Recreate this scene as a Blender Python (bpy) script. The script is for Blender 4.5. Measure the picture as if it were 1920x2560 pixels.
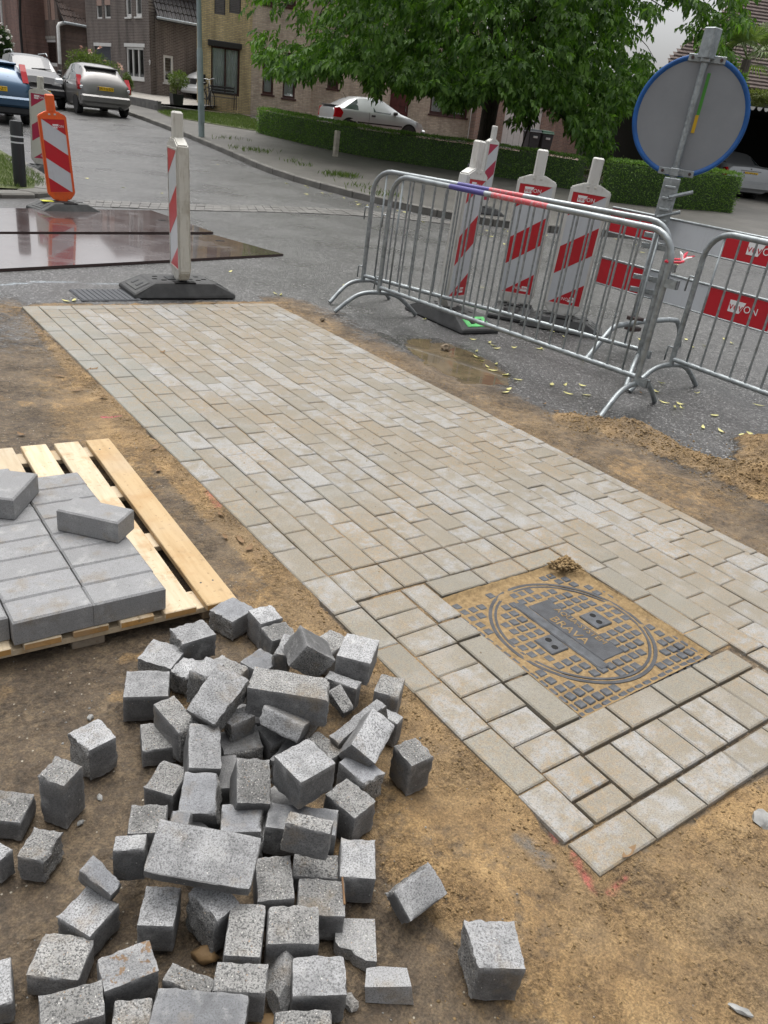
import bpy, bmesh, math, random
import numpy as np
from mathutils import Matrix, Vector, Euler
random.seed(7)
scene = bpy.context.scene
for o in list(bpy.data.objects): bpy.data.objects.remove(o)
col = scene.collection
RAD = math.radians
# ------------------------------------------------------------------ camera
# rows = world axes seen in camera axes (x right, y down, z forward); z = normal of the paved path
RM = np.array([[0.80713356, -0.16305449, 0.56740519], [-0.57553533, -0.43141379, 0.69472385], [0.13150858, -0.88729667, -0.44205216]])
CAM = np.array([-1.220677, -5.661804, 1.403238])
FPX = 1935.177            # focal length in pixels of the 1920 x 2560 picture
cd = bpy.data.cameras.new('camera'); camera = bpy.data.objects.new('camera', cd); col.objects.link(camera)
cd.sensor_fit = 'VERTICAL'; cd.sensor_height = 36; cd.lens = FPX/2560*36; cd.clip_start = .05; cd.clip_end = 900
mw = Matrix.Identity(4)
for i in range(3):
    mw[i][0] = RM[i, 0]; mw[i][1] = -RM[i, 1]; mw[i][2] = -RM[i, 2]; mw[i][3] = CAM[i]
camera.matrix_world = mw
scene.camera = camera
# ------------------------------------------------------------------ light: bright overcast day
SUN_EL, SUN_AZ = 74, 20
w = bpy.data.worlds.new('World'); scene.world = w; w.use_nodes = True
nt = w.node_tree; nt.nodes.clear()
sky = nt.nodes.new('ShaderNodeTexSky'); sky.sky_type = 'NISHITA'; sky.sun_disc = False
sky.sun_elevation = RAD(SUN_EL); sky.sun_rotation = RAD(SUN_AZ); sky.dust_density = 7; sky.air_density = 1.0; sky.ozone_density = 1.0
hs = nt.nodes.new('ShaderNodeHueSaturation'); hs.inputs['Saturation'].default_value = .18
bg = nt.nodes.new('ShaderNodeBackground'); bg.inputs['Strength'].default_value = .15
ow = nt.nodes.new('ShaderNodeOutputWorld')
nt.links.new(sky.outputs[0], hs.inputs['Color']); nt.links.new(hs.outputs[0], bg.inputs[0]); nt.links.new(bg.outputs[0], ow.inputs[0])
sl = bpy.data.lights.new('sun', 'SUN'); sl.energy = 1.0; sl.angle = RAD(60); sl.color = (1, .97, .92)
sun = bpy.data.objects.new('sun', sl); col.objects.link(sun)
# sky sun_rotation: clockwise from +Y
sd = Vector((math.sin(RAD(SUN_AZ))*math.cos(RAD(SUN_EL)), math.cos(RAD(SUN_AZ))*math.cos(RAD(SUN_EL)), math.sin(RAD(SUN_EL))))
sun.rotation_euler = sd.to_track_quat('Z', 'Y').to_euler(); sun.location = (0, 0, 30)
vs = scene.view_settings
vs.view_transform = 'Standard'; vs.look = 'None'; vs.gamma = 1; vs.use_curve_mapping = False; vs.exposure = 0.55
# ------------------------------------------------------------------ pixels to places
M = .107                                   # one paver width with its joint
JS = .98245
UP = np.array([-0.0257258, 0.01041937, 0.99961474])    # true vertical; the path itself slopes 1.6 degrees
def gz(x, y):
    xs = np.where(x < 16, x, 16+(x-16)*.35)
    g = -.40+.0524*xs+.0185*y
    g = np.minimum(g, 1.9)
    return np.where(g < -.25, 0, np.where(g > .25, g, (g+.25)**2))
def gzf(x, y): return float(gz(np.float64(x), np.float64(y)))
def ray(px, py): return RM @ np.array([px-960, py-1280, FPX])
def gnd(px, py, z=0.):
    d = ray(px, py); t = (z-CAM[2])/d[2]; return CAM+d*t
def hit(px, py, dz=0.):
    d = ray(px, py); d /= np.linalg.norm(d); lo, hi = 1., 1.
    while hi < 300:
        P = CAM+d*hi
        if P[2] < gzf(P[0], P[1])+dz: break
        lo = hi; hi += .25
    for _ in range(24):
        m = (lo+hi)/2; P = CAM+d*m
        if P[2] < gzf(P[0], P[1])+dz: hi = m
        else: lo = m
    return CAM+d*hi
def proj(P):
    v = RM.T @ (np.array(P, float)-CAM); return 960+FPX*v[0]/v[2], 1280+FPX*v[1]/v[2], v[2]
def V(a): return Vector((float(a[0]), float(a[1]), float(a[2])))
class Plane:
    """vertical plane with true vertical: s along, h up, o outward (towards the viewer)"""
    def __init__(self, origin, d):
        self.o = np.array(origin, float); u = UP/np.linalg.norm(UP); d = np.array(d, float); d -= u*(d@u); d /= np.linalg.norm(d)
        self.d, self.u = d, u; self.n = np.cross(u, d)          # n points away from the viewer
    def sh(self, px, py, out=0.):
        r = ray(px, py); O = self.o-self.n*out; t = ((O-CAM)@self.n)/(r@self.n); P = CAM+r*t-O
        return float(P@self.d), float(P@self.u)
    def pt(self, s, h, out=0.): return self.o+self.d*s+self.u*h-self.n*out
    def mat(self, s=0, h=0, out=0):
        m = Matrix.Identity(4); p = self.pt(s, h, out)
        for i in range(3): m[i][0], m[i][1], m[i][2], m[i][3] = self.d[i], self.n[i], self.u[i], p[i]
        return m
# ------------------------------------------------------------------ helpers
class MB:
    """collects shapes, builds ONE mesh object"""
    def __init__(self): self.v = []; self.f = []; self.m = []
    def add(self, vs, fs, mi=0):
        b = len(self.v); self.v += [tuple(float(c) for c in p) for p in vs]; self.f += [tuple(b+i for i in f) for f in fs]; self.m += [mi]*len(fs); return self
    def box(self, lo, hi, mi=0, mat=None):
        x0, y0, z0 = lo; x1, y1, z1 = hi
        p = [(x0,y0,z0),(x1,y0,z0),(x1,y1,z0),(x0,y1,z0),(x0,y0,z1),(x1,y0,z1),(x1,y1,z1),(x0,y1,z1)]
        if mat is not None: p = [tuple(mat @ Vector(q)) for q in p]
        return self.add(p, [(0,3,2,1),(4,5,6,7),(0,1,5,4),(1,2,6,5),(2,3,7,6),(3,0,4,7)], mi)
    def cbox(self, lo, hi, b=.01, mi=0, mat=None):
        """box with chamfered edges"""
        lo, hi = np.array(lo, float), np.array(hi, float); b = min(b, .49*float((hi-lo).min()))
        bm = bmesh.new(); bmesh.ops.create_cube(bm, size=1)
        for q in bm.verts: q.co = Vector([float((lo[i]+hi[i])/2+q.co[i]*(hi[i]-lo[i])) for i in range(3)])
        bmesh.ops.bevel(bm, geom=bm.edges[:], offset=b, segments=1, affect='EDGES')
        return self.frombm(bm, mi, mat)
    def frombm(self, bm, mi=0, mat=None):
        bm.verts.index_update(); ps = [q.co.copy() for q in bm.verts]
        if mat is not None: ps = [mat @ q for q in ps]
        self.add(ps, [[q.index for q in f.verts] for f in bm.faces], mi); bm.free(); return self
    def tube(self, pts, r, n=8, mi=0, cap=True, closed=False):
        pts = [Vector(p) for p in pts]; rs = r if isinstance(r, (list, tuple)) else [r]*len(pts)
        L = len(pts); vs = []; prev = None
        for i, p in enumerate(pts):
            a = pts[(i-1) % L] if (closed or i > 0) else p; c = pts[(i+1) % L] if (closed or i < L-1) else p
            t = (c-a)
            t = t.normalized() if t.length > 1e-9 else Vector((0,0,1))
            if prev is None:
                ref = Vector((0,0,1)) if abs(t.z) < .9 else Vector((1,0,0)); u = t.cross(ref).normalized()
            else:
                u = prev-t*prev.dot(t); u = u.normalized() if u.length > 1e-6 else t.orthogonal().normalized()
            prev = u; w_ = t.cross(u)
            for k in range(n):
                an = 2*math.pi*k/n; vs.append(p+(u*math.cos(an)+w_*math.sin(an))*rs[i])
        fs = []
        for i in range(L if closed else L-1):
            for k in range(n):
                j = (i+1) % L; fs.append((i*n+k, i*n+(k+1) % n, j*n+(k+1) % n, j*n+k))
        if cap and not closed: fs += [tuple(range(n))[::-1], tuple((L-1)*n+k for k in range(n))]
        return self.add(vs, fs, mi)
    def prism(self, poly, a, b, axis='y', mi=0, mat=None):
        """extrude a polygon given in the two other axes from a to b along axis"""
        n = len(poly)
        def mk(p, t): return {'x': (t, p[0], p[1]), 'y': (p[0], t, p[1]), 'z': (p[0], p[1], t)}[axis]
        vs = [mk(p, a) for p in poly]+[mk(p, b) for p in poly]
        if mat is not None: vs = [tuple(mat @ Vector(q)) for q in vs]
        fs = [tuple(range(n)), tuple(range(2*n-1, n-1, -1))]+[(i, n+i, n+(i+1) % n, (i+1) % n) for i in range(n)]
        return self.add(vs, fs, mi)
    def lathe(self, prof, n=20, mi=0, mat=None):
        vs = []; fs = []; L = len(prof)
        for r, z in prof:
            for k in range(n):
                a = 2*math.pi*k/n; vs.append((r*math.cos(a), r*math.sin(a), z))
        for i in range(L-1):
            for k in range(n): fs.append((i*n+k, i*n+(k+1) % n, (i+1)*n+(k+1) % n, (i+1)*n+k))
        fs += [tuple(range(n))[::-1], tuple((L-1)*n+k for k in range(n))]
        if mat is not None: vs = [tuple(mat @ Vector(q)) for q in vs]
        return self.add(vs, fs, mi)
    def mesh(self, name, mats, smooth=False, angle=None):
        me = bpy.data.meshes.new(name); me.from_pydata(self.v, [], self.f)
        for m_ in (mats if isinstance(mats, (list, tuple)) else [mats]): me.materials.append(MT[m_] if isinstance(m_, str) else m_)
        if any(self.m): me.polygons.foreach_set('material_index', self.m)
        bm = bmesh.new(); bm.from_mesh(me); bmesh.ops.recalc_face_normals(bm, faces=bm.faces[:]); bm.to_mesh(me); bm.free()
        if smooth:
            me.shade_smooth()
            if angle:
                try: me.set_sharp_from_angle(angle=RAD(angle))
                except Exception: pass
        me.update(); return me
    def build(self, name, mats, parent=None, mat=None, smooth=False, angle=None, **tags):
        return link(name, self.mesh(name, mats, smooth, angle), parent, mat, **tags)
def link(name, data, parent=None, mat=None, **tags):
    o = bpy.data.objects.new(name, data); col.objects.link(o)
    if parent is not None: o.parent = parent
    if mat is not None:
        if parent is not None: o.matrix_local = mat
        else: o.matrix_world = mat
    for k, v_ in tags.items(): o[k] = v_
    return o
def thing(name, label, cat, mat=None, group=None):
    o = link(name, None, None, mat, label=label, category=cat); o.empty_display_size = .1
    if group: o['group'] = group
    return o
def copy_tree(src, mat, label=None, group=None):
    def rec(o, par):
        c = o.copy(); col.objects.link(c); c.parent = par
        for ch in kids.get(o, []): rec(ch, c)
        return c
    kids = {}
    def walk(o):
        kids[o] = list(o.children)
        for ch in kids[o]: walk(ch)
    walk(src); r = rec(src, None); r.matrix_world = mat
    if label: r['label'] = label
    if group: r['group'] = group
    return r
def at(x, y, z=0, rz=0, tilt=None):
    m = Matrix.Translation((float(x), float(y), float(z)))
    if tilt is not None: m = m @ tilt
    return m @ Matrix.Rotation(rz, 4, 'Z')
QUP = Vector((0, 0, 1)).rotation_difference(V(UP)).to_matrix().to_4x4()
def text_mesh(s, size, extr=.001):
    cu = bpy.data.curves.new('t', 'FONT'); cu.body = s; cu.size = size; cu.extrude = extr; cu.align_x = 'CENTER'; cu.align_y = 'CENTER'; cu.resolution_u = 2
    o = bpy.data.objects.new('t', cu); col.objects.link(o)
    me = bpy.data.meshes.new_from_object(o.evaluated_get(bpy.context.evaluated_depsgraph_get()))
    bpy.data.objects.remove(o); bpy.data.curves.remove(cu); return me
def text(name, s, size, matname, parent, mat, extr=.001):
    me = text_mesh(s, size, extr); me.materials.clear(); me.materials.append(MT[matname]); return link(name, me, parent, mat)
# numpy value noise
def _h(ix, iy, seed):
    h = (ix.astype(np.int64)*374761393+iy.astype(np.int64)*668265263+seed*974634541) & 0xffffffff
    h = ((h ^ (h >> 13))*1274126177) & 0xffffffff
    return ((h ^ (h >> 16)) & 0xffff)/65535.
def vn(x, y, s, seed=0):
    x = np.asarray(x, float)/s; y = np.asarray(y, float)/s; ix = np.floor(x); iy = np.floor(y); fx = x-ix; fy = y-iy
    fx = fx*fx*(3-2*fx); fy = fy*fy*(3-2*fy)
    a = _h(ix, iy, seed); b = _h(ix+1, iy, seed); c = _h(ix, iy+1, seed); d = _h(ix+1, iy+1, seed)
    return a*(1-fx)*(1-fy)+b*fx*(1-fy)+c*(1-fx)*fy+d*fx*fy
def fbm(x, y, s, seed=0, oct=4):
    r = 0; a = .5; t = 0
    for k in range(oct): r = r+a*vn(x, y, s/2**k, seed+k*17); t += a; a *= .55
    return r/t
def sstep(a, b, x):
    t = np.clip((x-a)/(b-a), 0, 1); return t*t*(3-2*t)
# ------------------------------------------------------------------ materials
MT = {}
class NB:
    """small node-graph builder"""
    def __init__(self, name):
        m = bpy.data.materials.new(name); m.use_nodes = True; self.m = m; self.t = m.node_tree; self.t.nodes.clear()
        self.out = self.t.nodes.new('ShaderNodeOutputMaterial'); self.p = self.t.nodes.new('ShaderNodeBsdfPrincipled')
        self.t.links.new(self.p.outputs[0], self.out.inputs[0]); MT[name] = m
    def n(self, typ, **kw):
        nd = self.t.nodes.new('ShaderNode'+typ)
        for k, v_ in kw.items():
            if k.startswith('i_'): nd.inputs[int(k[2:]) if k[2:].isdigit() else k[2:].replace('_', ' ')].default_value = v_
            else: setattr(nd, k, v_)
        return nd
    def l(self, a, b): self.t.links.new(a, b)
    def inp(self, sock, v_):
        if hasattr(v_, 'is_output') or hasattr(v_, 'links'): self.l(v_, sock)
        else: sock.default_value = v_
    def noise(self, vec, scale, detail=4, rough=.55, dim='3D', w=None):
        nd = self.n('TexNoise', noise_dimensions=('4D' if w is not None else dim)); self.l(vec, nd.inputs['Vector'])
        nd.inputs['Scale'].default_value = scale; nd.inputs['Detail'].default_value = detail; nd.inputs['Roughness'].default_value = rough
        if w is not None: self.inp(nd.inputs['W'], w)
        return nd.outputs[0]
    def vor(self, vec, scale, out='Distance', feature='F1'):
        nd = self.n('TexVoronoi', feature=feature); self.l(vec, nd.inputs['Vector']); nd.inputs['Scale'].default_value = scale; return nd.outputs[out]
    def ramp(self, fac, stops, interp='LINEAR'):
        nd = self.n('ValToRGB'); self.inp(nd.inputs[0], fac); cr = nd.color_ramp; cr.interpolation = interp
        while len(cr.elements) < len(stops): cr.elements.new(.5)
        for e, (p, c) in zip(cr.elements, stops):
            e.position = p; e.color = (c, c, c, 1) if not isinstance(c, (tuple, list)) else tuple(c)+(1,)*(4-len(c))
        return nd.outputs[0]
    def mix(self, fac, a, b, mode='MIX'):
        nd = self.n('Mix', data_type='RGBA', blend_type=mode)
        self.inp(nd.inputs['Factor'], fac)
        for s, v_ in ((nd.inputs[6], a), (nd.inputs[7], b)):
            if isinstance(v_, (tuple, list)): s.default_value = tuple(v_)+(1,)*(4-len(v_))
            elif isinstance(v_, (int, float)): s.default_value = (v_, v_, v_, 1)
            else: self.l(v_, s)
        return nd.outputs[2]
    def math(self, op, a, b=0., c=0.):
        nd = self.n('Math', operation=op); self.inp(nd.inputs[0], a); self.inp(nd.inputs[1], b)
        if op in ('MULTIPLY_ADD',): self.inp(nd.inputs[2], c)
        return nd.outputs[0]
    def obj(self): return self.n('TexCoord').outputs['Object']
    def geo(self): return self.n('NewGeometry').outputs['Position']
    def rnd(self): return self.n('ObjectInfo').outputs['Random']
    def off(self, vec, r, k=37.):
        c = self.n('CombineXYZ'); self.l(self.math('MULTIPLY', r, k), c.inputs[0]); self.l(self.math('MULTIPLY', r, k*1.7), c.inputs[1]); self.l(self.math('MULTIPLY', r, k*2.3), c.inputs[2])
        a = self.n('VectorMath', operation='ADD'); self.l(vec, a.inputs[0]); self.l(c.outputs[0], a.inputs[1]); return a.outputs[0]
    def bump(self, h, dist=.01, strength=1., normal=None):
        nd = self.n('Bump'); self.l(h, nd.inputs['Height']); nd.inputs['Distance'].default_value = dist; nd.inputs['Strength'].default_value = strength
        if normal is not None: self.l(normal, nd.inputs['Normal'])
        return nd.outputs[0]
    def set(self, color=None, rough=None, metal=None, normal=None, spec=None, coat=None):
        p = self.p
        if color is not None:
            if isinstance(color, (tuple, list)): p.inputs['Base Color'].default_value = tuple(color)+(1,)*(4-len(color))
            else: self.l(color, p.inputs['Base Color'])
        if rough is not None: self.inp(p.inputs['Roughness'], rough)
        if metal is not None: self.inp(p.inputs['Metallic'], metal)
        if normal is not None: self.l(normal, p.inputs['Normal'])
        if spec is not None: self.inp(p.inputs['Specular IOR Level'], spec)
        if coat is not None: p.inputs['Coat Weight'].default_value = coat; p.inputs['Coat Roughness'].default_value = .05
        return self
def plain(name, c, rough=.6, metal=0., var=.12, scale=8., bump=0., spec=.5, coat=None):
    """one colour with grime variation and fine relief"""
    b = NB(name); o = b.obj(); n1 = b.noise(o, scale, 5); f = b.ramp(n1, [(.3, 1-var), (.7, 1+var)])
    cc = b.mix(1., c, f, 'MULTIPLY')
    b.set(cc, b.math('MULTIPLY_ADD', n1, .2, rough-.1), metal, b.bump(b.noise(o, scale*12, 3), .002, bump) if bump else None, spec, coat)
    return b
def brick(name, c1, c2, mortar, w=.21, h=.065, ms=.009, dirt=.5):
    b = NB(name); o = b.obj(); sx = b.n('SeparateXYZ'); b.l(o, sx.inputs[0]); cb = b.n('CombineXYZ'); b.l(sx.outputs[0], cb.inputs[0]); b.l(sx.outputs[2], cb.inputs[1])
    t = b.n('TexBrick'); b.l(cb.outputs[0], t.inputs['Vector']); t.inputs['Scale'].default_value = 1
    t.inputs['Brick Width'].default_value = w; t.inputs['Row Height'].default_value = h; t.inputs['Mortar Size'].default_value = ms; t.inputs['Mortar Smooth'].default_value = .2; t.inputs['Bias'].default_value = 0
    t.inputs['Color1'].default_value = c1+(1,); t.inputs['Color2'].default_value = c2+(1,); t.inputs['Mortar'].default_value = mortar+(1,)
    st = b.n('Mapping'); st.inputs['Scale'].default_value = (1.6, 1, .22); b.l(o, st.inputs[0])
    n1 = b.noise(st.outputs[0], 1.3, 5, .6); n2 = b.noise(o, 9, 4)
    f = b.ramp(n1, [(.34, 1-dirt), (.58, 1.05)]); c = b.mix(1., t.outputs[0], f, 'MULTIPLY'); c = b.mix(.5, c, b.ramp(n2, [(.3, .75), (.7, 1.2)]), 'MULTIPLY')
    b.set(c, .85, 0, b.bump(b.math('SUBTRACT', 1., t.outputs['Fac']), .008, .8))
# --- ground: asphalt under mud and sand, amounts stored per vertex
b = NB('ground'); g = b.geo(); at_ = b.n('Attribute', attribute_name='mask'); sp = b.n('SeparateColor'); b.l(at_.outputs['Color'], sp.inputs[0])
sand, mud, wet = sp.outputs[0], sp.outputs[1], sp.outputs[2]
a1 = b.vor(g, 95, 'Color'); a1s = b.n('SeparateColor'); b.l(a1, a1s.inputs[0]); av = b.vor(g, 95)
agg = b.ramp(a1s.outputs[0], [(0, .03), (.5, .075), (.80, .15), (.93, .36), (1, .6)])
asp = b.mix(1., b.mix(.5, agg, .06), (.80, .79, .775), 'MULTIPLY')
asp = b.mix(1., asp, b.ramp(b.noise(g, .7, 4), [(.3, .8), (.7, 1.18)]), 'MULTIPLY')
fn = b.noise(g, 60, 5, .65); mn = b.noise(g, 9, 5, .6); ln = b.noise(g, 2.2, 4)
mcol = b.ramp(b.math('ADD', b.math('MULTIPLY', mn, .5), b.math('MULTIPLY', b.noise(g, 38, 6, .7), .5)), [(.34, (.058, .042, .028)), (.48, (.125, .091, .057)), (.60, (.19, .14, .086)), (.72, (.27, .205, .13))])
mcol = b.mix(b.ramp(fn, [(.42, 0), (.7, .65)]), mcol, (.055, .046, .037))
gv = b.vor(g, 70); gc = b.n('SeparateColor'); b.l(b.vor(g, 70, 'Color'), gc.inputs[0]); mcol = b.mix(b.math('MULTIPLY', b.ramp(gc.outputs[0], [(.86, 0), (.87, .85)]), b.ramp(gv, [(.13, 1), (.2, 0)])), mcol, (.46, .42, .34))
scol = b.ramp(b.math('ADD', b.math('MULTIPLY', mn, .55), b.math('MULTIPLY', b.noise(g, 45, 6, .7), .45)), [(.32, (.135, .085, .040)), (.46, (.245, .155, .068)), (.58, (.345, .225, .10)), (.72, (.43, .30, .145))])
scol = b.mix(b.ramp(ln, [(.42, .55), (.6, 0)]), scol, (.155, .118, .075))
f1 = b.ramp(b.math('ADD', mud, b.math('MULTIPLY_ADD', b.noise(g, 22, 5, .7), .9, -.45)), [(.38, 0), (.62, 1)])
f2 = b.ramp(b.math('ADD', sand, b.math('MULTIPLY_ADD', b.noise(g, 30, 6, .72), 1.1, -.55)), [(.38, 0), (.64, 1)])
c = b.mix(f2, b.mix(f1, asp, mcol), scol)
c = b.mix(b.math('MULTIPLY', wet, .55), c, b.mix(1., c, (.45, .42, .36), 'MULTIPLY'))
pk = b.n('Attribute', attribute_name='paint'); pa_ = b.n('Attribute', attribute_name='paint_amount'); c = b.mix(b.math('MULTIPLY', pa_.outputs['Fac'], b.ramp(b.noise(g, 40, 4), [(.35, .2), (.6, .9)])), c, pk.outputs['Color'])
loose = b.math('MAXIMUM', f1, f2); c = b.mix(loose, c, b.mix(1., c, b.ramp(b.noise(g, 190, 3, .7), [(.34, .62), (.5, 1.), (.66, 1.38)]), 'MULTIPLY'))
r_asp = b.ramp(b.noise(g, .9, 4), [(.35, .24), (.65, .46)]); rr = b.mix(loose, r_asp, .78); rr = b.mix(wet, rr, b.ramp(b.noise(g, 5, 3), [(.4, .03), (.7, .16)]))
hh = b.mix(loose, b.math('MULTIPLY', b.math('SUBTRACT', 1., av), .5), b.math('ADD', b.math('MULTIPLY', b.noise(g, 34, 7, .72), 1.5), b.math('MULTIPLY', b.noise(g, 150, 4, .7), .5)))
cm = b.math('MULTIPLY', b.ramp(b.noise(g, 4.2, 4, .6), [(.46, 0), (.58, 1)]), loose); cn = b.noise(g, 72, 4, .62); hh = b.math('ADD', hh, b.math('MULTIPLY', b.math('MULTIPLY', cn, cm), 3.2)); hh = b.mix(wet, hh, .3); c = b.mix(b.math('MULTIPLY', cm, b.ramp(cn, [(.36, .75), (.5, 0)])), c, b.mix(1., c, (.42, .40, .38), 'MULTIPLY'))  # last mix darkens hollows between crumbs, shade put into the colour
b.set(c, rr, 0, b.bump(hh, .012, .85), .5)
# --- pavers
def paver_mat(name, base, stain, amt, rough=.62):
    b = NB(name); r = b.math('FRACT', b.math('ADD', b.rnd(), b.n('NewGeometry').outputs['Random Per Island'])); o = b.off(b.obj(), r); g = b.geo()
    n1 = b.noise(o, 17, 5, .62); n2 = b.noise(o, 230, 3, .6); n3 = b.noise(o, 6, 3)
    tint = b.ramp(r, [(0, .88), (.5, .98), (1, 1.08)])
    c = b.mix(1., base, tint, 'MULTIPLY')
    big = b.noise(g, 1.4, 3)
    f = b.ramp(b.math('ADD', n1, b.math('MULTIPLY_ADD', r, .20, b.math('MULTIPLY_ADD', big, .5, -.35))), [(.47, amt), (.62, 0)])
    c = b.mix(f, c, stain)
    c = b.mix(b.ramp(n3, [(.5, 0), (.75, .35)]), c, (.38, .38, .37)); sm2 = b.math('MULTIPLY', b.ramp(b.noise(g, 2.1, 4, .6), [(.42, .12), (.62, 1)]), b.ramp(b.noise(g, 48, 5, .75), [(.44, 0), (.60, .75)])); c = b.mix(sm2, c, (.27, .185, .09))
    c = b.mix(b.ramp(n2, [(.38, .6), (.5, 0)]), c, (.12, .113, .1)); c = b.mix(b.ramp(b.noise(o, 480, 2, .6), [(.55, 0), (.68, .4)]), c, (.44, .43, .41))
    sn = b.noise(o, 75, 4, .7); c = b.mix(b.ramp(sn, [(.69, 0), (.76, .7)]), c, (.30, .21, .115))
    b.set(c, b.mix(f, rough, .5), 0, b.bump(b.math('ADD', n2, b.math('MULTIPLY', n1, .6)), .0012, .7), .4)
paver_mat('paver', (.265, .262, .25), (.195, .167, .118), .85)
paver_mat('paver_plain', (.20, .186, .15), (.18, .162, .122), .45)
paver_mat('paver_green', (.21, .212, .19), (.205, .188, .145), .5)
# --- new grey blocks
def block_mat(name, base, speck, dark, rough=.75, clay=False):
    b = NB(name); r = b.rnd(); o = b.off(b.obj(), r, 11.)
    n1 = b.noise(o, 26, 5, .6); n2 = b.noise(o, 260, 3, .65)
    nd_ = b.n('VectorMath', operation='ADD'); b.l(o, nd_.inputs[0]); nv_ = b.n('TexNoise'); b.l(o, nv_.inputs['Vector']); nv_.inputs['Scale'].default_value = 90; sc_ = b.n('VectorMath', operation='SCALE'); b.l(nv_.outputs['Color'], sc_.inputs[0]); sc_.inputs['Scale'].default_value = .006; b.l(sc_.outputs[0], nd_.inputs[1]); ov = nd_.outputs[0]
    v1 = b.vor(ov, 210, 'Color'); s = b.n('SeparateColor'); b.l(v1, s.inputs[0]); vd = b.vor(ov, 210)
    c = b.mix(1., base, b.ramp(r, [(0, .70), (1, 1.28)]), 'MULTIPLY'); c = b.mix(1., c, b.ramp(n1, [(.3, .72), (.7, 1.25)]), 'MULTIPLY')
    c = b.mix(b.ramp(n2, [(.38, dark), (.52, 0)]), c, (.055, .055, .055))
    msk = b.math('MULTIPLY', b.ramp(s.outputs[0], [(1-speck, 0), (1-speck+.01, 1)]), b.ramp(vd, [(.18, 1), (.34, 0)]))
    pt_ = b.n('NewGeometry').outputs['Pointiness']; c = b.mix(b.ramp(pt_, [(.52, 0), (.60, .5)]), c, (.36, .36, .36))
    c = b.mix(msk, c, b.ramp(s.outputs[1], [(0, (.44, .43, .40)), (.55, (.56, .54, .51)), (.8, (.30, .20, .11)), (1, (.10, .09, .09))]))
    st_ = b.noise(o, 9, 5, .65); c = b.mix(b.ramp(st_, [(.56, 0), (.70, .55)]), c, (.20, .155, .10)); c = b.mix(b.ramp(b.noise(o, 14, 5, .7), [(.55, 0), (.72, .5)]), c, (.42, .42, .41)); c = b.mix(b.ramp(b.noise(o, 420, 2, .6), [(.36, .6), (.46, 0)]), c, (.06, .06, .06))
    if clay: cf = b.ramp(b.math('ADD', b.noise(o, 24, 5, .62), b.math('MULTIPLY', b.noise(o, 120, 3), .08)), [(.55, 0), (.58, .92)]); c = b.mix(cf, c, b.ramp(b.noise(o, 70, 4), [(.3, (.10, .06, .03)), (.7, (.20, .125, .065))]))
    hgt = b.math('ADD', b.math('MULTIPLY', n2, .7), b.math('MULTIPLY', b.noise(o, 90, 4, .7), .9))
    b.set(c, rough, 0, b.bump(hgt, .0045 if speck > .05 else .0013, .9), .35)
block_mat('block', (.33, .333, .337), .03, .7)
block_mat('block_side', (.15, .15, .15), .02, .5)  # heap sides darker than the tops: their shade is put into the colour
block_mat('block_broken', (.255, .252, .242), .34, .95)
block_mat('block_smooth', (.165, .17, .18), .006, .35, .6)
block_mat('block_clay', (.27, .272, .275), .05, .6, .75, True)
block_mat('block_new', (.108, .112, .12), .006, .3, .6)
b = NB('rusty_smear'); o = b.obj(); b.set(b.ramp(b.noise(o, 40, 4), [(.3, (.10, .055, .026)), (.7, (.20, .115, .055))]), .85)
# --- wood
def wood(name, base, dark):
    b = NB(name); r = b.rnd(); o = b.off(b.obj(), r, 5.); mp = b.n('Mapping'); mp.inputs['Scale'].default_value = (16, 1.1, 16); b.l(o, mp.inputs[0])
    n1 = b.noise(mp.outputs[0], 3.0, 6, .65); n2 = b.noise(o, 7, 4, .6)
    c = b.mix(b.ramp(n1, [(.42, 0), (.68, .65)]), base, dark); c = b.mix(1., c, b.ramp(r, [(0, .86), (1, 1.1)]), 'MULTIPLY')
    c = b.mix(b.ramp(n2, [(.54, 0), (.66, .6)]), c, (.38, .235, .105)); c = b.mix(b.ramp(b.noise(o, 18, 6, .75), [(.60, 0), (.68, .6)]), c, (.26, .18, .10)); c = b.mix(b.ramp(b.noise(o, 60, 4), [(.62, 0), (.7, .6)]), c, (.2, .13, .07))
    c = b.mix(b.ramp(b.noise(o, 2.3, 4), [(.5, 0), (.68, .28)]), c, (.40, .36, .30))
    b.set(c, .72, 0, b.bump(n1, .003, .6), .3)
wood('wood', (.56, .465, .33), (.40, .30, .18)); wood('wood_tan', (.46, .335, .19), (.36, .245, .12)); wood('wood_end', (.48, .27, .09), (.34, .17, .05)); wood('wood_grey', (.30, .25, .19), (.2, .16, .12))
# --- metals
def galv(name, c=(.46, .49, .50), rough=.42):
    b = NB(name); g = b.obj(); v = b.vor(g, 45, 'Color'); s = b.n('SeparateColor'); b.l(v, s.inputs[0]); n1 = b.noise(g, 14, 5, .6)
    cc = b.mix(1., c, b.ramp(s.outputs[0], [(0, .82), (1, 1.12)]), 'MULTIPLY'); cc = b.mix(1., cc, b.ramp(n1, [(.3, .72), (.7, 1.12)]), 'MULTIPLY')
    cc = b.mix(b.ramp(b.noise(g, 5, 6, .7), [(.62, 0), (.72, .5)]), cc, (.24, .23, .21))
    b.set(cc, b.ramp(n1, [(.3, rough-.1), (.7, rough+.18)]), .75, b.bump(b.noise(g, 160, 3), .0008, .5))
galv('galv', (.33, .36, .37), .46)
b = NB('sign_back'); o = b.obj(); b.set(b.mix(1., (.235, .25, .268), b.ramp(b.noise(o, 2.5, 5, .6), [(.3, .9), (.7, 1.08)]), 'MULTIPLY'), .42, .25, b.bump(b.noise(o, 3, 3), .004, .3))
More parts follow.
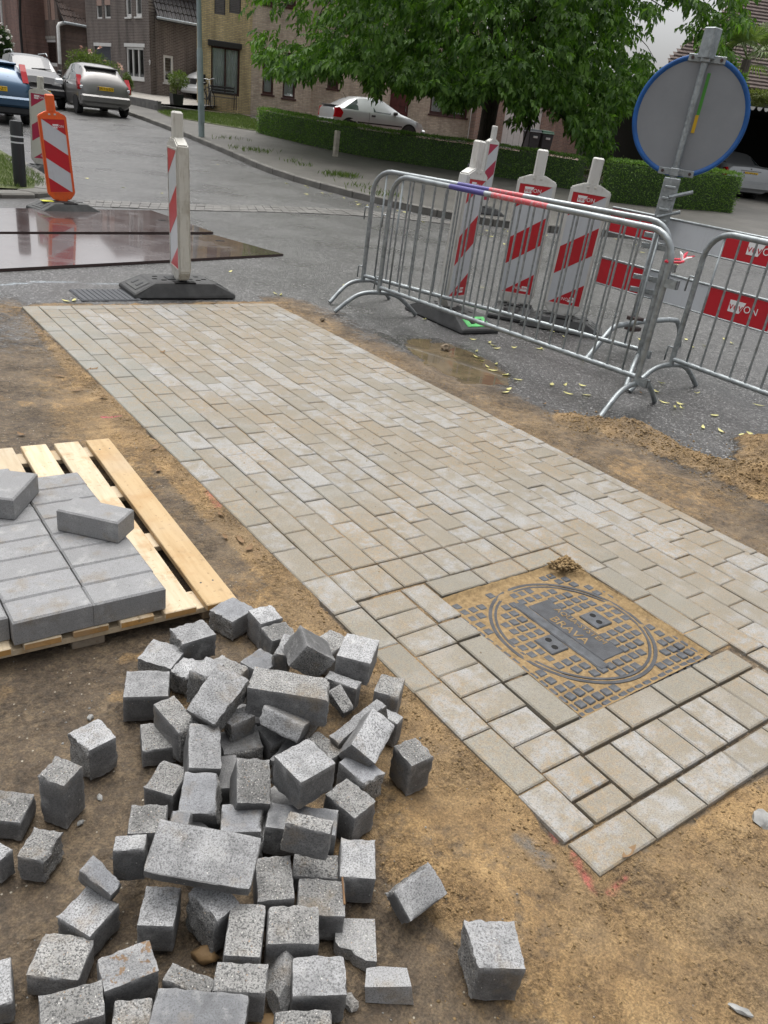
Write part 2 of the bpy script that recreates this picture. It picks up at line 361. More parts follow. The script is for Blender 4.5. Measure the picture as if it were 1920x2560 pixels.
b = NB('lamp_grey'); g = b.obj(); b.set(b.mix(1., (.26, .32, .32), b.ramp(b.noise(g, 4, 4), [(.3, .85), (.7, 1.1)]), 'MULTIPLY'), .5)
def rail_mat(name, b0, b1, r0, r1):   # barrier tube with worn blue and red paint bands along local x
    b = NB(name); o = b.obj(); s = b.n('SeparateXYZ'); b.l(o, s.inputs[0]); nn = b.noise(o, 30, 5, .7); yy = b.math('ADD', s.outputs[0], b.math('MULTIPLY_ADD', nn, .03, -.015))
    def band(a0, a1): return b.math('MULTIPLY', b.math('GREATER_THAN', yy, a0), b.math('LESS_THAN', yy, a1))
    gal = b.mix(1., (.33, .36, .37), b.ramp(b.noise(o, 14, 5), [(.3, .7), (.7, 1.12)]), 'MULTIPLY')
    worn = b.ramp(b.noise(o, 45, 5, .75), [(.40, .25), (.52, 1)])
    c = b.mix(b.math('MULTIPLY', band(b0, b1), b.ramp(nn, [(.25, .7), (.4, 1)])), gal, (.075, .065, .24)); c = b.mix(b.math('MULTIPLY', band(r0, r1), worn), c, (.56, .085, .10))
    b.set(c, .45, b.math('SUBTRACT', .7, b.math('MULTIPLY', b.math('ADD', band(b0, b1), band(r0, r1)), .65)))
rail_mat('rail_front', .61, .95, 1.02, 1.5); rail_mat('rail_rear', .80, 1.08, 1.08, 1.37)
b = NB('steel_plate'); g = b.geo(); n1 = b.noise(g, 2.2, 5, .6); n2 = b.noise(g, 18, 5, .65)
c = b.ramp(n2, [(.3, (.07, .045, .045)), (.6, (.105, .067, .063)), (.8, (.14, .095, .082))]); c = b.mix(b.ramp(n1, [(.4, 0), (.7, .5)]), c, (.075, .062, .06))
b.set(c, b.ramp(n1, [(.36, .14), (.55, .22), (.7, .40)]), 0., b.bump(b.noise(g, 5, 3), .002, .12), 1., 1.)
plain('steel_edge', (.05, .03, .027), .5); plain('iron', (.055, .058, .064), .45, .35, .4, 25, .8)
plain('iron_raised', (.075, .08, .088), .45, .4, .45, 30, .9)
# --- plastics, rubber
def scuffed(name, c, dirt, rough=.45, amt=.55):
    b = NB(name); r = b.rnd(); o = b.off(b.obj(), r, 3.); n1 = b.noise(o, 7, 6, .68); mp = b.n('Mapping'); mp.inputs['Scale'].default_value = (6, 6, .8); b.l(o, mp.inputs[0]); n2 = b.noise(mp.outputs[0], 7, 5, .65)
    cc = b.mix(b.ramp(n1, [(.52, 0), (.72, amt)]), c, dirt); cc = b.mix(b.ramp(n2, [(.54, 0), (.68, amt*.8)]), cc, dirt); b.set(cc, b.math('MULTIPLY_ADD', n1, .3, rough-.12), 0, b.bump(b.noise(o, 120, 3), .0006, .5), .45)
scuffed('white_plastic', (.60, .595, .565), (.36, .33, .27)); scuffed('white_plastic_dirty', (.50, .49, .445), (.27, .24, .19), .5, .75)
scuffed('orange_plastic', (.72, .115, .02), (.36, .08, .03), .45, .4); scuffed('red_sheet', (.47, .012, .022), (.30, .03, .03), .32, .35); scuffed('white_sheet', (.52, .545, .57), (.40, .40, .40), .3, .3)
scuffed('red_sheet_faded', (.36, .018, .06), (.30, .05, .07), .35, .3); scuffed('beige_sheet', (.50, .49, .43), (.4, .38, .33), .35, .3)
plain('rubber', (.045, .046, .046), .62, 0, .4, 14, .8); plain('rubber_light', (.06, .062, .06), .6, 0, .4, 14, .8)
plain('green_paint', (.10, .52, .14), .5, 0, .2, 20); plain('yellow_paint', (.62, .62, .05), .6); plain('black_plastic', (.012, .013, .014), .42, 0, .2); plain('stripe_silver', (.55, .57, .58), .4)
plain('blue_rim', (.006, .085, .30), .35, 0, .2, 6); plain('label_green', (.06, .28, .03), .5); plain('label_yellow', (.62, .38, .01), .5)
plain('logo_white', (.75, .75, .75), .4, 0, .05); plain('logo_red', (.48, .01, .02), .4, 0, .05); plain('tape_red', (.60, .03, .06), .4); plain('tape_white', (.8, .78, .78), .4)
# --- buildings
brick('brick_yellow', (.66, .52, .26), (.50, .39, .20), (.36, .31, .22), .21, .062, .012, .45)
brick('brick_beige', (.60, .49, .375), (.42, .32, .245), (.42, .37, .31), .21, .062, .012, .3)
brick('brick_brown', (.15, .115, .102), (.10, .077, .07), (.30, .265, .235), .21, .062, .011, .4)
brick('brick_dark', (.20, .135, .11), (.13, .09, .078), (.19, .165, .145), .21, .062, .009, .5)
brick('brick_red', (.26, .14, .11), (.18, .10, .085), (.22, .17, .15), .21, .062, .009, .35)
brick('brick_garage', (.37, .22, .165), (.25, .165, .14), (.34, .29, .25), .21, .062, .011, .35)
plain('white_frame', (.70, .69, .67), .5, 0, .06); plain('brown_frame', (.045, .013, .011), .4, 0, .25, 5); plain('door_red', (.075, .014, .012), .38, 0, .3, 5); plain('dark_frame', (.022, .02, .02), .5); plain('anthracite', (.04, .046, .062), .5, 0, .1)
plain('shutter_grey', (.115, .105, .105), .55, 0, .1); plain('shutter_pink', (.40, .27, .22), .6, 0, .1); plain('concrete', (.30, .28, .25), .85, 0, .3, 6, .6); plain('concrete_dark', (.13, .125, .12), .85, 0, .35, 5, .6); plain('zinc', (.42, .45, .46), .45, .5, .15); plain('white_pipe', (.7, .7, .68), .45)
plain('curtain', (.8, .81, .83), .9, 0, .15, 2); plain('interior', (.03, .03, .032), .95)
b = NB('roof_tile'); r = b.rnd(); o = b.obj(); b.set(b.mix(1., (.075, .07, .072), b.ramp(r, [(0, .75), (1, 1.25)]), 'MULTIPLY'), .42, 0, None, .5)
b = NB('roof_tile_brown'); r = b.rnd(); b.set(b.mix(1., (.085, .056, .045), b.ramp(r, [(0, .75), (1, 1.25)]), 'MULTIPLY'), .6)
b = NB('roof_shingle'); o = b.obj(); r = b.rnd(); b.set(b.mix(1., (.12, .09, .08), b.ramp(b.noise(o, 6, 4), [(.3, .7), (.7, 1.2)]), 'MULTIPLY'), .85)
b = NB('glass'); b.set((.10, .12, .125), .06, 0, None, .8); b.p.inputs['Alpha'].default_value = 1
b = NB('window_glass'); tr = b.n('BsdfTransparent'); gl = b.n('BsdfGlossy'); gl.inputs['Roughness'].default_value = .02; fr = b.n('Fresnel'); fr.inputs[0].default_value = 1.6
mx = b.n('MixShader'); b.l(b.math('MULTIPLY_ADD', fr.outputs[0], .9, .02), mx.inputs[0]); tr.inputs[0].default_value = (.95, .97, .97, 1); b.l(tr.outputs[0], mx.inputs[1]); b.l(gl.outputs[0], mx.inputs[2]); b.l(mx.outputs[0], b.out.inputs[0])
# --- paving, kerbs
b = NB('sidewalk'); g = b.geo(); mp = b.n('Mapping'); mp.inputs['Rotation'].default_value = (0, 0, RAD(8)); b.l(g, mp.inputs[0]); t = b.n('TexBrick'); b.l(mp.outputs[0], t.inputs[0]); t.inputs['Scale'].default_value = 1; t.inputs['Brick Width'].default_value = .3; t.inputs['Row Height'].default_value = .3; t.inputs['Mortar Size'].default_value = .006
t.inputs['Color1'].default_value = (.088, .082, .074, 1); t.inputs['Color2'].default_value = (.072, .067, .06, 1); t.inputs['Mortar'].default_value = (.07, .075, .05, 1)
n1 = b.noise(g, .9, 5, .6); c = b.mix(1., t.outputs[0], b.ramp(n1, [(.3, .7), (.7, 1.2)]), 'MULTIPLY'); c = b.mix(b.ramp(b.noise(g, 4, 5, .65), [(.6, 0), (.75, .5)]), c, (.10, .10, .06))
b.set(c, .6, 0, b.bump(b.math('ADD', b.math('SUBTRACT', 1., t.outputs['Fac']), b.noise(g, 40, 3)), .004, .5))
plain('kerb_stone', (.12, .115, .103), .75, 0, .3, 3, .7); plain('gutter_stone', (.115, .11, .103), .55, 0, .3, 3, .6)
b = NB('terrace'); g = b.obj(); b.set(b.ramp(b.noise(g, 3, 5), [(.3, (.12, .075, .065)), (.7, (.2, .13, .115))]), .7)
b = NB('lawn_soil'); g = b.geo(); b.set(b.ramp(b.noise(g, 5, 5), [(.3, (.045, .06, .018)), (.7, (.10, .115, .035))]), .9)
# --- plants
def leafm(name, c1, c2, rough=.45, trans=.25):
    b = NB(name); g = b.geo(); rp = b.n('NewGeometry').outputs['Random Per Island']; n1 = b.noise(g, 1.1, 3)
    f = b.math('ADD', b.math('MULTIPLY', rp, .75), b.math('MULTIPLY', n1, .4)); c = b.ramp(f, [(.15, c1), (.9, c2)]); b.set(c, rough, 0, None, .5)
    b.p.inputs['Subsurface Weight'].default_value = 0
    td = b.n('BsdfTranslucent'); b.l(b.mix(1., c, (1.3, 1.5, .6), 'MULTIPLY'), td.inputs[0]); mx = b.n('MixShader'); mx.inputs[0].default_value = trans; b.l(b.p.outputs[0], mx.inputs[1]); b.l(td.outputs[0], mx.inputs[2]); b.l(mx.outputs[0], b.out.inputs[0])
leafm('walnut_leaf', (.03, .088, .014), (.15, .275, .048), .55, .38); leafm('hedge_leaf', (.05, .12, .018), (.20, .34, .06), .5); leafm('grass', (.04, .075, .013), (.12, .165, .04), .6); leafm('shrub_leaf', (.05, .09, .018), (.17, .22, .06), .5); leafm('dark_shrub', (.018, .045, .012), (.06, .11, .03)); leafm('palm_leaf', (.06, .11, .025), (.19, .26, .07)); leafm('ivy_leaf', (.10, .13, .03), (.25, .28, .10))
leafm('dry_leaf', (.50, .43, .13), (.62, .60, .28), .7, .1); leafm('brown_leaf', (.13, .075, .036), (.24, .15, .075), .8, .05); plain('petal_white', (.8, .78, .74), .7, 0, .1); plain('petal_pink', (.75, .5, .42), .7)
b = NB('bark'); o = b.obj(); mp = b.n('Mapping'); mp.inputs['Scale'].default_value = (7, 7, 1.4); b.l(o, mp.inputs[0]); n1 = b.noise(mp.outputs[0], 3, 6, .7); b.set(b.ramp(n1, [(.3, (.022, .019, .016)), (.7, (.095, .08, .066))]), .9, 0, b.bump(n1, .05, .9))
# --- cars
def paintm(name, c, metal=.35, rough=.33):
    b = NB(name); g = b.obj(); b.set(b.mix(1., c, b.ramp(b.noise(g, 1.6, 4), [(.3, .93), (.7, 1.05)]), 'MULTIPLY'), rough, metal, None, .5, .8)
paintm('paint_beige', (.20, .193, .185)); paintm('paint_blue', (.022, .07, .135)); paintm('paint_silver', (.48, .50, .51)); paintm('paint_white', (.78, .79, .80), 0.); paintm('paint_dark', (.03, .031, .034), .2, .4); paintm('paint_benz', (.42, .43, .44))
plain('car_glass', (.05, .065, .065), .05, 0, .1, 2, 0, .9); plain('tyre', (.016, .016, .017), .7); plain('rim', (.46, .47, .48), .35, .6); plain('tail_red', (.38, .006, .012), .12, 0, .1); plain('lens', (.68, .70, .72), .1, .2, .1); plain('trim', (.02, .02, .022), .55); plain('under', (.004, .004, .004), .9)
plain('plate_yellow', (.78, .48, .015), .4, 0, .05); plain('plate_blue', (.02, .05, .28), .4); plain('ink', (.008, .008, .008), .5); plain('bin_grey', (.035, .04, .047), .5, 0, .15); plain('bin_lid_green', (.012, .06, .03), .45); plain('chrome', (.6, .61, .62), .18, .9)
plain('rock', (.20, .155, .105), .85, 0, .3, 12, .9); plain('grey_pebble', (.26, .26, .25), .8, 0, .3, 30, .6); plain('sand_clod', (.25, .17, .08), .95, 0, .35, 60, 1.); plain('tan_rock', (.20, .125, .055), .75, 0, .35, 10, .7); plain('wood_post', (.36, .33, .27), .8, 0, .3, 10, .6)
# ------------------------------------------------------------------ ground sheet
PX0, PX1, PY0, PY1 = 0., 18*M, -48.5*JS*M, 0.          # the paved path
def axis(lo, dlo, dhi, hi, step, grow=1.22):
    a = list(np.arange(dlo, dhi+1e-6, step)); s = step; x = dhi
    while x < hi: s *= grow; x += s; a.append(min(x, hi))
    s = step; x = dlo; L = []
    while x > lo: s *= grow; x -= s; L.append(max(x, lo))
    return np.array(L[::-1]+a)
XS = axis(-260, -1.75, 3.6, 300, .0108); YS = axis(-120, -5.75, .5, 330, .0108)
GX, GY = np.meshgrid(XS, YS, indexing='ij')
def boxd(x, y, x0, x1, y0, y1):     # signed distance to a rectangle
    dx = np.maximum(x0-x, x-x1); dy = np.maximum(y0-y, y-y1)
    return np.where((dx < 0) & (dy < 0), np.maximum(dx, dy), np.hypot(np.maximum(dx, 0), np.maximum(dy, 0)))
HEAPS = [(2.40, -2.90, .17, .025), (2.56, -3.08, .20, .045), (2.62, -3.22, .20, .04), (2.60, -3.42, .16, .03), (2.62, -3.62, .17, .035), (2.66, -3.82, .2, .045), (2.80, -3.95, .26, .06), (3.05, -3.85, .3, .075), (3.3, -3.7, .3, .09), (2.62, -4.0, .18, .035),
         (-.02, -4.62, .12, .012), (-.28, -4.98, .12, .014), (-.05, -5.35, .2, .012), (.5, -5.28, .22, .012), (.25, -5.22, .16, .010), (-.34, -4.86, .07, .012)]
def ground_masks(x, y):
    d = boxd(x, y, PX0, PX1, PY0, PY1); n = fbm(x, y, .35, 3, 5); n2 = fbm(x, y, 1.1, 9, 4); n3 = fbm(x, y, .12, 21, 4)
    left = sstep(.25, -.05, x)*sstep(1.1, .1, y); near = sstep(-4.4, -5.2, y)
    # mud over the old asphalt on the working side
    mud = left*(.50+.5*sstep(-.6, -2.6, y))*(.6+.75*n)
    mud = np.maximum(mud, near*sstep(3., 1.8, x)*.85)
    mud *= sstep(-9, -6.2, y)*.0+1
    mud = np.where(y < -5.7, np.maximum(mud, .6*sstep(3, 1, x)), mud)
    # sand: a band along the path, thick right of it and at the near corner
    sand = sstep(.22, .0, d)*sstep(.02, -.02, x)*sstep(.0, -1.8, y)*.82+sstep(.13, .0, d)*sstep(0, .02, -x)*.5
    sand = np.maximum(sand, sstep(.7, .05, d)*left*(n2*1.35-.12))
    right = sstep(1.80, 1.95, x)*sstep(.62, .02, x-1.93-.28*sstep(-1.2, -3.2, y)+(n-.5)*.35)*sstep(.5, 0, y)*sstep(-6.8, -5.2, y)
    sand = np.maximum(sand, right*(.30+.35*fbm(x, y, .3, 35, 3))); mud = np.maximum(mud, right*.9)
    sand = np.maximum(sand, sstep(.42, .0, d+(n-.5)*.3)*sstep(.06, -.02, PY0-y+.02)*.0)
    cor = sstep(-4.35, -4.75, y+.35*(x+.2))*sstep(-.75, -.2, x)*sstep(3.2, 2.2, x)
    sand = np.maximum(sand, cor*(.30+.75*fbm(x, y, .5, 33, 4)))
    far = sstep(.16, .0, y+(n-.5)*.18)*sstep(-.02, .0, y)*sstep(-.25, 0, x)*sstep(2.4, 1.9, x)
    sand = np.maximum(sand, far*.75)
    sand = np.maximum(sand, left*sstep(.6, .72, fbm(x, y, .28, 41, 4))*.55)
    inside = d < .004
    sand = np.where(inside, (.4+.7*sstep(.38, .58, fbm(x, y, .6, 51, 3)))*(1-.9*np.maximum(sstep(-44.3*JS*M, -45.2*JS*M, y)*sstep(1.0*M, 2.*M, x), sstep(.54, .62, fbm(x, y, .45, 73, 3)))), sand)
    mud = np.where(inside, .8, mud)
    pud = sstep(1.15, .55, np.hypot((x-2.52-.10*(y+1.6))/.36, (y+1.62)/.68)+(n-.5)*.7); wet = pud*.9
    wet = np.maximum(wet, .7*sstep(.5, .15, np.hypot((x-2.32)/.16, (y+1.1)/.6)+(n-.5)*.9))
    wet = np.maximum(wet, .35*sstep(.55, .75, fbm(x, y, 1.3, 77, 3))*sstep(2.2, 2.8, x)*sstep(6, 4, x)*sstep(-6, -4, y)*sstep(1, 0, y))
    sand = np.maximum(sand, wet*.42)
    for hx, hy, hr, hz in HEAPS: sand = np.maximum(sand, .95*sstep(1.25, .55, np.hypot(x-hx, y-hy)/hr))
    mud = np.maximum(mud, pud*.55)
    global PUD
    PUD = pud
    return np.clip(sand, 0, 1), np.clip(mud, 0, 1), np.clip(wet, 0, 1), d, inside
def ground_height(x, y):
    z = gz(x, y); sand, mud, wet, d, inside = ground_masks(x, y)
    site = sstep(3.4, 2.6, x)*sstep(.9, .1, y)
    z = z+site*(-.006-.014*sstep(.35, -.2, x)*sstep(.4, -.6, y)-.006*sstep(-3.5, -5, y))
    z = z+site*.006*sstep(-.03, -.0, x)*sstep(.12, .0, d)*0
    lump = (fbm(x, y, .05, 5, 3)-.5)*.014+(fbm(x, y, .22, 6, 3)-.5)*.012+np.abs(fbm(x, y, .03, 16, 2)-.5)*.006
    z = z+site*(1-wet)*lump*(.35+.9*sand+.3*mud)
    # crumbs heaped loosely
    for hx, hy, hr, hz in HEAPS:
        q = np.hypot(x-hx, y-hy)/hr; z = z+hz*np.clip(1-q*q, 0, 1)*(.45+1.1*fbm(x, y, .045, 61, 3))
    z = z-PUD*(.010+.004*(fbm(x, y, .2, 81, 2)-.5))
    z = np.where(inside, -.0085+.0085*(fbm(x, y, .16, 71, 3)-.25), z)
    deep = np.maximum(sstep(-44.3*JS*M, -45.2*JS*M, y)*sstep(1.0*M, 2.*M, x), sstep(.54, .62, fbm(x, y, .45, 73, 3)))
    z = np.where(inside, z-.010*deep, z)
    cov = boxd(x, y, 3.4*M, 9.65*M, -44.9*JS*M, -38.55*JS*M) < 0
    z = np.where(cov, -.05, z)
    return z
GZ = ground_height(GX, GY)
sand, mud, wet, dd, ins = ground_masks(GX, GY)
def grid_mesh(name, X, Y, Z, mat):
    nx, ny = X.shape; me = bpy.data.meshes.new(name); nv = nx*ny; co = np.empty((nv, 3), np.float32); co[:, 0] = X.ravel(); co[:, 1] = Y.ravel(); co[:, 2] = Z.ravel()
    I = np.arange(nv).reshape(nx, ny); q = np.stack([I[:-1, :-1], I[1:, :-1], I[1:, 1:], I[:-1, 1:]], -1).reshape(-1, 4)
    me.vertices.add(nv); me.vertices.foreach_set('co', co.ravel()); me.loops.add(q.size); me.loops.foreach_set('vertex_index', q.ravel().astype(np.int32))
    me.polygons.add(len(q)); me.polygons.foreach_set('loop_start', np.arange(0, q.size, 4, dtype=np.int32))
    me.materials.append(MT[mat]); me.update(); me.validate(); me.shade_smooth(); return me
gm = grid_mesh('ground', GX, GY, GZ, 'ground')
a = gm.attributes.new('mask', 'FLOAT_COLOR', 'POINT'); a.data.foreach_set('color', np.stack([sand.ravel(), mud.ravel(), wet.ravel(), np.ones(sand.size)], -1).astype(np.float32).ravel())
# sprayed setting-out marks: red beside the path, pale blue line on the asphalt
pc = np.zeros(GX.shape+(4,), np.float32)
def mark(P, Q, wd, c, k=1.):
    P, Q = np.array(P[:2]), np.array(Q[:2]); e = Q-P; t = np.clip(((GX-P[0])*e[0]+(GY-P[1])*e[1])/(e@e), 0, 1); dist = np.hypot(GX-P[0]-t*e[0], GY-P[1]-t*e[1]); f = sstep(wd, wd*.4, dist)*k
    for i in range(3): pc[..., i] = np.where(f > pc[..., 3]*.999, c[i], pc[..., i])
    pc[..., 3] = np.maximum(pc[..., 3], f)
RED, BLU = (.42, .10, .09), (.42, .50, .56)
mark(gnd(1435, 2130), gnd(1490, 2210), .011, RED); mark(gnd(1380, 2060), gnd(1395, 2090), .010, RED, .7); mark(gnd(1570, 2180), gnd(1530, 2215), .010, RED, .8); mark(gnd(255, 1034), gnd(300, 1033), .013, (.5, .1, .13)); mark(gnd(520, 1225), gnd(545, 1260), .02, RED, .6)
mark(gnd(0, 712), gnd(110, 704), .03, BLU, .8); mark(gnd(110, 704), gnd(330, 711), .03, BLU, .55)
mark(gnd(1310, 2080), gnd(1370, 2140), .03, (.10, .11, .115), .8)
a = gm.attributes.new('paint', 'FLOAT_COLOR', 'POINT')
pc2 = pc.copy(); fac = pc2[..., 3:4]; pc2[..., :3] = np.where(fac > 0, pc2[..., :3], 0)
a.data.foreach_set('color', pc2.ravel())
a2 = gm.attributes.new('paint_amount', 'FLOAT', 'POINT'); a2.data.foreach_set('value', pc[..., 3].ravel().astype(np.float32))
link('ground', gm, kind='structure')
def gh(x, y): return float(ground_height(np.array([float(x)]), np.array([float(y)]))[0])
# shallow muddy puddle: a level water sheet that the ground rises through at its rim
b = NB('puddle_water'); g = b.geo(); b.set(b.ramp(b.noise(g, 6, 4), [(.35, (.085, .068, .045)), (.65, (.15, .115, .07))]), .04, 0, b.bump(b.noise(g, 14, 2), .001, .05), .5); b.p.inputs['IOR'].default_value = 1.33
pa_ = np.linspace(0, 2*math.pi, 48, endpoint=False)
MB().add([(2.52+.10*.72*math.sin(t)+.46*math.cos(t), -1.62+.80*math.sin(t), -.0125) for t in pa_], [tuple(range(48))]).build('puddle', 'puddle_water', None, kind='structure')
# ------------------------------------------------------------------ pavements, kerbs, verges
def strip_sheet(name, poly, mat, lift, kind='structure', n=1.0):
    """flat sheet that follows the terrain: polygon triangulated and subdivided"""
    bm = bmesh.new(); vs = [bm.verts.new((p[0], p[1], 0)) for p in poly]; bm.faces.new(vs)
    for _ in range(6):
        L = [e for e in bm.edges if e.calc_length() > n]
        if not L: break
        bmesh.ops.triangulate(bm, faces=bm.faces[:]); bmesh.ops.subdivide_edges(bm, edges=[e for e in bm.edges if e.calc_length() > n], cuts=1)
    bmesh.ops.triangulate(bm, faces=bm.faces[:])
    for v_ in bm.verts: v_.co.z = gzf(v_.co.x, v_.co.y)+lift
    bmesh.ops.recalc_face_normals(bm, faces=bm.faces[:])
    me = bpy.data.meshes.new(name); bm.to_mesh(me); bm.free(); me.materials.append(MT[mat]); return link(name, me, kind=kind)
KERB = [(11.6, 50), (10.5, 36), (9.55, 26), (8.85, 19.8), (8.0, 14), (7.42, 10.6), (7.35, 8.6), (7.5, 7.0), (7.95, 5.3), (8.75, 4.25), (9.6, 3.8), (12, 2.9), (16, 1.2), (24, -2.4), (36, -8)]
HEDGE = [tuple(hit(px, py)[:2]) for px, py in [(640, 341), (700, 356), (800, 380), (900, 401), (1040, 424), (1180, 444), (1300, 464), (1425, 486)]]
HEDGE2 = [tuple(hit(px, py)[:2]) for px, py in [(1505, 516), (1600, 527), (1700, 536), (1828, 546)]]
def smooth(pts, n=4):
    out = []; P = [np.array(p, float) for p in pts]
    for i in range(len(P)-1):
        p0, p1, p2, p3 = P[max(i-1, 0)], P[i], P[i+1], P[min(i+2, len(P)-1)]
        for k in range(n):
            t = k/n; out.append(.5*((2*p1)+(-p0+p2)*t+(2*p0-5*p1+4*p2-p3)*t*t+(-p0+3*p1-3*p2+p3)*t**3))
    return out+[P[-1]]
KS = smooth(KERB, 5)
strip_sheet('pavement', [tuple(p) for p in KS]+[(60, -10), (60, 60), (12, 60)], 'sidewalk', .11, n=1.4)
# kerb stones, one by one while they are large enough to tell apart
kerb = link('kerb', None, kind='structure'); kerb.empty_display_size = .1
acc = 0.; 
def kerb_run(pts, name_parent, W=.13, H=.125, L=1.0, maxn=60):
    P = [np.array(p[:2]) for p in pts]; seg = [0.]
    for i in range(1, len(P)): seg.append(seg[-1]+np.linalg.norm(P[i]-P[i-1]))
    def at_s(s):
        i = int(np.searchsorted(seg, s)); i = min(max(i, 1), len(P)-1); t = (s-seg[i-1])/(seg[i]-seg[i-1]); return P[i-1]*(1-t)+P[i]*t
    s = 0.; k = 0
    while s+L < seg[-1] and k < maxn:
        a, b_ = at_s(s), at_s(s+L-.012); za, zb = gzf(*a), gzf(*b_); d = b_-a; l = np.linalg.norm(d); an = math.atan2(d[1], d[0])
        mb = MB().cbox((0, -.01, -.12), (l, W, H+random.uniform(-.006, .004)), .018)
        mb.build('kerb_stone', 'kerb_stone', name_parent, Matrix.Translation((a[0], a[1], za)) @ Matrix.Rotation(an, 4, 'Z') @ Matrix.Rotation(-math.atan2(zb-za, l), 4, 'Y')); s += L; k += 1
kerb_run(KS, kerb, maxn=75)
# worn paved gutter across the mouth of the street
gut = link('gutter_strip', None, kind='structure'); gut.empty_display_size = .1
GA = smooth([(1.9, 5.02, 0), (3.3, 5.1, 0), (5.07, 5.3, 0), (6.6, 5.1, 0), (7.9, 4.45, 0)], 12); GB = smooth([(2.1, 5.62, 0), (3.6, 5.72, 0), (5.3, 5.95, 0), (6.7, 5.75, 0), (7.75, 5.4, 0)], 12)
for i in range(len(GA)-1):
    for j in range(3):
        q = [GA[i]*(1-t)+GB[i]*t for t in (j/3+.012, (j+1)/3-.012)]; r_ = [GA[i+1]*(1-t)+GB[i+1]*t for t in (j/3+.012, (j+1)/3-.012)]
        q4 = [q[0]*.97+r_[0]*.03, r_[0]*.97+q[0]*.03, r_[1]*.97+q[1]*.03, q[1]*.97+r_[1]*.03]
        z0 = random.uniform(.006, .012); top = [(p[0], p[1], gzf(p[0], p[1])+z0) for p in q4]; bot = [(p[0], p[1], p[2]-.03) for p in top]
        MB().add(top+bot, [(0,1,2,3),(0,4,5,1),(1,5,6,2),(2,6,7,3),(3,7,4,0)]).build('gutter_stone', 'gutter_stone', gut)
# left corner: grass verge with kerb blocks
VERGE = [(-8, 5.75), (.6, 5.72), (1.35, 5.78), (1.78, 6.15), (2.0, 7.0), (2.1, 8.6), (2.25, 11.5), (2.0, 12.2), (-8, 12.4)]
strip_sheet('verge', VERGE, 'lawn_soil', .07, n=.6)
kl = link('corner_kerb', None, kind='structure'); kl.empty_display_size = .1
for p, q, h_ in [((-1.6, 5.3), (-.6, 5.28), .07), ((-.58, 5.28), (.42, 5.27), .07), ((.44, 5.27), (.98, 5.27), .06), ((1.0, 5.3), (1.46, 5.5), .05), ((1.48, 5.52), (1.80, 5.84), .06), ((1.83, 5.88), (2.02, 6.6), .07), ((2.03, 6.63), (2.12, 7.6), .07), ((2.13, 7.63), (2.2, 8.6), .07), ((2.2, 8.63), (2.28, 9.6), .07)]:
    p, q = np.array(p), np.array(q); l = np.linalg.norm(q-p); an = math.atan2(q[1]-p[1], q[0]-p[0])
    MB().cbox((0, 0, -.1), (l, .3, h_), .02).build('kerb_block', 'kerb_stone', kl, at(p[0], p[1], gzf(*p)+.01, an))
# lawn strip in front of the houses, dug bed below the hedge
strip_sheet('lawn', [hit(392, 288)[:2], hit(420, 300)[:2], hit(545, 322)[:2], hit(645, 338)[:2], hit(640, 308)[:2], hit(600, 296)[:2], hit(470, 284)[:2]], 'lawn_soil', .125, n=.6)
FA = Plane(hit(626, 294), ray(6000, 895))
strip_sheet('front_yard', [FA.pt(2, 0, .2)[:2], FA.pt(22, 0, .2)[:2], FA.pt(22, 0, 11)[:2], HEDGE[5], HEDGE[3], HEDGE[1]], 'terrace', .118, n=1.)
# ------------------------------------------------------------------ steel road plates
def steel_plate(name, corners, z, label, hole):
    t = thing(name, label, 'steel plate', Matrix.Translation((float(corners[0][0]), float(corners[0][1]), 0))); o0 = np.array([corners[0][0], corners[0][1], 0])
    c4 = [np.array([p[0], p[1], 0])-o0 for p in corners]
    top = [tuple(p+[0, 0, z+.022]) for p in c4]; bot = [tuple(p+[0, 0, z]) for p in c4]; n = len(c4)
    MB().add(top, [tuple(range(n))]).build('plate', 'steel_plate', t)
    e = MB(); e.add(top+bot, [(i, (i+1) % n, n+(i+1) % n, n+i) for i in range(n)]+[tuple(range(2*n-1, n-1, -1))]); e.v = [(p[0], p[1], p[2]-.0015) for p in e.v]; e.build('edge', 'steel_edge', t)
    h = np.array(hole[:2]+(0,) if len(hole) == 2 else (hole[0], hole[1], 0))-o0
    MB().lathe([(.055, z+.0205), (.055, z+.0245), (.05, z+.0245)], 18, 0, Matrix.Translation(V(h)) @ Matrix.Scale(.5, 4, (0, 1, 0))).build('lifting_hole', 'under', t)
pa = [gnd(-900, 730), gnd(708, 641), gnd(535, 593), gnd(-700, 592)]
steel_plate('steel_road_plate', pa, .004, 'wet rusty steel road plate nearest the camera on the asphalt', tuple(gnd(550, 608)[:2]))
pb = [gnd(-700, 589), gnd(533, 587), gnd(378, 532), gnd(-300, 524)]
steel_plate('steel_road_plate', pb, .010, 'wet rusty steel road plate beside the orange delineator foot', tuple(gnd(405, 558)[:2]))
# ------------------------------------------------------------------ the newly laid path
PAV = []                                    # (i0, i1, j0, j1, material) in paver widths
def sh_(c, j): return c-(.24*(j/38.)**1.5)*min(c/10., (18-c)/8.)
def addp(i0, i1, j0, j1, mt=None): PAV.append((i0, i1, j0, j1, mt))
e0 = [2*k for k in range(24)]+[47.5]
for a_, b_ in zip(e0[:-1], e0[1:]):
    addp(.0, 1., a_, b_, 'paver_green' if a_ < 25 else ('paver_plain' if a_ in (30, 38, 44) else None))
for k in range(7): addp(1+2*k, 3+2*k, 0, 1, 'paver_green' if k < 2 else None)
addp(16, 18, 0, 1)
e17 = [1, 2.2]+[3.41+2*k for k in range(22)]+[47.45]
e17 = [e for e in e17 if e < 47.]+[47.45]
for a_, b_ in zip(e17[:-1], e17[1:]): addp(17.42 if a_ > 20 else 17+.42*a_/20, 18., a_, b_)
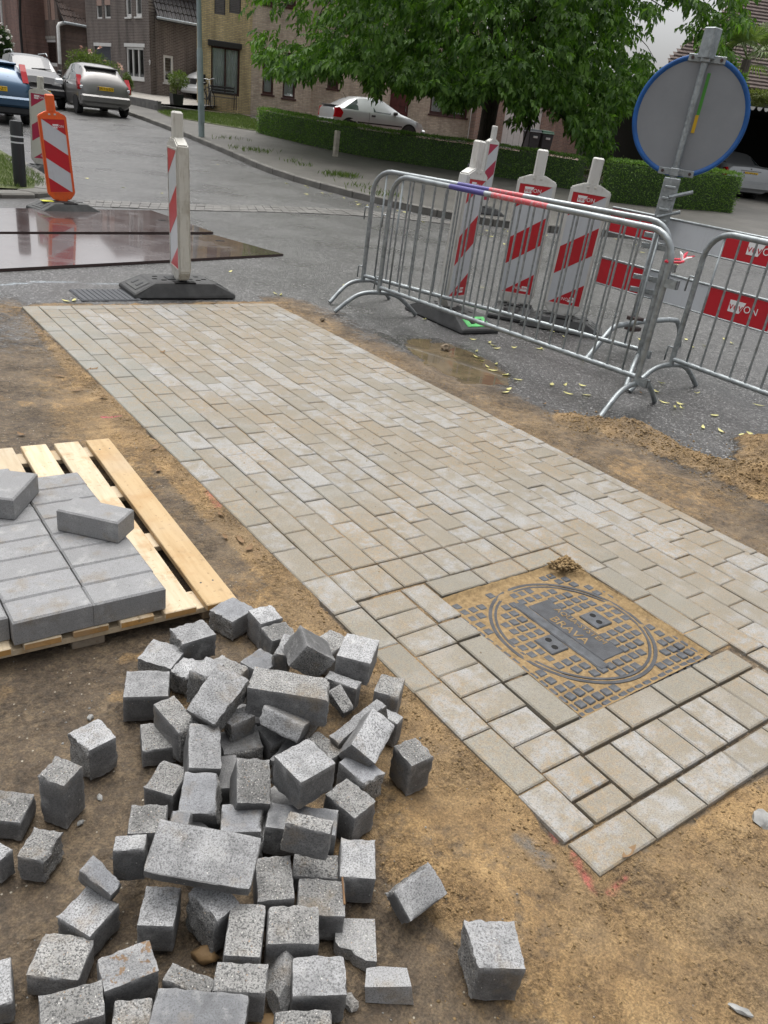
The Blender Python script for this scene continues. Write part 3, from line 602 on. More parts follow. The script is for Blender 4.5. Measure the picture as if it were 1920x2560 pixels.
for c in range(1, 17):
    jmax = 36. if c <= 9 else (44.75 if c == 10 else 47.45); k_ = 1+.0083*min(c, 12)/12 if c > 9 else 1.
    if c == 16: js = list(np.arange(1, 47, 1.03))
    else:
        s0 = 0 if c == 15 else 1; js = [s0]+[j*k_ for j in range(1 if c % 2 else 2, 49, 2) if j*k_ > s0+.2]
    if c == 10: js = [j for j in js if j < 36.4]+[37.6, 39.62, 41.6, 43.68]
    js = [j for j in js if j < jmax-.25]+[jmax]
    for a_, b_ in zip(js[:-1], js[1:]):
        jm = (a_+b_)/2; i0 = sh_(c, jm) if c > 1 else 1.; i1 = sh_(c+1, jm) if c < 16 else (17.42 if a_ > 20 else 17+.42*a_/20)
        mt = None
        if c in (1, 2) and a_ < 22: mt = 'paver_green'
        if c == 1 and 29 <= a_ <= 30.5: mt = 'paver_plain'
        if c == 10 and a_ > 39: mt = 'paver_plain'
        addp(i0, i1, a_, b_, mt)
for c in range(1, 10): addp(sh_(c, 36.8) if c > 1 else 1., sh_(c+1, 36.8), 36.03, 37.62)
cj = [37.72, 38.74, 39.75, 40.76, 41.78, 42.76, 43.79, 44.81, 45.79, 46.77]
for k in range(len(cj)-1):
    t_ = k/8.; addp(1.02, 2.66-.26*t_, cj[k], cj[k+1])
addp(1.06, 2.38, 46.82, 47.5)
for a_, b_, m_, x_ in [(37.68, 39.68, None, 2.72), (39.72, 40.7, 'paver_plain', 2.64), (40.76, 42.76, 'paver_plain', 2.6), (42.82, 44.82, 'paver_plain', 2.54)]: addp(x_, x_+.96, a_, b_, m_)
addp(3.74, 5.74, 37.66, 38.6, 'paver_plain'); addp(5.79, 7.72, 37.64, 38.58); addp(7.77, 9.68, 37.62, 38.55, 'paver_plain')
for a_, b_, m_ in [(2.47, 4.41, None), (4.46, 6.41, None), (6.46, 8.41, None), (8.46, 10.4, 'paver_plain')]: addp(a_, b_, 44.86, 45.82, m_)
for k in range(8): addp(2.42+k*1.0, 3.40+k*1.0, 45.88, 47.47)
for k in range(9): addp(1.965*k+.01, 1.965*(k+1)-.01, 47.55, 48.5)
# drop pieces of the columns that fall where the cross rows lie
PAV = [p for p in PAV if p[1]-p[0] > .2 and p[3]-p[2] > .2]
path = link('paved_path', None, kind='structure'); path.empty_display_size = .1
def paver_mesh(L, W, H=.08, b=.0042):
    """stone with chamfered top edges, origin at the top centre"""
    x, y = W/2, L/2; q = lambda d, z: [(-x+d, -y+d, z), (x-d, -y+d, z), (x-d, y-d, z), (-x+d, y-d, z)]
    vs = q(b, 0)+q(0, -b*.85)+q(0, -H); fs = [(0, 1, 2, 3)]
    for r_ in (0, 4): fs += [(r_+i, r_+4+i, r_+4+(i+1) % 4, r_+(i+1) % 4) for i in range(4)]
    return vs, fs
cache = {}; far = {}
def pdist(p): return math.hypot((p[0]+p[1])/2*M-CAM[0], -(p[2]+p[3])/2*JS*M-CAM[1])
PAV.sort(key=pdist); PAT = []
for n_, (i0, i1, j0, j1, mt) in enumerate(PAV):
    g_ = .0042; W = round((i1-i0)*M-g_+random.uniform(-.0008, .0006), 3); L = round((j1-j0)*JS*M-g_+random.uniform(-.0008, .0006), 3)
    mt = mt or ('paver_plain' if random.random() < .05 else 'paver'); cx, cy = (i0+i1)/2*M, -(j0+j1)/2*JS*M
    mm = Matrix.Translation((cx+random.uniform(-.0006, .0006), cy, random.uniform(-.0024, .002))) @ Matrix.Rotation(random.gauss(0, .004), 4, 'Z') @ Matrix.Rotation(random.gauss(0, .004), 4, 'X') @ Matrix.Rotation(random.gauss(0, .006), 4, 'Y')
    if n_ < 295:
        key = (W, L, mt)
        if key not in cache: cache[key] = MB().add(*paver_mesh(L, W)).mesh('paver', mt)
        link('paver', cache[key], path, mm)
    else:
        vs, fs = paver_mesh(L, W); far.setdefault(mt, MB()).add([mm @ Vector(v_) for v_ in vs], fs)
for mt, mb in far.items(): mb.build('far_pavers', mt, path, kind='stuff')
# ------------------------------------------------------------------ manhole cover in the path
cx, cy = 6.57*M, -41.72*JS*M; S = .327
cov = thing('manhole_cover', 'square cast-iron manhole cover filled with yellow sand, set in the path', 'manhole cover', at(cx, cy, -.008, RAD(.8)))
MB().cbox((-S, -S, -.07), (S, S, -.012), .004).build('frame', 'iron', cov)
# sand lying between the studs: uneven sheet
n_ = 90; xx = np.linspace(-S+.002, S-.002, n_); XX, YY = np.meshgrid(xx, xx, indexing='ij')
rim = np.minimum.reduce([S-np.abs(XX), S-np.abs(YY)]); zz = -.0085+.009*sstep(.022, .0, rim)+(fbm(XX, YY, .05, 91, 4)-.5)*.006+(fbm(XX, YY, .25, 92, 2)-.5)*.006
zz += .014*sstep(.055, .0, S-YY)*fbm(XX, YY, .07, 93, 3)+.014*sstep(.05, .0, S-XX)*fbm(XX, YY, .06, 94, 3)+.02*sstep(.13, 0, np.hypot(XX-S, YY-S))*(.4+fbm(XX, YY, .04, 95, 3))
b = NB('cover_sand'); g = b.geo(); mn = b.noise(g, 60, 5, .7); b.set(b.ramp(mn, [(.3, (.15, .10, .05)), (.5, (.25, .17, .08)), (.72, (.34, .245, .125))]), .95, 0, b.bump(b.noise(g, 260, 4, .7), .004, .9))
link('sand_fill', grid_mesh('sand_fill', XX, YY, zz, 'cover_sand'), cov, kind='stuff')
def studmesh(s, r=.003): return MB().cbox((-s, -s, -.012), (s, s, 0), r).mesh('stud', 'iron_raised')
sm_ = studmesh(.0152); pit = .0395; R0 = .268; rnd = random.Random(3)
for ix in range(-8, 9):
    for iy in range(-8, 9):
        x, y = ix*pit, iy*pit
        if max(abs(x), abs(y)) > S-.009: continue
        r_ = math.hypot(x, y)
        if abs(r_-R0) < .021: continue
        if r_ < R0:
            if -.095 < x < .075 and abs(y) < .175: continue                      # bar and lettering
            if abs(x+.135) < .05 and abs(y+.03) < .05: continue
            if abs(x-.125) < .05 and abs(y-.0) < .05: continue
        if x > .26 and y > .16: continue
        if y > .27 and rnd.random() < .6: continue
        link('stud', sm_, cov, Matrix.Translation((x, y, -.0035-rnd.random()*.002)) @ Matrix.Rotation(rnd.gauss(0, .05), 4, 'Z'))
for rr_, w_ in ((.277, .006), (.259, .0045)):
    mb = MB(); n = 64
    for k in range(n):
        a0, a1 = 2*math.pi*k/n, 2*math.pi*(k+1)/n; P = []
        for a_ in (a0, a1):
            for r2, z2 in ((rr_-w_, -.014), (rr_-w_, -.0055), (rr_+w_, -.0055), (rr_+w_, -.014)): P.append((r2*math.cos(a_), r2*math.sin(a_), z2))
        mb.add(P, [(0, 4, 5, 1), (1, 5, 6, 2), (2, 6, 7, 3)])
    mb.build('ring', 'iron', cov)
MB().cbox((-.088, -.2, -.014), (-.045, .2, -.003), .004).build('bar', 'iron_raised', cov)
MB().cbox((-.04, -.17, -.014), (.066, .17, -.0065), .003).build('name_plate', 'iron', cov)
TR = Matrix.Rotation(-math.pi/2, 4, 'Z')
for s_, x_, sz in (('BRAVA', -.012, .052), ('AQUA-SYSTEM', .043, .034)): text('lettering', s_, sz, 'cover_sand', cov, Matrix.Translation((x_, 0, -.006)) @ TR, .0008)
for x_, y_ in ((-.135, -.03), (.125, 0.)):
    lp = MB().cbox((x_-.04, y_-.042, -.014), (x_+.04, y_+.042, -.002), .003).build('lift_plate', 'iron_raised', cov)
    for d_ in (-.019, .019): MB().lathe([(.0001, -.0015), (.0115, -.0012), (.0115, -.004)], 12, 0, Matrix.Translation((x_+d_*.3, y_+d_, 0))).build('lift_hole', 'under', lp)
# iron grate of a road gully under the rubber foot
gr = thing('road_gully', 'rusted cast-iron gully grate in the asphalt beside the rubber foot', 'drain', at(.66, .30, .002))
MB().cbox((-.22, -.17, -.03), (.22, .17, .001), .004).build('frame', 'iron', gr)
gs = MB().cbox((-.016, -.016, -.004), (.016, .016, .004), .003).mesh('stud', 'iron_raised')
for ix in range(-5, 6):
    for iy in range(-4, 5): link('stud', gs, gr, Matrix.Translation((ix*.039, iy*.037, .002)))
# ------------------------------------------------------------------ pallet with grey pavers
ROT = RAD(1.9)
PM = Matrix.Translation((-.30, -3.18, 0)) @ Matrix.Rotation(-ROT, 4, 'Z')
pal = thing('wooden_pallet', 'pale wooden pallet carrying a layer of grey pavers beside the path', 'pallet', PM @ Matrix.Translation((0, 0, -.022)))
for k in range(8):
    x = -.128*k; y0, y1 = -.665+random.uniform(-.006, .006), .665+random.uniform(-.008, .008)
    if k == 0: y0, y1 = -.675, .67
    mb = MB().cbox((x-.049, y0, .050), (x+.049, y1, .072), .0025); ob = mb.build('deck_board', ['wood_tan' if k == 0 else 'wood', 'wood_end'], pal)
    for p in ob.data.polygons:
        if abs(p.normal.y) > .8: p.material_index = 1
for y in (-.6, -.2, .2, .6): MB().cbox((-.96, y-.05, .030), (.045, y+.05, .0495), .002).build('bearer_board', 'wood', pal)
for y in (-.6, .6):
    for k in (0, 3, 6): MB().cbox((-.128*k-.05, y-.045, .0), (-.128*k+.04, y+.045, .0295), .003).build('block', 'wood_grey', pal)
for y in (.56, -.55):
    for k in range(2): MB().lathe([(.0001, .0728), (.0035, .0728), (.0035, .071)], 8, 0, Matrix.Translation((-.02+.04*k, y, 0))).build('nail', 'iron', pal)
# a block: chamfered stone standing on its base, origin at the base centre
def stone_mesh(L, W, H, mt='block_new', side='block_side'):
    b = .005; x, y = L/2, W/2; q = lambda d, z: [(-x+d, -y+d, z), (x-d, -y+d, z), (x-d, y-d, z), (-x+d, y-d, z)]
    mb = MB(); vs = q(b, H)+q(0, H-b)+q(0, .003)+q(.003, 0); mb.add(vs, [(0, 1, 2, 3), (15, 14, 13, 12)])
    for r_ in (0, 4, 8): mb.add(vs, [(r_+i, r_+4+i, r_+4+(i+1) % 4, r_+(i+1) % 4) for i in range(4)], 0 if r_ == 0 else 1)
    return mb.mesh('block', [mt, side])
full = stone_mesh(.207, .1045, .075)
SX0 = -.487; G3 = 'new grey pavers lying on the pallet'; rows = 9; names_c = ['right', 'middle', 'left']; ordn = ['first', 'second', 'third', 'fourth', 'fifth', 'sixth', 'seventh', 'eighth', 'ninth', 'tenth']
for c in range(4):
    for r_ in range(rows):
        if c == 2 and r_ == 0: pass
        x = SX0-.105-.2105*c; y = -3.825+.0535+.1075*r_+(.03 if c == 2 else 0)+(.055 if c == 3 else 0)
        if c == 0 and r_ > 7: continue
        o = link('concrete_paver', full, None, Matrix.Translation((x+random.uniform(-.0015, .0015), y, .0505)) @ Matrix.Rotation(random.gauss(0, .006)+RAD(.6), 4, 'Z'),
                 label='smooth grey paver on the pallet, %s from the near end, %s column' % (ordn[r_], ['rightmost', 'second', 'third', 'leftmost'][c]), category='paver', group=G3)
for x, y, an, lb in [(-.562, -3.418, -46.5, 'loose grey paver lying askew on the pallet layer, nearer the wooden boards'), (-.757, -3.152, 56, 'loose grey paver lying askew on the pallet layer, cut by the left picture edge')]:
    link('concrete_paver', full, None, Matrix.Translation((x, y, .1262)) @ Matrix.Rotation(RAD(an), 4, 'Z'), label=lb, category='paver', group=G3)
# ------------------------------------------------------------------ heap of cut and broken paver halves
# crop windows in which the corners were read: x0, y0, scale
CR = dict(P0=(280,1480,1.975),P1=(300,1480,4.1475),P2=(680,1540,3.95),P3=(340,1840,4.1475),P4=(640,1880,2.38),P5=(0,1760,2.38),P6=(0,2160,2.38),P7=(340,2160,2.38),P8=(680,2160,2.38),P9=(960,2120,2.38),PA=(0,1760,2.5136),PX=(0,0,1))
# three corners of the visible face (middle one shared), height of that face above the soil, depth, broken sides (t top, p, q, s, o), label
ST = [
('P1',(935,165),(1165,310),(1395,165),.078,.078,'o','smooth-topped half paver with white chalk mark, beside the pallet board'),
('P0',(660,90),(733,158),(855,130),.097,.097,'s','pale half paver standing on end, touching the chalk-marked half'),
('P0',(735,170),(790,242),(915,205),.095,.095,'t','pale rough half paver leaning behind the prism-shaped piece'),
('P1',(505,375),(635,545),(1000,430),.108,.08,'o','half paver with black broken front, nearest the pallet corner'),
('P1',(330,478),(165,690),(525,800),.078,.078,'q','flat half paver behind the big square half at the left rim of the heap'),
('P1',(75,815),(25,1090),(505,1070),.085,.085,'','big square half paver at the left rim with yellow smear on its corner'),
('P1',(505,820),(710,880),(860,720),.078,.078,'so','half-hidden dark paver piece under the black-fronted half'),
('P1',(715,810),(890,915),(1050,730),.145,.1,'o','bright-topped half paver with black broken front, left of the tilted oblong'),
('P1',(1050,755),(670,1220),(1010,1355),(.225,.16,.16),.075,'s','tilted oblong grey paver piece lying across the left of the heap'),
('P1',(1030,760),(1250,865),(1335,770),.14,.09,'t','bright rough chip tucked behind the tilted oblong piece'),
('P0',(625,345),(740,405),(845,335),.09,.09,'','smooth half paver at the back of the heap behind the long slab'),
('P2',(150,180),(5,365),(170,375),.13,.08,'o','thin bright paver slice at the back, left of the prism-shaped piece'),
('P2',(190,515),(350,290),(600,480),(.135,.205,.135),.095,'t','half paver tipped on edge like a prism, dark broken end to the front'),
('P2',(710,150),(630,385),(970,485),.168,.08,'','cube-like half paver riding high at the back right of the heap'),
('P2',(405,240),(570,380),(720,200),.085,.085,'t','tan-stained rough half paver behind the high cube at the back'),
('P2',(560,540),(515,605),(828,735),.115,.08,'','dark slab edge under the high cube at the back right'),
('P2',(545,720),(680,665),(845,885),(.16,.17,.14),.06,'tp','thin broken flake with brown pebbles leaning right of the long slab'),
('P2',(985,765),(560,1180),(650,1280),(.16,.12,.12),.09,'s','long dark bar-like offcut standing on edge at the right of the heap'),
('P2',(1000,760),(1255,805),(1355,625),.1,.1,'t','rough-topped half paver at the right rim beside the path'),
('P2',(1050,960),(1235,1070),(1295,990),.085,.085,'','small grey offcut behind the leaning half at the right'),
('P2',(780,1265),(1025,1465),(1235,1085),(.165,.13,.155),.08,'','leaning half paver with even grey top at the right of the heap'),
('P2',(1210,1270),(1380,1480),(1595,1370),.105,.105,'t','tall half paver standing alone at the right rim of the heap'),
('P2',(640,1440),(905,1659),(1115,1535),.11,.09,'q','smooth flat half paver with a small chip lying on it, lower right'),
('P2',(25,1370),(285,1650),(630,1440),.195,.085,'','big cube-like half paver turned cornerwise on top of the heap'),
('P2',(390,1170),(610,1400),(700,1300),.1,.1,'to','dark broken piece behind the cornerwise cube'),
('P0',(760,565),(705,650),(925,715),(.17,.13,.13),.1,'o','tilted half paver with dark broken front in the middle of the heap'),
('P0',(705,365),(665,470),(1065,530),.2,.092,'ts','long grey slab lying on top at the back of the heap'),
('P0',(560,600),(600,660),(700,600),.12,.12,'o','dark block in shadow under the tilted oblong piece'),
('P1',(530,1100),(620,1480),(790,1330),.12,.1,'tq','rough broken chunk left of the tilted oblong piece'),
('P1',(205,1365),(230,1650),(590,1600),.058,.058,'ts','low speckled half paver at the left rim, rough side up'),
('P3',(579,-138),(540,330),(895,325),(.145,.13,.12),.085,'','half paver with sloping left edge in the left middle of the heap'),
('P3',(475,360),(425,800),(835,835),(.125,.1,.1),.085,'s','smooth dark half paver with white chip marks, below the sloping-edged half'),
('P3',(80,520),(385,620),(560,320),.078,.078,'t','speckled half paver wedged at the left of the smooth dark half'),
('P3',(1080,220),(1045,695),(1410,680),(.155,.13,.12),.085,'t','rust-flecked half paver left of the cornerwise cube'),
('P3',(850,705),(870,1000),(1335,1030),.1,.09,'s','smooth pale half paver partly under the big slab'),
('P4',(95,292),(50,445),(480,475),.1,.085,'','smooth paver lying flat below the cornerwise cube'),
('P4',(185,348),(160,420),(440,490),.18,.085,'to','half paver on top, bright rim and dark pebbly front, lower middle'),
('P4',(410,245),(590,395),(720,285),.095,.095,'t','pebbly-topped half paver at the lower right of the heap'),
('P4',(520,505),(495,740),(715,745),.08,.08,'','pale half paver lying straight at the right rim, lower part'),
('P4',(5,625),(8,890),(235,860),.085,.085,'t','pebbly half paver right of the big slab'),
('P4',(230,590),(215,735),(490,750),.055,.055,'t','low pebbly piece in shadow under the dark-fronted half'),
('P8',(165,75),(145,300),(437,308),.078,.078,'t','pebbly half paver with a rusty wire on it, bottom right of the heap'),
('PX',(671.9,2260.8),(665.6,2359.6),(799.7,2357.5),.1,.1,'t','pebbly half paver with brown soil on its front edge'),
('P7',(580,225),(515,545),(745,545),.1,.1,'t','pebbly half paver with bare left side, below the big slab'),
('P7',(470,570),(450,755),(770,790),.12,.09,'t','white-pebbled half paver at the bottom of the heap, next to the rubble chunk'),
('P7',(130,725),(60,990),(640,1030),.13,.08,'','large smooth grey paver cut by the bottom picture edge'),
('P7',(235,585),(150,690),(445,750),.08,.08,'t','greenish rough piece behind the large smooth paver at the bottom'),
('P6',(215,785),(230,1010),(628,910),.1,.1,'t','pale rough half paver at the bottom left of the heap'),
('P6',(565,560),(615,765),(950,640),.1,.1,'','half paver smeared with rust-brown clay at the bottom left'),
('P6',(270,405),(145,660),(470,685),.062,.062,'tp','flat half paver with large white pebbles at the lower left'),
('P6',(660,810),(655,1010),(895,1005),.09,.09,'t','cream speckled piece cut by the bottom edge, left of the large smooth paver'),
('P6',(325,320),(535,435),(725,235),.072,.072,'','pale grey half paver lying cornerwise at the left of the heap'),
('PX',(204.9,2167.8),(276.5,2243.4),(304,2201.6),(.13,.1,.11),.08,'s','narrow smooth offcut lying over the pale cornerwise half'),
('P7',(45,125),(0,365),(222,385),.08,.08,'','dark half paver below the big slab at its left end'),
('P3',(230,850),(65,1400),(1175,1640),(.185,.16,.145),.034,'','big slab on top with a white scratch across it, front of the heap'),
('PA',(735,820),(705,925),(915,900),.14,.09,'','ribbed half paver sticking out left under the big slab'),
('PA',(830,630),(795,815),(1040,800),.1,.1,'t','pebbly half paver behind the left end of the big slab'),
('PA',(1075,720),(1190,770),(1165,675),.13,.1,'','small smooth corner of a block behind the big slab'),
('P7',(330,150),(470,355),(600,205),.1,.1,'o','dark block turned cornerwise in the hollow below the big slab'),
('P5',(215,430),(380,490),(500,360),.13,.13,'tp','tall paver piece standing upright on the soil, left of the heap'),
('P5',(400,165),(515,285),(700,195),.1,.1,'o','half paver with dark pebbly front standing alone left of the heap'),
('P5',(-130,670),(120,705),(200,525),.06,.06,'t','low pale piece at the left picture edge beside the upright one'),
('P5',(215,730),(95,905),(280,925),.07,.07,'ts','small pebbly half in front of the upright piece'),
('P5',(-80,880),(-10,940),(42,890),.07,.07,'','block corner at the left picture edge below the low pale piece'),
('P6',(-110,600),(-60,860),(55,835),.06,.06,'','block edge at the left picture edge near the bottom'),
('P8',(125,545),(120,790),(450,770),.085,.085,'','pale half paver with rounded edges at the bottom right of the heap'),
('P8',(20,865),(10,1030),(362,1010),.075,.075,'t','speckled half paver cut by the bottom edge, rightmost of the bottom row'),
('P9',(40,250),(160,440),(395,290),(.085,.052,.06),.055,'p','bright half paver lying tilted on the soil right of the heap'),
('P9',(500,420),(540,715),(845,710),.1,.1,'o','dark weathered half paver alone on the sand, farthest right'),
]
rs = random.Random(11)
def rough_block(b, u, v, n, l1, l2, t, br, seed, cuts=9):
    """block filling corner b + u*l1 + v*l2 - n*t, worn edges, broken sides made uneven"""
    bm = bmesh.new(); bmesh.ops.create_cube(bm, size=1); bmesh.ops.subdivide_edges(bm, edges=bm.edges[:], cuts=cuts, use_grid_fill=True)
    r_ = random.Random(seed); dims = (l1, l2, t); flag = {}
    if 'p' in br: flag[(0, 1)] = 1
    if 'q' in br: flag[(0, -1)] = 1
    if 's' in br: flag[(1, 1)] = 1
    if 'o' in br: flag[(1, -1)] = 1
    if 't' in br: flag[(2, 1)] = .30
    ph = [r_.uniform(0, 50) for _ in range(6)]; cut = {k: r_.uniform(-.006, .006) for k in flag}; cut2 = {k: r_.uniform(-.005, .005) for k in flag}
    from mathutils import noise as mn_
    base = [q.co.copy() for q in bm.verts]
    for q, c0 in zip(bm.verts, base):
        p = [c0[i]*dims[i] for i in range(3)]
        ext = [abs(abs(c0[i])-.5) < 1e-4 for i in range(3)]
        if sum(ext) >= 2:                                   # worn corners and edges
            d_ = .0030+.0045*mn_.noise(Vector(p)*70+Vector((seed, 0, 0)))
            for i in range(3):
                if ext[i]: p[i] -= math.copysign(d_*.6, c0[i])
        for (ax, sg), k in flag.items():
            near = c0[ax]*sg+.5                              # 1 at that side, 0 at the far one
            w_ = max(0., (near-.8)/.2)
            if w_ > 0:
                pv = Vector((p[0], p[1], p[2])); nz = mn_.fractal(pv*55+Vector((ph[0]+seed, ph[1], ph[2])), .7, 2.1, 4)
                nz2 = mn_.noise(pv*120+Vector((seed, 3, 9)))
                o1, o2 = [i for i in range(3) if i != ax]
                slope = (cut[(ax, sg)]*c0[o1]*2+cut2[(ax, sg)]*c0[o2]*2) if k == 1 else 0
                p[ax] += sg*w_*(k*.0048*nz+.0022*nz2*(1 if k == 1 else .6)+slope-.002*k)
                if k == 1 and sum(ext) >= 2:
                    for i in (o1, o2):
                        if ext[i]: p[i] -= math.copysign(.004*abs(mn_.noise(pv*60+Vector((seed, 7, 1)))), c0[i])
        q.co = Vector(p)
    bm.normal_update(); mi = []
    for f in bm.faces:
        c = sum((base[q.index] for q in f.verts), Vector())/len(f.verts); ax = max(range(3), key=lambda i: abs(c[i])); sg = 1 if c[ax] > 0 else -1
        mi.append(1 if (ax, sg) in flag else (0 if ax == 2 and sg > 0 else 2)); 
    for f, m_ in zip(bm.faces, mi): f.material_index = m_; f.smooth = False
    me = bpy.data.meshes.new('block'); bm.to_mesh(me); bm.free()
    for p_ in me.polygons: p_.use_smooth = p_.material_index != 1
    me.set_sharp_from_angle(angle=RAD(38))
    C = np.array(b)+u*l1/2+v*l2/2-n*t/2; m_ = Matrix.Identity(4)
    for i in range(3): m_[i][0], m_[i][1], m_[i][2], m_[i][3] = u[i], v[i], n[i], C[i]
    return me, m_
SOIL = -.02
for k, (cr, P, Q, S_, z, t, br, lb) in enumerate(ST):
    o_ = CR[cr]; zs = z if isinstance(z, tuple) else (z, z, z)
    a, b_, c_ = [gnd(o_[0]+q[0]/o_[2], o_[1]+q[1]/o_[2], zz+SOIL) for q, zz in zip((P, Q, S_), zs)]
    e1, e2 = a-b_, c_-b_; l1, l2 = np.linalg.norm(e1), np.linalg.norm(e2); e1 /= l1; e2 /= l2
    s1, d1 = e1+e2, e1-e2; s1 /= np.linalg.norm(s1); d1 /= np.linalg.norm(d1); u, v = (s1+d1)/2**.5, (s1-d1)/2**.5; n = np.cross(u, v)
    if n@(CAM-b_) < 0:                                        # keep the box right-handed with the seen face outside
        u, v, l1, l2 = v, u, l2, l1; n = -n; br = br.translate(str.maketrans('pqso', 'sopq'))
    l1, l2 = max(l1, .035), max(l2, .035)
    me, m_ = rough_block(b_, u, v, n, l1, l2, t-.003, br, k*3.7+1)
    sm_top = 'pebbl' in lb or 'speckled' in lb or 'rough' in lb
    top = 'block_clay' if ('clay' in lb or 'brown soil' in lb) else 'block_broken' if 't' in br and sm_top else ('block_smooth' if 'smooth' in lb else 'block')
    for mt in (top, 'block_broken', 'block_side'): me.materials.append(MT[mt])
    zmin = min((m_ @ q.co).z for q in me.vertices)
    if zmin < SOIL-.012: m_ = Matrix.Translation((0, 0, SOIL-.012-zmin)) @ m_
    o = link('broken_paver', me, None, m_, label=lb, category='paver', group='cut and broken paver halves in the heap')
# lowest layer, only glimpsed between the others
for k, (px, py) in enumerate([(505, 1690), (565, 1752), (640, 1800), (600, 1868), (700, 1842), (752, 1790), (548, 1950), (668, 2030), (612, 2095), (480, 2110), (735, 1900), (560, 1690)]):
    P = gnd(px, py, .02); an = rs.uniform(0, 6.28); u = np.array([math.cos(an), math.sin(an), 0]); v = np.array([-math.sin(an), math.cos(an), 0]); n = np.array([0, 0, 1.])
    me, m_ = rough_block(P-u*.05-v*.04+n*(SOIL+.066-.02), u, v, n, .1, .08, .068, 's', 300+k, 5)
    for mt in ('block_side', 'block_broken', 'block_side'): me.materials.append(MT[mt])  # tops take the dark side tone, painting in the shade of the gaps
    link('broken_paver', me, None, m_, label='paver half at the bottom of the heap, glimpsed in the dark gaps', category='paver', group='lowest layer of the heap')
# chips and rubble between the halves
def chip(px, py, z, size, label, mat='block_broken', flat=.5, name='paver_chip', cat='chip', grp=None, seed=0):
    P = gnd(px, py, z); bm = bmesh.new(); bmesh.ops.create_icosphere(bm, subdivisions=2, radius=1); r_ = random.Random(seed*7+1)
    from mathutils import noise as mn_
    off = Vector((r_.uniform(0, 99), 0, 0))
    for q in bm.verts:
        d_ = 1+.5*mn_.noise(q.co*1.4+off)+.2*mn_.noise(q.co*4+off); q.co = Vector((q.co.x*d_*size[0], q.co.y*d_*size[1], q.co.z*d_*size[2]))
    me = bpy.data.meshes.new(name); bm.to_mesh(me); bm.free(); me.materials.append(MT[mat]); me.shade_smooth()
    if mat != 'tan_rock': me.set_sharp_from_angle(angle=RAD(25))
    zmin = min(q.co.z for q in me.vertices)
    o = link(name, me, None, at(P[0], P[1], gh(P[0], P[1])-zmin-.002 if z < .02 else z, r_.uniform(0, 6)), label=label, category=cat)
    if grp: o['group'] = grp
    return o
fr = [gnd(680+x/2.38, 2160+y/2.38, 0.005) for x, y in [(375, 330), (610, 337), (622, 590), (560, 585), (490, 548), (470, 520), (400, 505), (375, 470)]]
c0 = sum(fr)/len(fr); mb = MB(); mb.prism([(p[0]-c0[0], p[1]-c0[1]) for p in fr], 0, .032, 'z')
mb.build('paver_chip', 'block_broken', None, at(c0[0], c0[1], SOIL-.002), label='flat jagged paver shard on the soil at the lower right of the heap', category='chip')
fr = [gnd(680+x/2.38, 2160+y/2.38, 0.015) for x, y in [(560, 630), (640, 618), (800, 628), (828, 738), (690, 742), (550, 742)]]
c0 = sum(fr)/len(fr); mb = MB(); top_ = [(p[0]-c0[0], p[1]-c0[1], .042) for p in fr]; bot_ = [(p[0]-c0[0]+.004, (p[1]-c0[1])*1.15-.006, 0) for p in fr]; n = len(fr)
mb.add(top_+bot_, [tuple(range(n))[::-1], tuple(range(n, 2*n))]+[(i, (i+1) % n, n+(i+1) % n, n+i) for i in range(n)])
mb.build('paver_chip', 'block', None, at(c0[0], c0[1], SOIL-.002), label='small wedge-shaped paver end piece on the soil, right of the heap', category='chip')
chip(340+862/2.38, 2160+725/2.38, .0, (.026, .055, .04), 'crumbly concrete rubble chunk between two halves at the bottom', seed=1)
chip(680+470/2.38, 2160+800/2.38, .0, (.013, .018, .012), 'small concrete chip beside the rounded pale half', seed=2)
chip(340+420/2.38, 2160+510/2.38, .0, (.014, .024, .014), 'tan brown stone lying in the hollow of the heap', 'tan_rock', name='stone', cat='stone', seed=3)
chip(340+760/2.38, 2160+915/2.38, .0, (.035, .018, .012), 'mossy brown stone at the bottom edge of the heap', 'tan_rock', name='stone', cat='stone', seed=5)
chip(0+535/2.38, 1760+48/2.38, .0, (.010, .008, .006), 'grey concrete crumb on the mud above the lone halves', 'grey_pebble', seed=6)
chip(0+592/2.38, 1760+513/2.38, .0, (.009, .006, .005), 'pale concrete crumb below the dark-fronted lone half', 'grey_pebble', seed=7)
chip(0+477/2.38, 1760+670/2.38, .0, (.008, .006, .005), 'grey concrete crumb right of the upright piece', 'grey_pebble', seed=8)
chip(1113, 872, 0, (.035, .03, .025), 'fist-sized dark stone at the puddle edge by the barrier', 'rock', name='stone', cat='stone', seed=9)
chip(806, 803, 0, (.02, .02, .018), 'small brown stone near the barrier foot', 'rock', name='stone', cat='stone', seed=10)
chip(1905, 2050, 0, (.03, .025, .012), 'dark grey stone in the sand at the right picture edge', 'grey_pebble', name='stone', cat='stone', seed=11)
chip(1855, 2520, 0, (.008, .022, .006), 'slender grey pebble in the mud at the bottom right', 'grey_pebble', name='stone', cat='stone', seed=12)
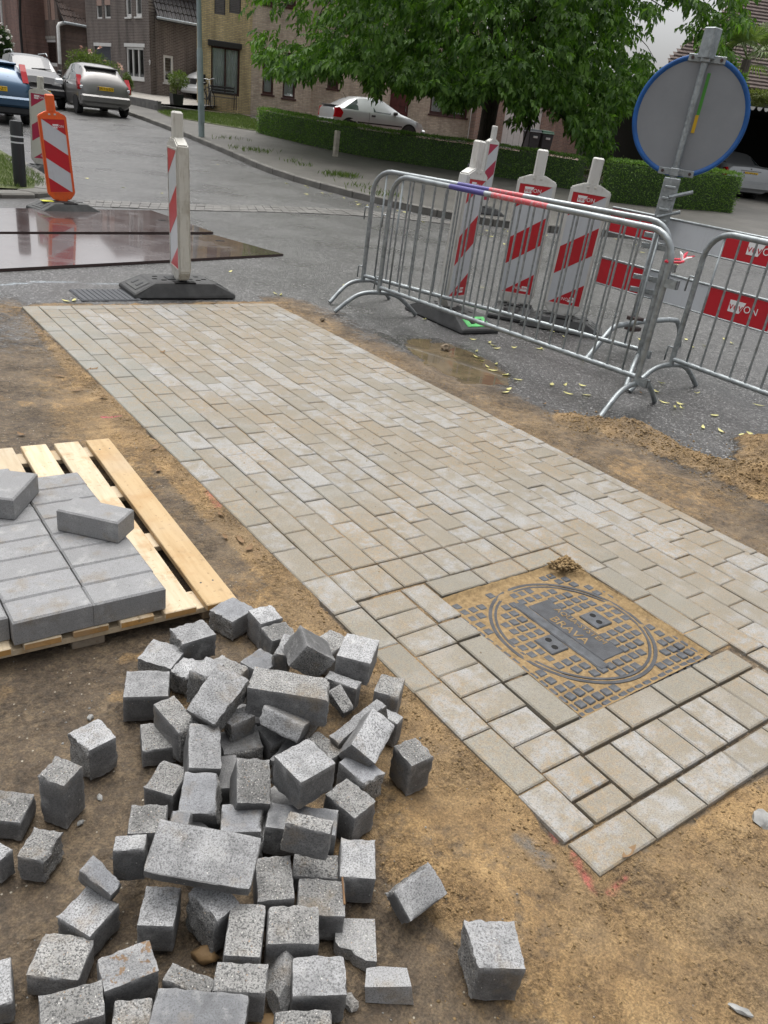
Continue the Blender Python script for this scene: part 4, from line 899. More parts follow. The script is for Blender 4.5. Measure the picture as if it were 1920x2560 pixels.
# ------------------------------------------------------------------ crowd barriers
def arc(c, r, a0, a1, n=6): return [(c[0]+r*math.cos(a0+(a1-a0)*k/n), 0, c[1]+r*math.sin(a0+(a1-a0)*k/n)) for k in range(n+1)]
def barrier(A, B, label, rail='galv', nb=20, feet=(0, 0), Hb=1.10, sink=(0, 0)):
    A, B = np.array(A, float), np.array(B, float); L = float(np.linalg.norm(B-A)); an = math.atan2(B[1]-A[1], B[0]-A[0]); t = thing('crowd_barrier', label, 'barrier', at(A[0], A[1], 0, an), 'galvanised crowd barriers')
    r, cr, zt, zb = .019, .17, Hb-.019, .225
    MB().tube(arc((cr, zt-cr), cr, math.pi, math.pi/2)+arc((L-cr, zt-cr), cr, math.pi/2, 0), r, 12).build('top_rail', rail, t, smooth=True, angle=50)
    for x in (0, L): MB().tube([(x, 0, zt-cr+.002), (x, 0, .17)], r, 12).build('post', 'galv', t, smooth=True, angle=50)
    MB().tube([(.012, 0, zb), (L-.012, 0, zb)], .017, 12).build('bottom_rail', 'galv', t, smooth=True, angle=50)
    bars = MB().tube([(0, 0, zb), (0, 0, zt-.006)], .0075, 8).mesh('bar', 'galv', True, 50)
    for k in range(nb):
        x = L*(k+1)/(nb+1)
        if x < cr or x > L-cr:                       # shorter bars under the bends
            d_ = cr-min(x, L-x); zz = zt-cr+math.sqrt(max(cr*cr-d_*d_, 0)); MB().tube([(x, 0, zb), (x, 0, zz-.004)], .0075, 8).build('bar', 'galv', t, smooth=True)
        else: link('bar', bars, t, Matrix.Translation((x, 0, 0)))
    for x, fa, sk in zip((0, L), feet, sink):
        pts = [(0, -.37, .012), (0, -.28, .09), (0, -.19, .152), (0, -.10, .178), (0, 0, .182), (0, .10, .178), (0, .19, .152), (0, .28, .09), (0, .37, .012)]
        MB().tube([Vector(p) for p in [tuple(q) for q in smooth(pts, 3)]], .0175, 10).build('foot', 'galv', t, Matrix.Translation((x, 0, -sk)) @ Matrix.Rotation(fa, 4, 'Z'), smooth=True, angle=50)
    for z in (.78, .30): MB().tube([(-.01, 0, z), (-.055, 0, z), (-.062, 0, z-.008), (-.064, 0, z-.10)], .006, 8).build('hook', 'galv', t, smooth=True)
    for z in (.80, .20): MB().box((L+.012, -.012, z-.02), (L+.085, .012, z-.014)).box((L+.012, .012, z-.02), (L+.085, .018, z+.03)).box((L+.012, -.018, z-.02), (L+.085, -.012, z+.03)).box((L+.079, -.018, z-.02), (L+.085, .018, z+.03)).build('bracket', 'galv', t)
    return t
barrier((2.655, -.43), (2.925, -2.86), 'galvanised crowd barrier nearest the path with worn blue and red paint', 'rail_front', 20, (RAD(-18), RAD(4)), sink=(0, .0))
barrier((2.80, .02), (3.60, -2.36), 'rear galvanised crowd barrier standing behind the painted one, in front of the delineators', 'rail_rear', 20, (RAD(-8), RAD(12)))
barrier((3.655, -2.60), (3.55, -5.0), 'galvanised crowd barrier at the right picture edge before the red-white planks', 'galv', 20, (RAD(0), 0))
tp = thing('barrier_tape', 'knotted red and white barrier tape tying two barrier posts together', 'tape', at(3.02, -2.87, .93))
MB().tube([(-.115, .02, -.01), (-.05, -.02, -.005), (.0, -.01, .0), (.02, .03, .005), (-.05, .05, .0), (-.115, .03, -.01)], .008, 6).build('loop', 'tape_red', tp, smooth=True)
for k, (dx, dy, dz) in enumerate([(.03, -.04, .03), (.06, .02, .05), (.0, .03, .05), (.08, -.02, .035)]):
    MB().tube([(0, 0, 0), (dx*.5, dy*.5, dz*.7), (dx, dy, dz)], [.008, .009, .003], 5).build('tape_end', 'tape_red' if k % 2 else 'tape_white', tp)
# ------------------------------------------------------------------ delineators
def clip_poly(poly, x0, x1, z0, z1):
    def cl(P, f, g):
        out = []
        for i in range(len(P)):
            a, b_ = P[i], P[(i+1) % len(P)]; fa, fb = f(a), f(b_)
            if fa >= 0: out.append(a)
            if fa*fb < 0: t = fa/(fa-fb); out.append((a[0]+(b_[0]-a[0])*t, a[1]+(b_[1]-a[1])*t))
        return out
    for f in (lambda p: p[0]-x0, lambda p: x1-p[0], lambda p: p[1]-z0, lambda p: z1-p[1]):
        if poly: poly = cl(poly, f, None)
    return poly
def logo(parent, x, z, y, sz, flip=False, wht='logo_white', red='logo_red', front=True):
    """white box with the first letters in red, the rest in white"""
    m_ = Matrix.Translation((x, y, z)) @ Matrix.Rotation(math.pi/2, 4, 'X')
    if flip: m_ = m_ @ Matrix.Rotation(math.pi, 4, 'Z')
    MB().prism([(-.62*sz*1.5, -.42*sz), (.02*sz, -.42*sz), (.34*sz, .42*sz), (-.62*sz*1.5, .42*sz)], 0, .0012, 'z').build('logo_box', wht, parent, m_)
    text('logo_text', 'vev', sz*.82, red, parent, m_ @ Matrix.Translation((-.36*sz, 0, .0018)), .0004)
    text('logo_text', 'VON'[1:], sz*.72, wht, parent, m_ @ Matrix.Translation((.83*sz, -.02*sz, .0008)), .0004)
def delineator(mat, label, W=.335, T=.085, H=1.0, frame='white_plastic', red='red_sheet', wht='white_sheet', lean_left=True, z0=.10, handle=.20, logos=True, lx=False):
    """local: x right, -y front, z up; origin on the ground below the panel"""
    t = thing('delineator', label, 'delineator', mat, 'red and white delineators')
    w2, zb, zt = W/2, z0+.06, z0+.06+H
    prof = [(-w2, zb+.04), (-w2+.06, zb-.03), (-.05, zb-.03), (-.05, z0-.05), (.05, z0-.05), (.05, zb-.03), (w2-.06, zb-.03), (w2, zb+.04), (w2, zt), (.06, zt+.045), (-.06, zt+.045), (-w2, zt)]
    bm = bmesh.new(); f = bm.faces.new([bm.verts.new((x, -T/2, z)) for x, z in prof]); e = bmesh.ops.extrude_face_region(bm, geom=[f]); bmesh.ops.translate(bm, vec=(0, T, 0), verts=[q for q in e['geom'] if isinstance(q, bmesh.types.BMVert)])
    bmesh.ops.recalc_face_normals(bm, faces=bm.faces[:]); bmesh.ops.bevel(bm, geom=bm.edges[:], offset=.009, segments=2, affect='EDGES'); MB().frombm(bm).build('body', frame, t, smooth=True, angle=40)
    MB().cbox((-.047, -.036, zt+.03), (.047, .036, zt+.045+handle), .012).build('handle', frame, t)
    m_ = .027; x0, x1, s0, s1 = -w2+m_, w2-m_, zb+.06, zt-.035
    for sd in (-1, 1):
        fr_ = MB()                                      # raised rim round the sheet
        for a_, b2 in (((x0-.012, s0-.012), (x1+.012, s0)), ((x0-.012, s1), (x1+.012, s1+.012)), ((x0-.012, s0), (x0, s1)), ((x1, s0), (x1+.012, s1))): fr_.box((a_[0], -.006, a_[1]), (b2[0], 0, b2[1]))
        R_ = Matrix.Identity(4) if sd < 0 else Matrix.Rotation(math.pi, 4, 'Z')
        fr_.build('rim', frame, t, R_ @ Matrix.Translation((0, -T/2+.0005, 0)))
        sh = MB().box((x0, -.0016, s0), (x1, .0, s1)).build('sheet', wht, t, R_ @ Matrix.Translation((0, -T/2+.0002, 0)))
        hh = s1-s0; xa_, xb_ = (x0, x1) if lean_left else (x1, x0)
        for k in range(-1, 2):                          # slanted red bands
            a_ = .485+.525*k; q = [(xa_, s1-a_*hh), (xb_, s1-(a_-.215)*hh), (xb_, s1-(a_+.035)*hh), (xa_, s1-(a_+.25)*hh)]; q = clip_poly(q, x0, x1, s0, s1)
            if len(q) > 2: MB().prism(q, -.0030, -.0016, 'y').build('red_stripe', red, sh)
        if sd < 0 and logos:
            if lean_left: logo(sh, x0+.105, s1-.045, -.0034, .062); logo(sh, x1-.095, s0+.045, -.0034, .05, True)
            else: logo(sh, x1-.085, s1-.07, -.0034, .05)
    MB().lathe([(.0001, 0), (.026, 0), (.026, -.008), (.03, -.01), (.03, .004), (.033, .004)][:4], 16, 0, Matrix.Translation((0, -T/2-.001, zb-.005)) @ Matrix.Rotation(math.pi/2, 4, 'X')).build('boss', frame, t)
    for x in (-.03, .03): MB().cbox((x-.012, -T/2-.003, zt+.006), (x+.012, -T/2+.002, zt+.022), .003).build('slot', 'white_plastic_dirty', t)
    return t
def foot(mat, label, L=.82, W=.40, H=.115, m1='rubber', ends=None, yellow=False):
    t = thing('rubber_foot', label, 'delineator foot', mat, 'black rubber delineator feet'); a, b_ = L/2, W/2
    sec = [(-a, 0), (-a, .035), (-a+.17, H), (a-.17, H), (a, .035), (a, 0)]
    bm = bmesh.new(); vs = []
    for x, z in sec:
        k = 1 if z < .02 else (.97 if z < .05 else .80); vs.append([bm.verts.new((x, -b_*k, z)), bm.verts.new((x, b_*k, z))])
    n = len(vs)
    for i in range(n): j = (i+1) % n; bm.faces.new([vs[i][0], vs[j][0], vs[j][1], vs[i][1]])
    bm.faces.new([v_[0] for v_ in vs][::-1]); bm.faces.new([v_[1] for v_ in vs]); bmesh.ops.recalc_face_normals(bm, faces=bm.faces[:]); bmesh.ops.bevel(bm, geom=bm.edges[:], offset=.008, segments=1, affect='EDGES')
    MB().frombm(bm).build('body', m1, t)
    MB().cbox((-.10, -.055, H-.002), (.10, .055, H+.006), .003).build('socket', 'black_plastic', t)
    MB().box((-.085, -b_*.8-.004, H-.05), (.085, -b_*.8+.06, H+.002)).build('grip_recess', 'under', t)
    for sx in (-1, 1):
        th = math.atan2(H-.035, .17)
        mm = Matrix.Translation((sx*(a-.085), 0, .035+(H-.035)/2+.002)) @ Matrix.Rotation(sx*th, 4, 'Y')
        mt = (ends[0] if sx < 0 else ends[1]) if ends else None
        MB().cbox((-.062, -.12, -.004), (.062, .12, .004), .004).build('end_plate', mt or 'rubber_light', t, mm)
        for y in (-.05, .05): MB().cbox((-.03, y-.02, -.002), (.03, y+.02, .0075), .003).build('slot', 'under' if mt else 'black_plastic', t, mm)
        for x, y in ((.17, .06), (.2, -.03), (.14, -.07)): MB().box((sx*x-.018, y-.009, H-.004), (sx*x+.018, y+.009, H+.0035)).build('slot', 'under', t)
    if yellow: MB().prism([(-.28, -.04), (-.15, -.06), (-.12, .06), (-.26, .07)], H+.001, H+.004, 'z').build('paint_mark', 'yellow_paint', t)
    return t
def facing(x, y, dirn, z=0, tilt=0, tilty=0):
    """matrix with local -y pointing along dirn"""
    an = math.atan2(dirn[1], dirn[0])+math.pi/2; return Matrix.Translation((x, y, z)) @ Matrix.Rotation(an, 4, 'Z') @ Matrix.Rotation(tilt, 4, 'Y') @ Matrix.Rotation(tilty, 4, 'X')
p1 = gnd(1122, 772, .10); delineator(facing(p1[0], p1[1], (.32, -.874), gzf(p1[0], p1[1]), RAD(2.2)), 'red-white delineator turned half away, leftmost of the three behind the barriers')
p2 = gnd(1283, 764, .10); delineator(facing(p2[0], p2[1], (-.72, -.70), gzf(p2[0], p2[1]), RAD(-.5)), 'red-white delineator facing the camera, middle one of the three behind the barriers')
p3 = gnd(1398, 792, .10); delineator(facing(p3[0], p3[1], (-.74, -.67), gzf(p3[0], p3[1]), RAD(1.)), 'red-white delineator facing the camera, rightmost of the three behind the barriers')
foot(at(p1[0]+.02, p1[1]-.02, gzf(p1[0], p1[1])+.002, RAD(-92)), 'black rubber foot with green end under the leftmost barrier-side delineator', ends=(None, 'green_paint'))
foot(at(p2[0], p2[1], gzf(p2[0], p2[1])+.002, RAD(40), ), 'black rubber foot under the middle delineator behind the barriers', L=.5, W=.4)
foot(at(p3[0]+.02, p3[1]-.03, gzf(p3[0], p3[1])+.002, RAD(-50)), 'black rubber foot under the rightmost delineator behind the barriers', L=.72)
delineator(facing(1.262, .315, (-.985, .17), 0, 0, RAD(2.2)), 'dirty white delineator seen edge-on at the far end of the path', frame='white_plastic_dirty', z0=.10, H=.93, handle=.17, logos=False)
foot(at(1.25, .35, .002, RAD(-1.5)), 'black rubber foot at the far edge of the path under the edge-on delineator', yellow=False)
po = gnd(158, 505, .105); delineator(facing(po[0], po[1], (-.1, -.995), gzf(po[0], po[1]), RAD(-4.5)), 'orange-framed red-white delineator beside the black bollard', frame='orange_plastic', lean_left=False, H=.86, handle=.17, W=.30, red='red_sheet')
foot(at(po[0]+.0, po[1]-.03, .0, RAD(14)), 'grey-black rubber foot with a yellow paint mark under the orange delineator', yellow=True, m1='rubber_light', L=.74)
pw = hit(108, 430); delineator(facing(pw[0], pw[1], (-.32, -.95), pw[2]-.02, RAD(1.5)), 'white-framed delineator with faded stripes behind the orange one', red='red_sheet_faded', wht='beige_sheet', frame='white_plastic_dirty', H=1.02, handle=.17)
foot(at(pw[0], pw[1], pw[2]-.005, RAD(20)), 'black rubber foot on the kerb behind the black bollard', L=.6)
pf = hit(1200, 532, .11); delineator(facing(pf[0], pf[1], (.25, -.95), pf[2]), 'small far white delineator in front of the walnut trunk', red='red_sheet_faded', H=.98, logos=False)
foot(at(pf[0], pf[1], pf[2], RAD(-35)), 'black rubber foot on the far pavement corner', L=.8)
# ------------------------------------------------------------------ bollards
def bollard(x, y, z, label, H=.86):
    t = thing('bollard', label, 'bollard', at(x, y, z), 'black plastic bollards'); MB().lathe([(.078, -.05), (.078, H-.035), (.07, H-.012), (.0001, H)], 24).build('post', 'black_plastic', t, smooth=True, angle=40)
    for zz in (H-.20, H-.27): MB().lathe([(.0795, zz), (.0795, zz+.018)], 24).build('band', 'stripe_silver', t, smooth=True, angle=40)
bollard(*gnd(52, 480)[:2], .0, 'black plastic bollard with two silver bands in the grass at the left')
pb_ = hit(1158, 553, .11); bollard(pb_[0], pb_[1], pb_[2], 'black bollard half hidden behind the leftmost barrier-side delineator')
# ------------------------------------------------------------------ round sign seen from behind, red-white planks
sx, sy = 4.28, -1.76
sg = thing('road_sign', 'round road sign with blue rim seen from behind on a galvanised pole', 'sign', at(sx, sy, 0))
tilt_ = Matrix.Rotation(RAD(-.4), 4, 'Y')
MB().tube([(0, 0, .17), (0, 0, 2.30)], .024, 14).build('pole', 'galv', sg, smooth=True, angle=50)
MB().cbox((-.045, -.045, 2.13), (.045, .045, 2.32), .006).build('pole_cap', 'galv', sg)
toC = np.array([CAM[0]-sx, CAM[1]-sy]); toC /= np.linalg.norm(toC); nrm = np.array([-.83, -.56]); ang = math.atan2(nrm[1], nrm[0])+math.pi/2
FM = Matrix.Rotation(ang, 4, 'Z')
ds = MB().lathe([(.0001, .0), (.385, .0), (.385, .004), (.0001, .004)], 64, 0, Matrix.Rotation(math.pi/2, 4, 'X')).build('disc', 'sign_back', sg, FM @ Matrix.Translation((0, .05, 1.76)), smooth=True, angle=40)
rm = MB(); n = 64
for k in range(n):
    P = []
    for a_ in (2*math.pi*k/n, 2*math.pi*(k+1)/n):
        for r2, y2 in ((.372, -.004), (.386, -.022), (.406, -.02), (.408, .012), (.385, .014)): P.append((r2*math.cos(a_), y2, r2*math.sin(a_)))
    rm.add(P, [(i, i+1, 6+i, 5+i) for i in range(4)])
rm.build('rim', 'blue_rim', sg, FM @ Matrix.Translation((0, .05, 1.76)), smooth=True)
for z in (2.135, 1.385):
    MB().cbox((-.032, -.034, -.028), (.032, .05, .028), .004).cbox((-.12, .028, -.024), (.14, .046, .024), .003).build('clamp', 'galv', sg, FM @ Matrix.Translation((0, 0, z)))
    for x in (-.09, .11): MB().lathe([(.0001, 0), (.012, 0), (.012, .012)], 6, 0, Matrix.Translation((x, .028, z)) @ Matrix.Rotation(math.pi/2, 4, 'X')).build('bolt', 'steel_edge', sg, FM)
MB().box((.040, .040, 1.78), (.062, .0445, 2.05)).build('sticker', 'label_green', sg, FM); MB().box((.036, .040, 1.66), (.060, .0447, 1.779)).build('sticker', 'label_yellow', sg, FM)
# stout lower stake with ribs
MB().cbox((-.06, -.03, .0), (.06, .03, .36), .006).build('stake', 'galv', sg, FM @ Matrix.Translation((0, -.008, .985)))
for k in range(4): MB().cbox((-.04, -.040, 0), (.04, -.0305, .02), .004).build('rib', 'galv', sg, FM @ Matrix.Translation((0, -.008, 1.03+.08*k)))
for z, dx in ((1.22, .03), (1.07, -.02)): MB().tube([(dx-.02, -.045, z-.01), (dx+.14, -.02, z+.05)], .013, 8).build('peg', 'galv', sg, FM)
for z in (.92, .84, .60, .50):
    MB().cbox((-.10, .024, -.02), (.16, .040, .02), .003).build('plank_clamp', 'galv', sg, FM @ Matrix.Translation((0, 0, z)))
    for x in (-.07, .12): MB().lathe([(.0001, 0), (.011, 0), (.011, .012)], 6, 0, Matrix.Translation((x, .024, z)) @ Matrix.Rotation(math.pi/2, 4, 'X')).build('bolt', 'galv', sg, FM)
def plank(z0, z1, label):
    t = thing('barrier_plank', label, 'barrier plank', at(4.36, -1.215, 0, -math.pi/2), 'red and white barrier planks'); X = 2.5
    MB().cbox((0, -.006, z0+.008), (X, .006, z1-.012), .002).build('board', 'white_sheet', t)
    for a_, b2 in ((z1-.018, z1), (z0, z0+.012)): MB().cbox((-.004, -.013, a_), (X, .013, b2), .005).build('edge_rail', 'galv', t)
    for k, (a_, b2) in enumerate([(.0, .465), (1.07, 1.615), (2.1, 2.5)]):
        for sd in (-1, 1): MB().box((a_, -.0008, z0+.014), (b2, .0008, z1-.02)).build('red_field', 'red_sheet', t, Matrix.Translation((0, sd*.0066, 0)))
        if k == 1: logo(t, (a_+b2)/2+.02, (z0+z1)/2+.005, -.0078, .10)
plank(.862, 1.068, 'upper red-white barrier plank behind the crowd barriers'); plank(.445, .672, 'lower red-white barrier plank behind the crowd barriers')
# low tubular stand clamped to the sign pole
st = thing('sign_stand', 'low galvanised tubular stand clamped to the foot of the sign pole', 'stand', at(4.31, -1.80, 0))
a0, a1 = np.array([3.65, -1.88])-[4.31, -1.80], np.array([5.06, -1.74])-[4.31, -1.80]
MB().tube([(*a0, .012), (*(a0*.80), .13), (*(a0*.63), .225), (*(a0*.52), .25), (0, .0, .26), (*(a1*.60), .26), (*(a1*.78), .245), (*(a1*.9), .17), (*a1, .012)], .022, 12).build('tube', 'galv', st, smooth=True, angle=50)
for z in (.20, .28): MB().cbox((-.05, -.05, -.016), (.05, .05, .016), .004).build('clamp', 'steel_edge', st, Matrix.Translation((-.03, .03, z)))
# ------------------------------------------------------------------ lamp post
lp_ = hit(504, 342, .11)
lm = thing('lamp_post', 'tall grey-green steel lamp post on the pavement before the yellow house', 'lamp post', Matrix.Translation(V(lp_)) @ Matrix.Rotation(RAD(-1.35), 4, 'Y') @ QUP)
MB().lathe([(.082, -.1), (.082, 2.05), (.066, 2.14)], 20).build('base_pole', 'lamp_grey', lm, smooth=True, angle=40); MB().lathe([(.062, 2.14), (.052, 8.0)], 20).build('pole', 'lamp_grey', lm, smooth=True, angle=40)
MB().tube([(0, 0, 8), (0, -.3, 8.3), (0, -1.0, 8.45)], .035, 8).build('arm', 'lamp_grey', lm, smooth=True); MB().cbox((-.12, -1.6, 8.38), (.12, -.95, 8.5), .04).build('lantern', 'lamp_grey', lm)
MB().cbox((-.066, -.088, .35), (.066, -.074, .85), .004).build('hatch', 'lamp_grey', lm)
# ------------------------------------------------------------------ houses
def rect(P, x0, y0, x1, y1):
    my, mx = (y0+y1)/2, (x0+x1)/2; return P.sh(x0, my)[0], P.sh(x1, my)[0], P.sh(mx, y1)[1], P.sh(mx, y0)[1]
def wall(house, P, s0, s1, h0, h1, ops, mat, name='wall', reveal=.11, thick=.3):
    """brick wall with real openings and reveals, local x along, y inward, z up"""
    hm = house.matrix_world if house else Matrix.Identity(4); xs = sorted({s0, s1}|{v_ for o in ops for v_ in o[:2] if s0 < v_ < s1}); zs = sorted({h0, h1}|{v_ for o in ops for v_ in o[2:4] if h0 < v_ < h1}); mb = MB()
    for i in range(len(xs)-1):
        for j in range(len(zs)-1):
            cx, cz = (xs[i]+xs[i+1])/2, (zs[j]+zs[j+1])/2
            if any(o[0] < cx < o[1] and o[2] < cz < o[3] for o in ops): continue
            mb.add([(xs[i], 0, zs[j]), (xs[i+1], 0, zs[j]), (xs[i+1], 0, zs[j+1]), (xs[i], 0, zs[j+1])], [(0, 1, 2, 3)])
    for o in ops:
        a, b_, c, d = o[:4]; r = reveal
        mb.add([(a, 0, c), (b_, 0, c), (b_, r, c), (a, r, c)], [(0, 1, 2, 3)]).add([(a, 0, d), (b_, 0, d), (b_, r, d), (a, r, d)], [(0, 1, 2, 3)]).add([(a, 0, c), (a, 0, d), (a, r, d), (a, r, c)], [(0, 1, 2, 3)]).add([(b_, 0, c), (b_, 0, d), (b_, r, d), (b_, r, c)], [(0, 1, 2, 3)])
    mb.add([(s0, 0, h0), (s0, 0, h1), (s0, thick, h1), (s0, thick, h0)], [(0, 1, 2, 3)]).add([(s1, 0, h0), (s1, 0, h1), (s1, thick, h1), (s1, thick, h0)], [(0, 1, 2, 3)]).add([(s0, 0, h1), (s1, 0, h1), (s1, thick, h1), (s0, thick, h1)], [(0, 1, 2, 3)])
    me = bpy.data.meshes.new(name); me.from_pydata(mb.v, [], mb.f); me.materials.append(MT[mat]); return link(name, me, house, hm.inverted() @ P.mat())
def window(house, P, o, frame='white_frame', mull=1, sill=None, curtain=False, lintel=None, box=None, shutter=None, fw=.06, back=.09, door=False, trans=0, lx=.12):
    hm = house.matrix_world; L = hm.inverted() @ P.mat(); a, b_, c, d = o[:4]
    w_ = MB(); 
    for q in (((a, c), (a+fw, d)), ((b_-fw, c), (b_, d)), ((a+fw, c), (b_-fw, c+fw*1.3)), ((a+fw, d-fw), (b_-fw, d))): w_.box((q[0][0], back-.05, q[0][1]), (q[1][0], back+.02, q[1][1]))
    for k in range(1, mull+1):
        x = a+(b_-a)*k/(mull+1); w_.box((x-fw*.4, back-.045, c+fw*1.3), (x+fw*.4, back+.02, d-fw))
    for k in range(1, trans+1):
        z = c+(d-c)*k/(trans+1); w_.box((a+fw, back-.04, z-fw*.4), (b_-fw, back+.02, z+fw*.4))
    wf = w_.build('door' if door else 'window', frame, house, L)
    MB().box((a+fw*.9, back-.004, c+fw), (b_-fw*.9, back+.004, d-fw*.9)).build('pane', 'window_glass', wf)
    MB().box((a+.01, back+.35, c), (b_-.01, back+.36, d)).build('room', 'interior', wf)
    if curtain:
        mb = MB(); n = 28; w2 = (b_-a)-2*fw; P2 = []
        for k in range(n+1):
            x = a+fw+w2*k/n; y = back+.035+.012*math.sin(k*2.1)+.008*math.sin(k*.9); P2 += [(x, y, c+.03), (x, y, d-.05)]
        mb.add(P2, [(2*k, 2*k+2, 2*k+3, 2*k+1) for k in range(n)]); mb.build('curtain', 'curtain', wf)
    if sill: MB().cbox((a-.06, -.06, c-.07), (b_+.06, back-.05, c-.001), .008).build('sill', sill, house, L)
    if lintel: MB().cbox((a-lx, -.02, d+.001), (b_+lx, .05, d+.15), .006).build('lintel', lintel, house, L)
    if box: MB().cbox((a-lx, -.16, d-.02), (b_+lx*.4, .03, d+.20), .02).build('shutter_box', box, house, L)
    if shutter:
        m_ = MB(); n = max(3, int((d-c-.1)/.055))
        for k in range(n): z = c+(d-c)*k/n; m_.cbox((a+.02, -.012+.05, z+.002), (b_-.02, .012+.05, z+(d-c)/n-.003), .008)
        m_.build('roller_shutter', shutter, wf)
def pipe(house, pts, r, mat, name='downpipe'):
    hm = house.matrix_world.inverted(); MB().tube([hm @ V(p) for p in pts], r, 10).build(name, mat, house, smooth=True, angle=50)
def tile_mesh(w_, l, mat, amp=.03):
    mb = MB(); n = 6; P = []
    for k in range(n+1):
        x = w_*1.04*k/n; z = amp*math.sin(2*math.pi*k/n*.999+.6)
        P += [(x, 0, z), (x, l*1.12, z-.012), (x, 0, z-.04)]
    mb.add(P, [(3*k, 3*k+3, 3*k+4, 3*k+1) for k in range(n)]+[(3*k+2, 3*k+5, 3*k+3, 3*k) for k in range(n)]); return mb.mesh('roof_tile', mat, True, 60)
def tiled_roof(house, O, ex, ey, nx, ny, w_, l, mat, lim=None):
    """roof part with one object per tile; O lower corner, ex along the eave, ey up the slope"""
    hm = house.matrix_world.inverted(); ex = np.array(ex, float)/np.linalg.norm(ex); ey = np.array(ey, float); ey -= ex*(ex@ey); ey /= np.linalg.norm(ey); ez = np.cross(ex, ey); m_ = Matrix.Identity(4)
    for i in range(3): m_[i][0], m_[i][1], m_[i][2], m_[i][3] = ex[i], ey[i], ez[i], O[i]
    rf = MB().add([(0, 0, -.05), (nx*w_, 0, -.05), (nx*w_, ny*l, -.05), (0, ny*l, -.05)], [(0, 1, 2, 3)]).build('roof', 'concrete_dark', house, hm @ m_)
    me = tile_mesh(w_, l, mat)
    for i in range(nx):
        for j in range(ny): link('roof_tile', me, rf, Matrix.Translation((i*w_, j*l, .03)) @ Matrix.Rotation(RAD(-3.5), 4, 'X'))
    return rf
BODY = 7.
# --- yellow brick house
D = FA.d
hy = thing('yellow_brick_house', 'yellow brick house with dark roller shutters behind the lamp post', 'house', FA.mat(0, 0, 0))
sL, sR = FA.sh(503, 150)[0], FA.sh(629, 150)[0]
o1 = rect(FA, 527.5, 118, 599, 237); u1 = rect(FA, 536.3, -70, 564, 36); u2 = rect(FA, 573.6, -72, 603.4, 34)
wall(hy, FA, sL, sR, -.6, 6.4, [o1, u1, u2], 'brick_yellow')
window(hy, FA, o1, 'brown_frame', 1, None, True, None, 'dark_frame', None, .07, lx=.14); window(hy, FA, u1, 'dark_frame', 0, None, False, None, None, 'shutter_grey'); window(hy, FA, u2, 'dark_frame', 0, None, False, None, None, 'shutter_grey')
MB().box((sL, .3, -.6), (sR-.002, 1.2, 6.4)).build('body', 'brick_yellow', hy)
MB().prism([(.0, 6.4), (.6, 7.2), (1.2, 6.4)], sL, sR, 'x').build('roof', 'roof_shingle', hy)
q = rect(FA, 507.5, 186, 512, 211); MB().cbox((q[0], -.09, q[2]), (q[1]+.02, -.002, q[3]), .01).build('letter_box', 'black_plastic', hy)
MB().cbox((sL-.3, -1.5, -.55), (sR-.25, -.002, FA.sh(560, 281, 1.2)[1]), .02).build('doorstep', 'terrace', hy); MB().cbox((sR-.6, -.9, -.6), (sR-.08, -.003, .02), .01).build('step', 'concrete_dark', hy)
# --- beige brick house
hb = thing('beige_brick_house', 'long beige brick house with dark red window frames behind the silver hatchback', 'house', FA.mat(0, 0, 0))
x1 = FA.sh(778, 220)[0]; x2 = FA.sh(1178, 300)[0]; sR2 = sR+.004
w1, w2_ = rect(FA, 657, 128, 684.5, 236), rect(FA, 708, 132, 739.5, 246); uu = [rect(FA, 661, -90, 690, 12), rect(FA, 712, -85, 742, 18)]
wall(hb, FA, sR2, x1, -.6, 6.4, [w1, w2_]+uu, 'brick_beige')
for o in (w1, w2_): window(hb, FA, o, 'brown_frame', 0, 'brown_frame', True, None, None, None, .07)
for o in uu: window(hb, FA, o, 'brown_frame', 0, 'brown_frame', False, None, None, None, .07)
FB2 = Plane(FA.pt(0, 0, -.35), FA.d)
s_w, s_d, s_b = rect(FB2, 820, 150, 848, 222), rect(FB2, 976, 184, 1024, 299), rect(FB2, 1076, 222, 1172, 290); s_d = (s_d[0], s_d[1], -.05, s_d[3])
xa, xb = x1+.003, FB2.sh(1178, 300)[0]; uu = [rect(FB2, 880, -50, 930, 40), rect(FB2, 1060, -30, 1120, 60)]
wall(hb, FB2, xa, xb, -.6, 6.4, [s_w, s_d, s_b]+uu, 'brick_beige', 'recessed_wall')
window(hb, FB2, s_w, 'brown_frame', 0, 'brown_frame', False, None, None, None, .08); window(hb, FB2, s_b, 'brown_frame', 2, 'brown_frame', True, None, None, None, .09)
for o in uu: window(hb, FB2, o, 'brown_frame', 1, 'brown_frame')
L_ = hb.matrix_world.inverted() @ FB2.mat(); a, b_, c, d = s_d
dr = MB().box((a, .05, c), (b_, .1, d)).build('door', 'door_red', hb, L_)
for i in range(2):
    for j in range(2):
        xq = a+.1+(b_-a-.1)*i/2; zq = c+.15+(d-c)*.42*j; MB().cbox((xq, .035, zq), (xq+(b_-a)*.33, .052, zq+(d-c)*.33), .012).build('panel', 'door_red', dr)
MB().tube([(b_-.12, .02, c+1.0), (b_-.12, .02, c+1.25)], .015, 8).build('handle', 'chrome', dr)
MB().box((sR2, .3, -.6), (x1-.002, BODY, 6.4)).box((xa, .66, -.6), (xb, BODY, 6.4)).build('body', 'brick_beige', hb)
MB().prism([(-.2, 6.4), (BODY/2, 9.4), (BODY, 6.4)], sR2, xb, 'x').build('roof', 'roof_shingle', hb)
pipe(hb, [FB2.pt(xb-.06, -.1, .08), FB2.pt(xb-.06, 6.3, .08)], .05, 'white_pipe')
MB().cbox((xa, .20, -.6), (xb, .345, .10), .02).build('plinth', 'concrete', hb)
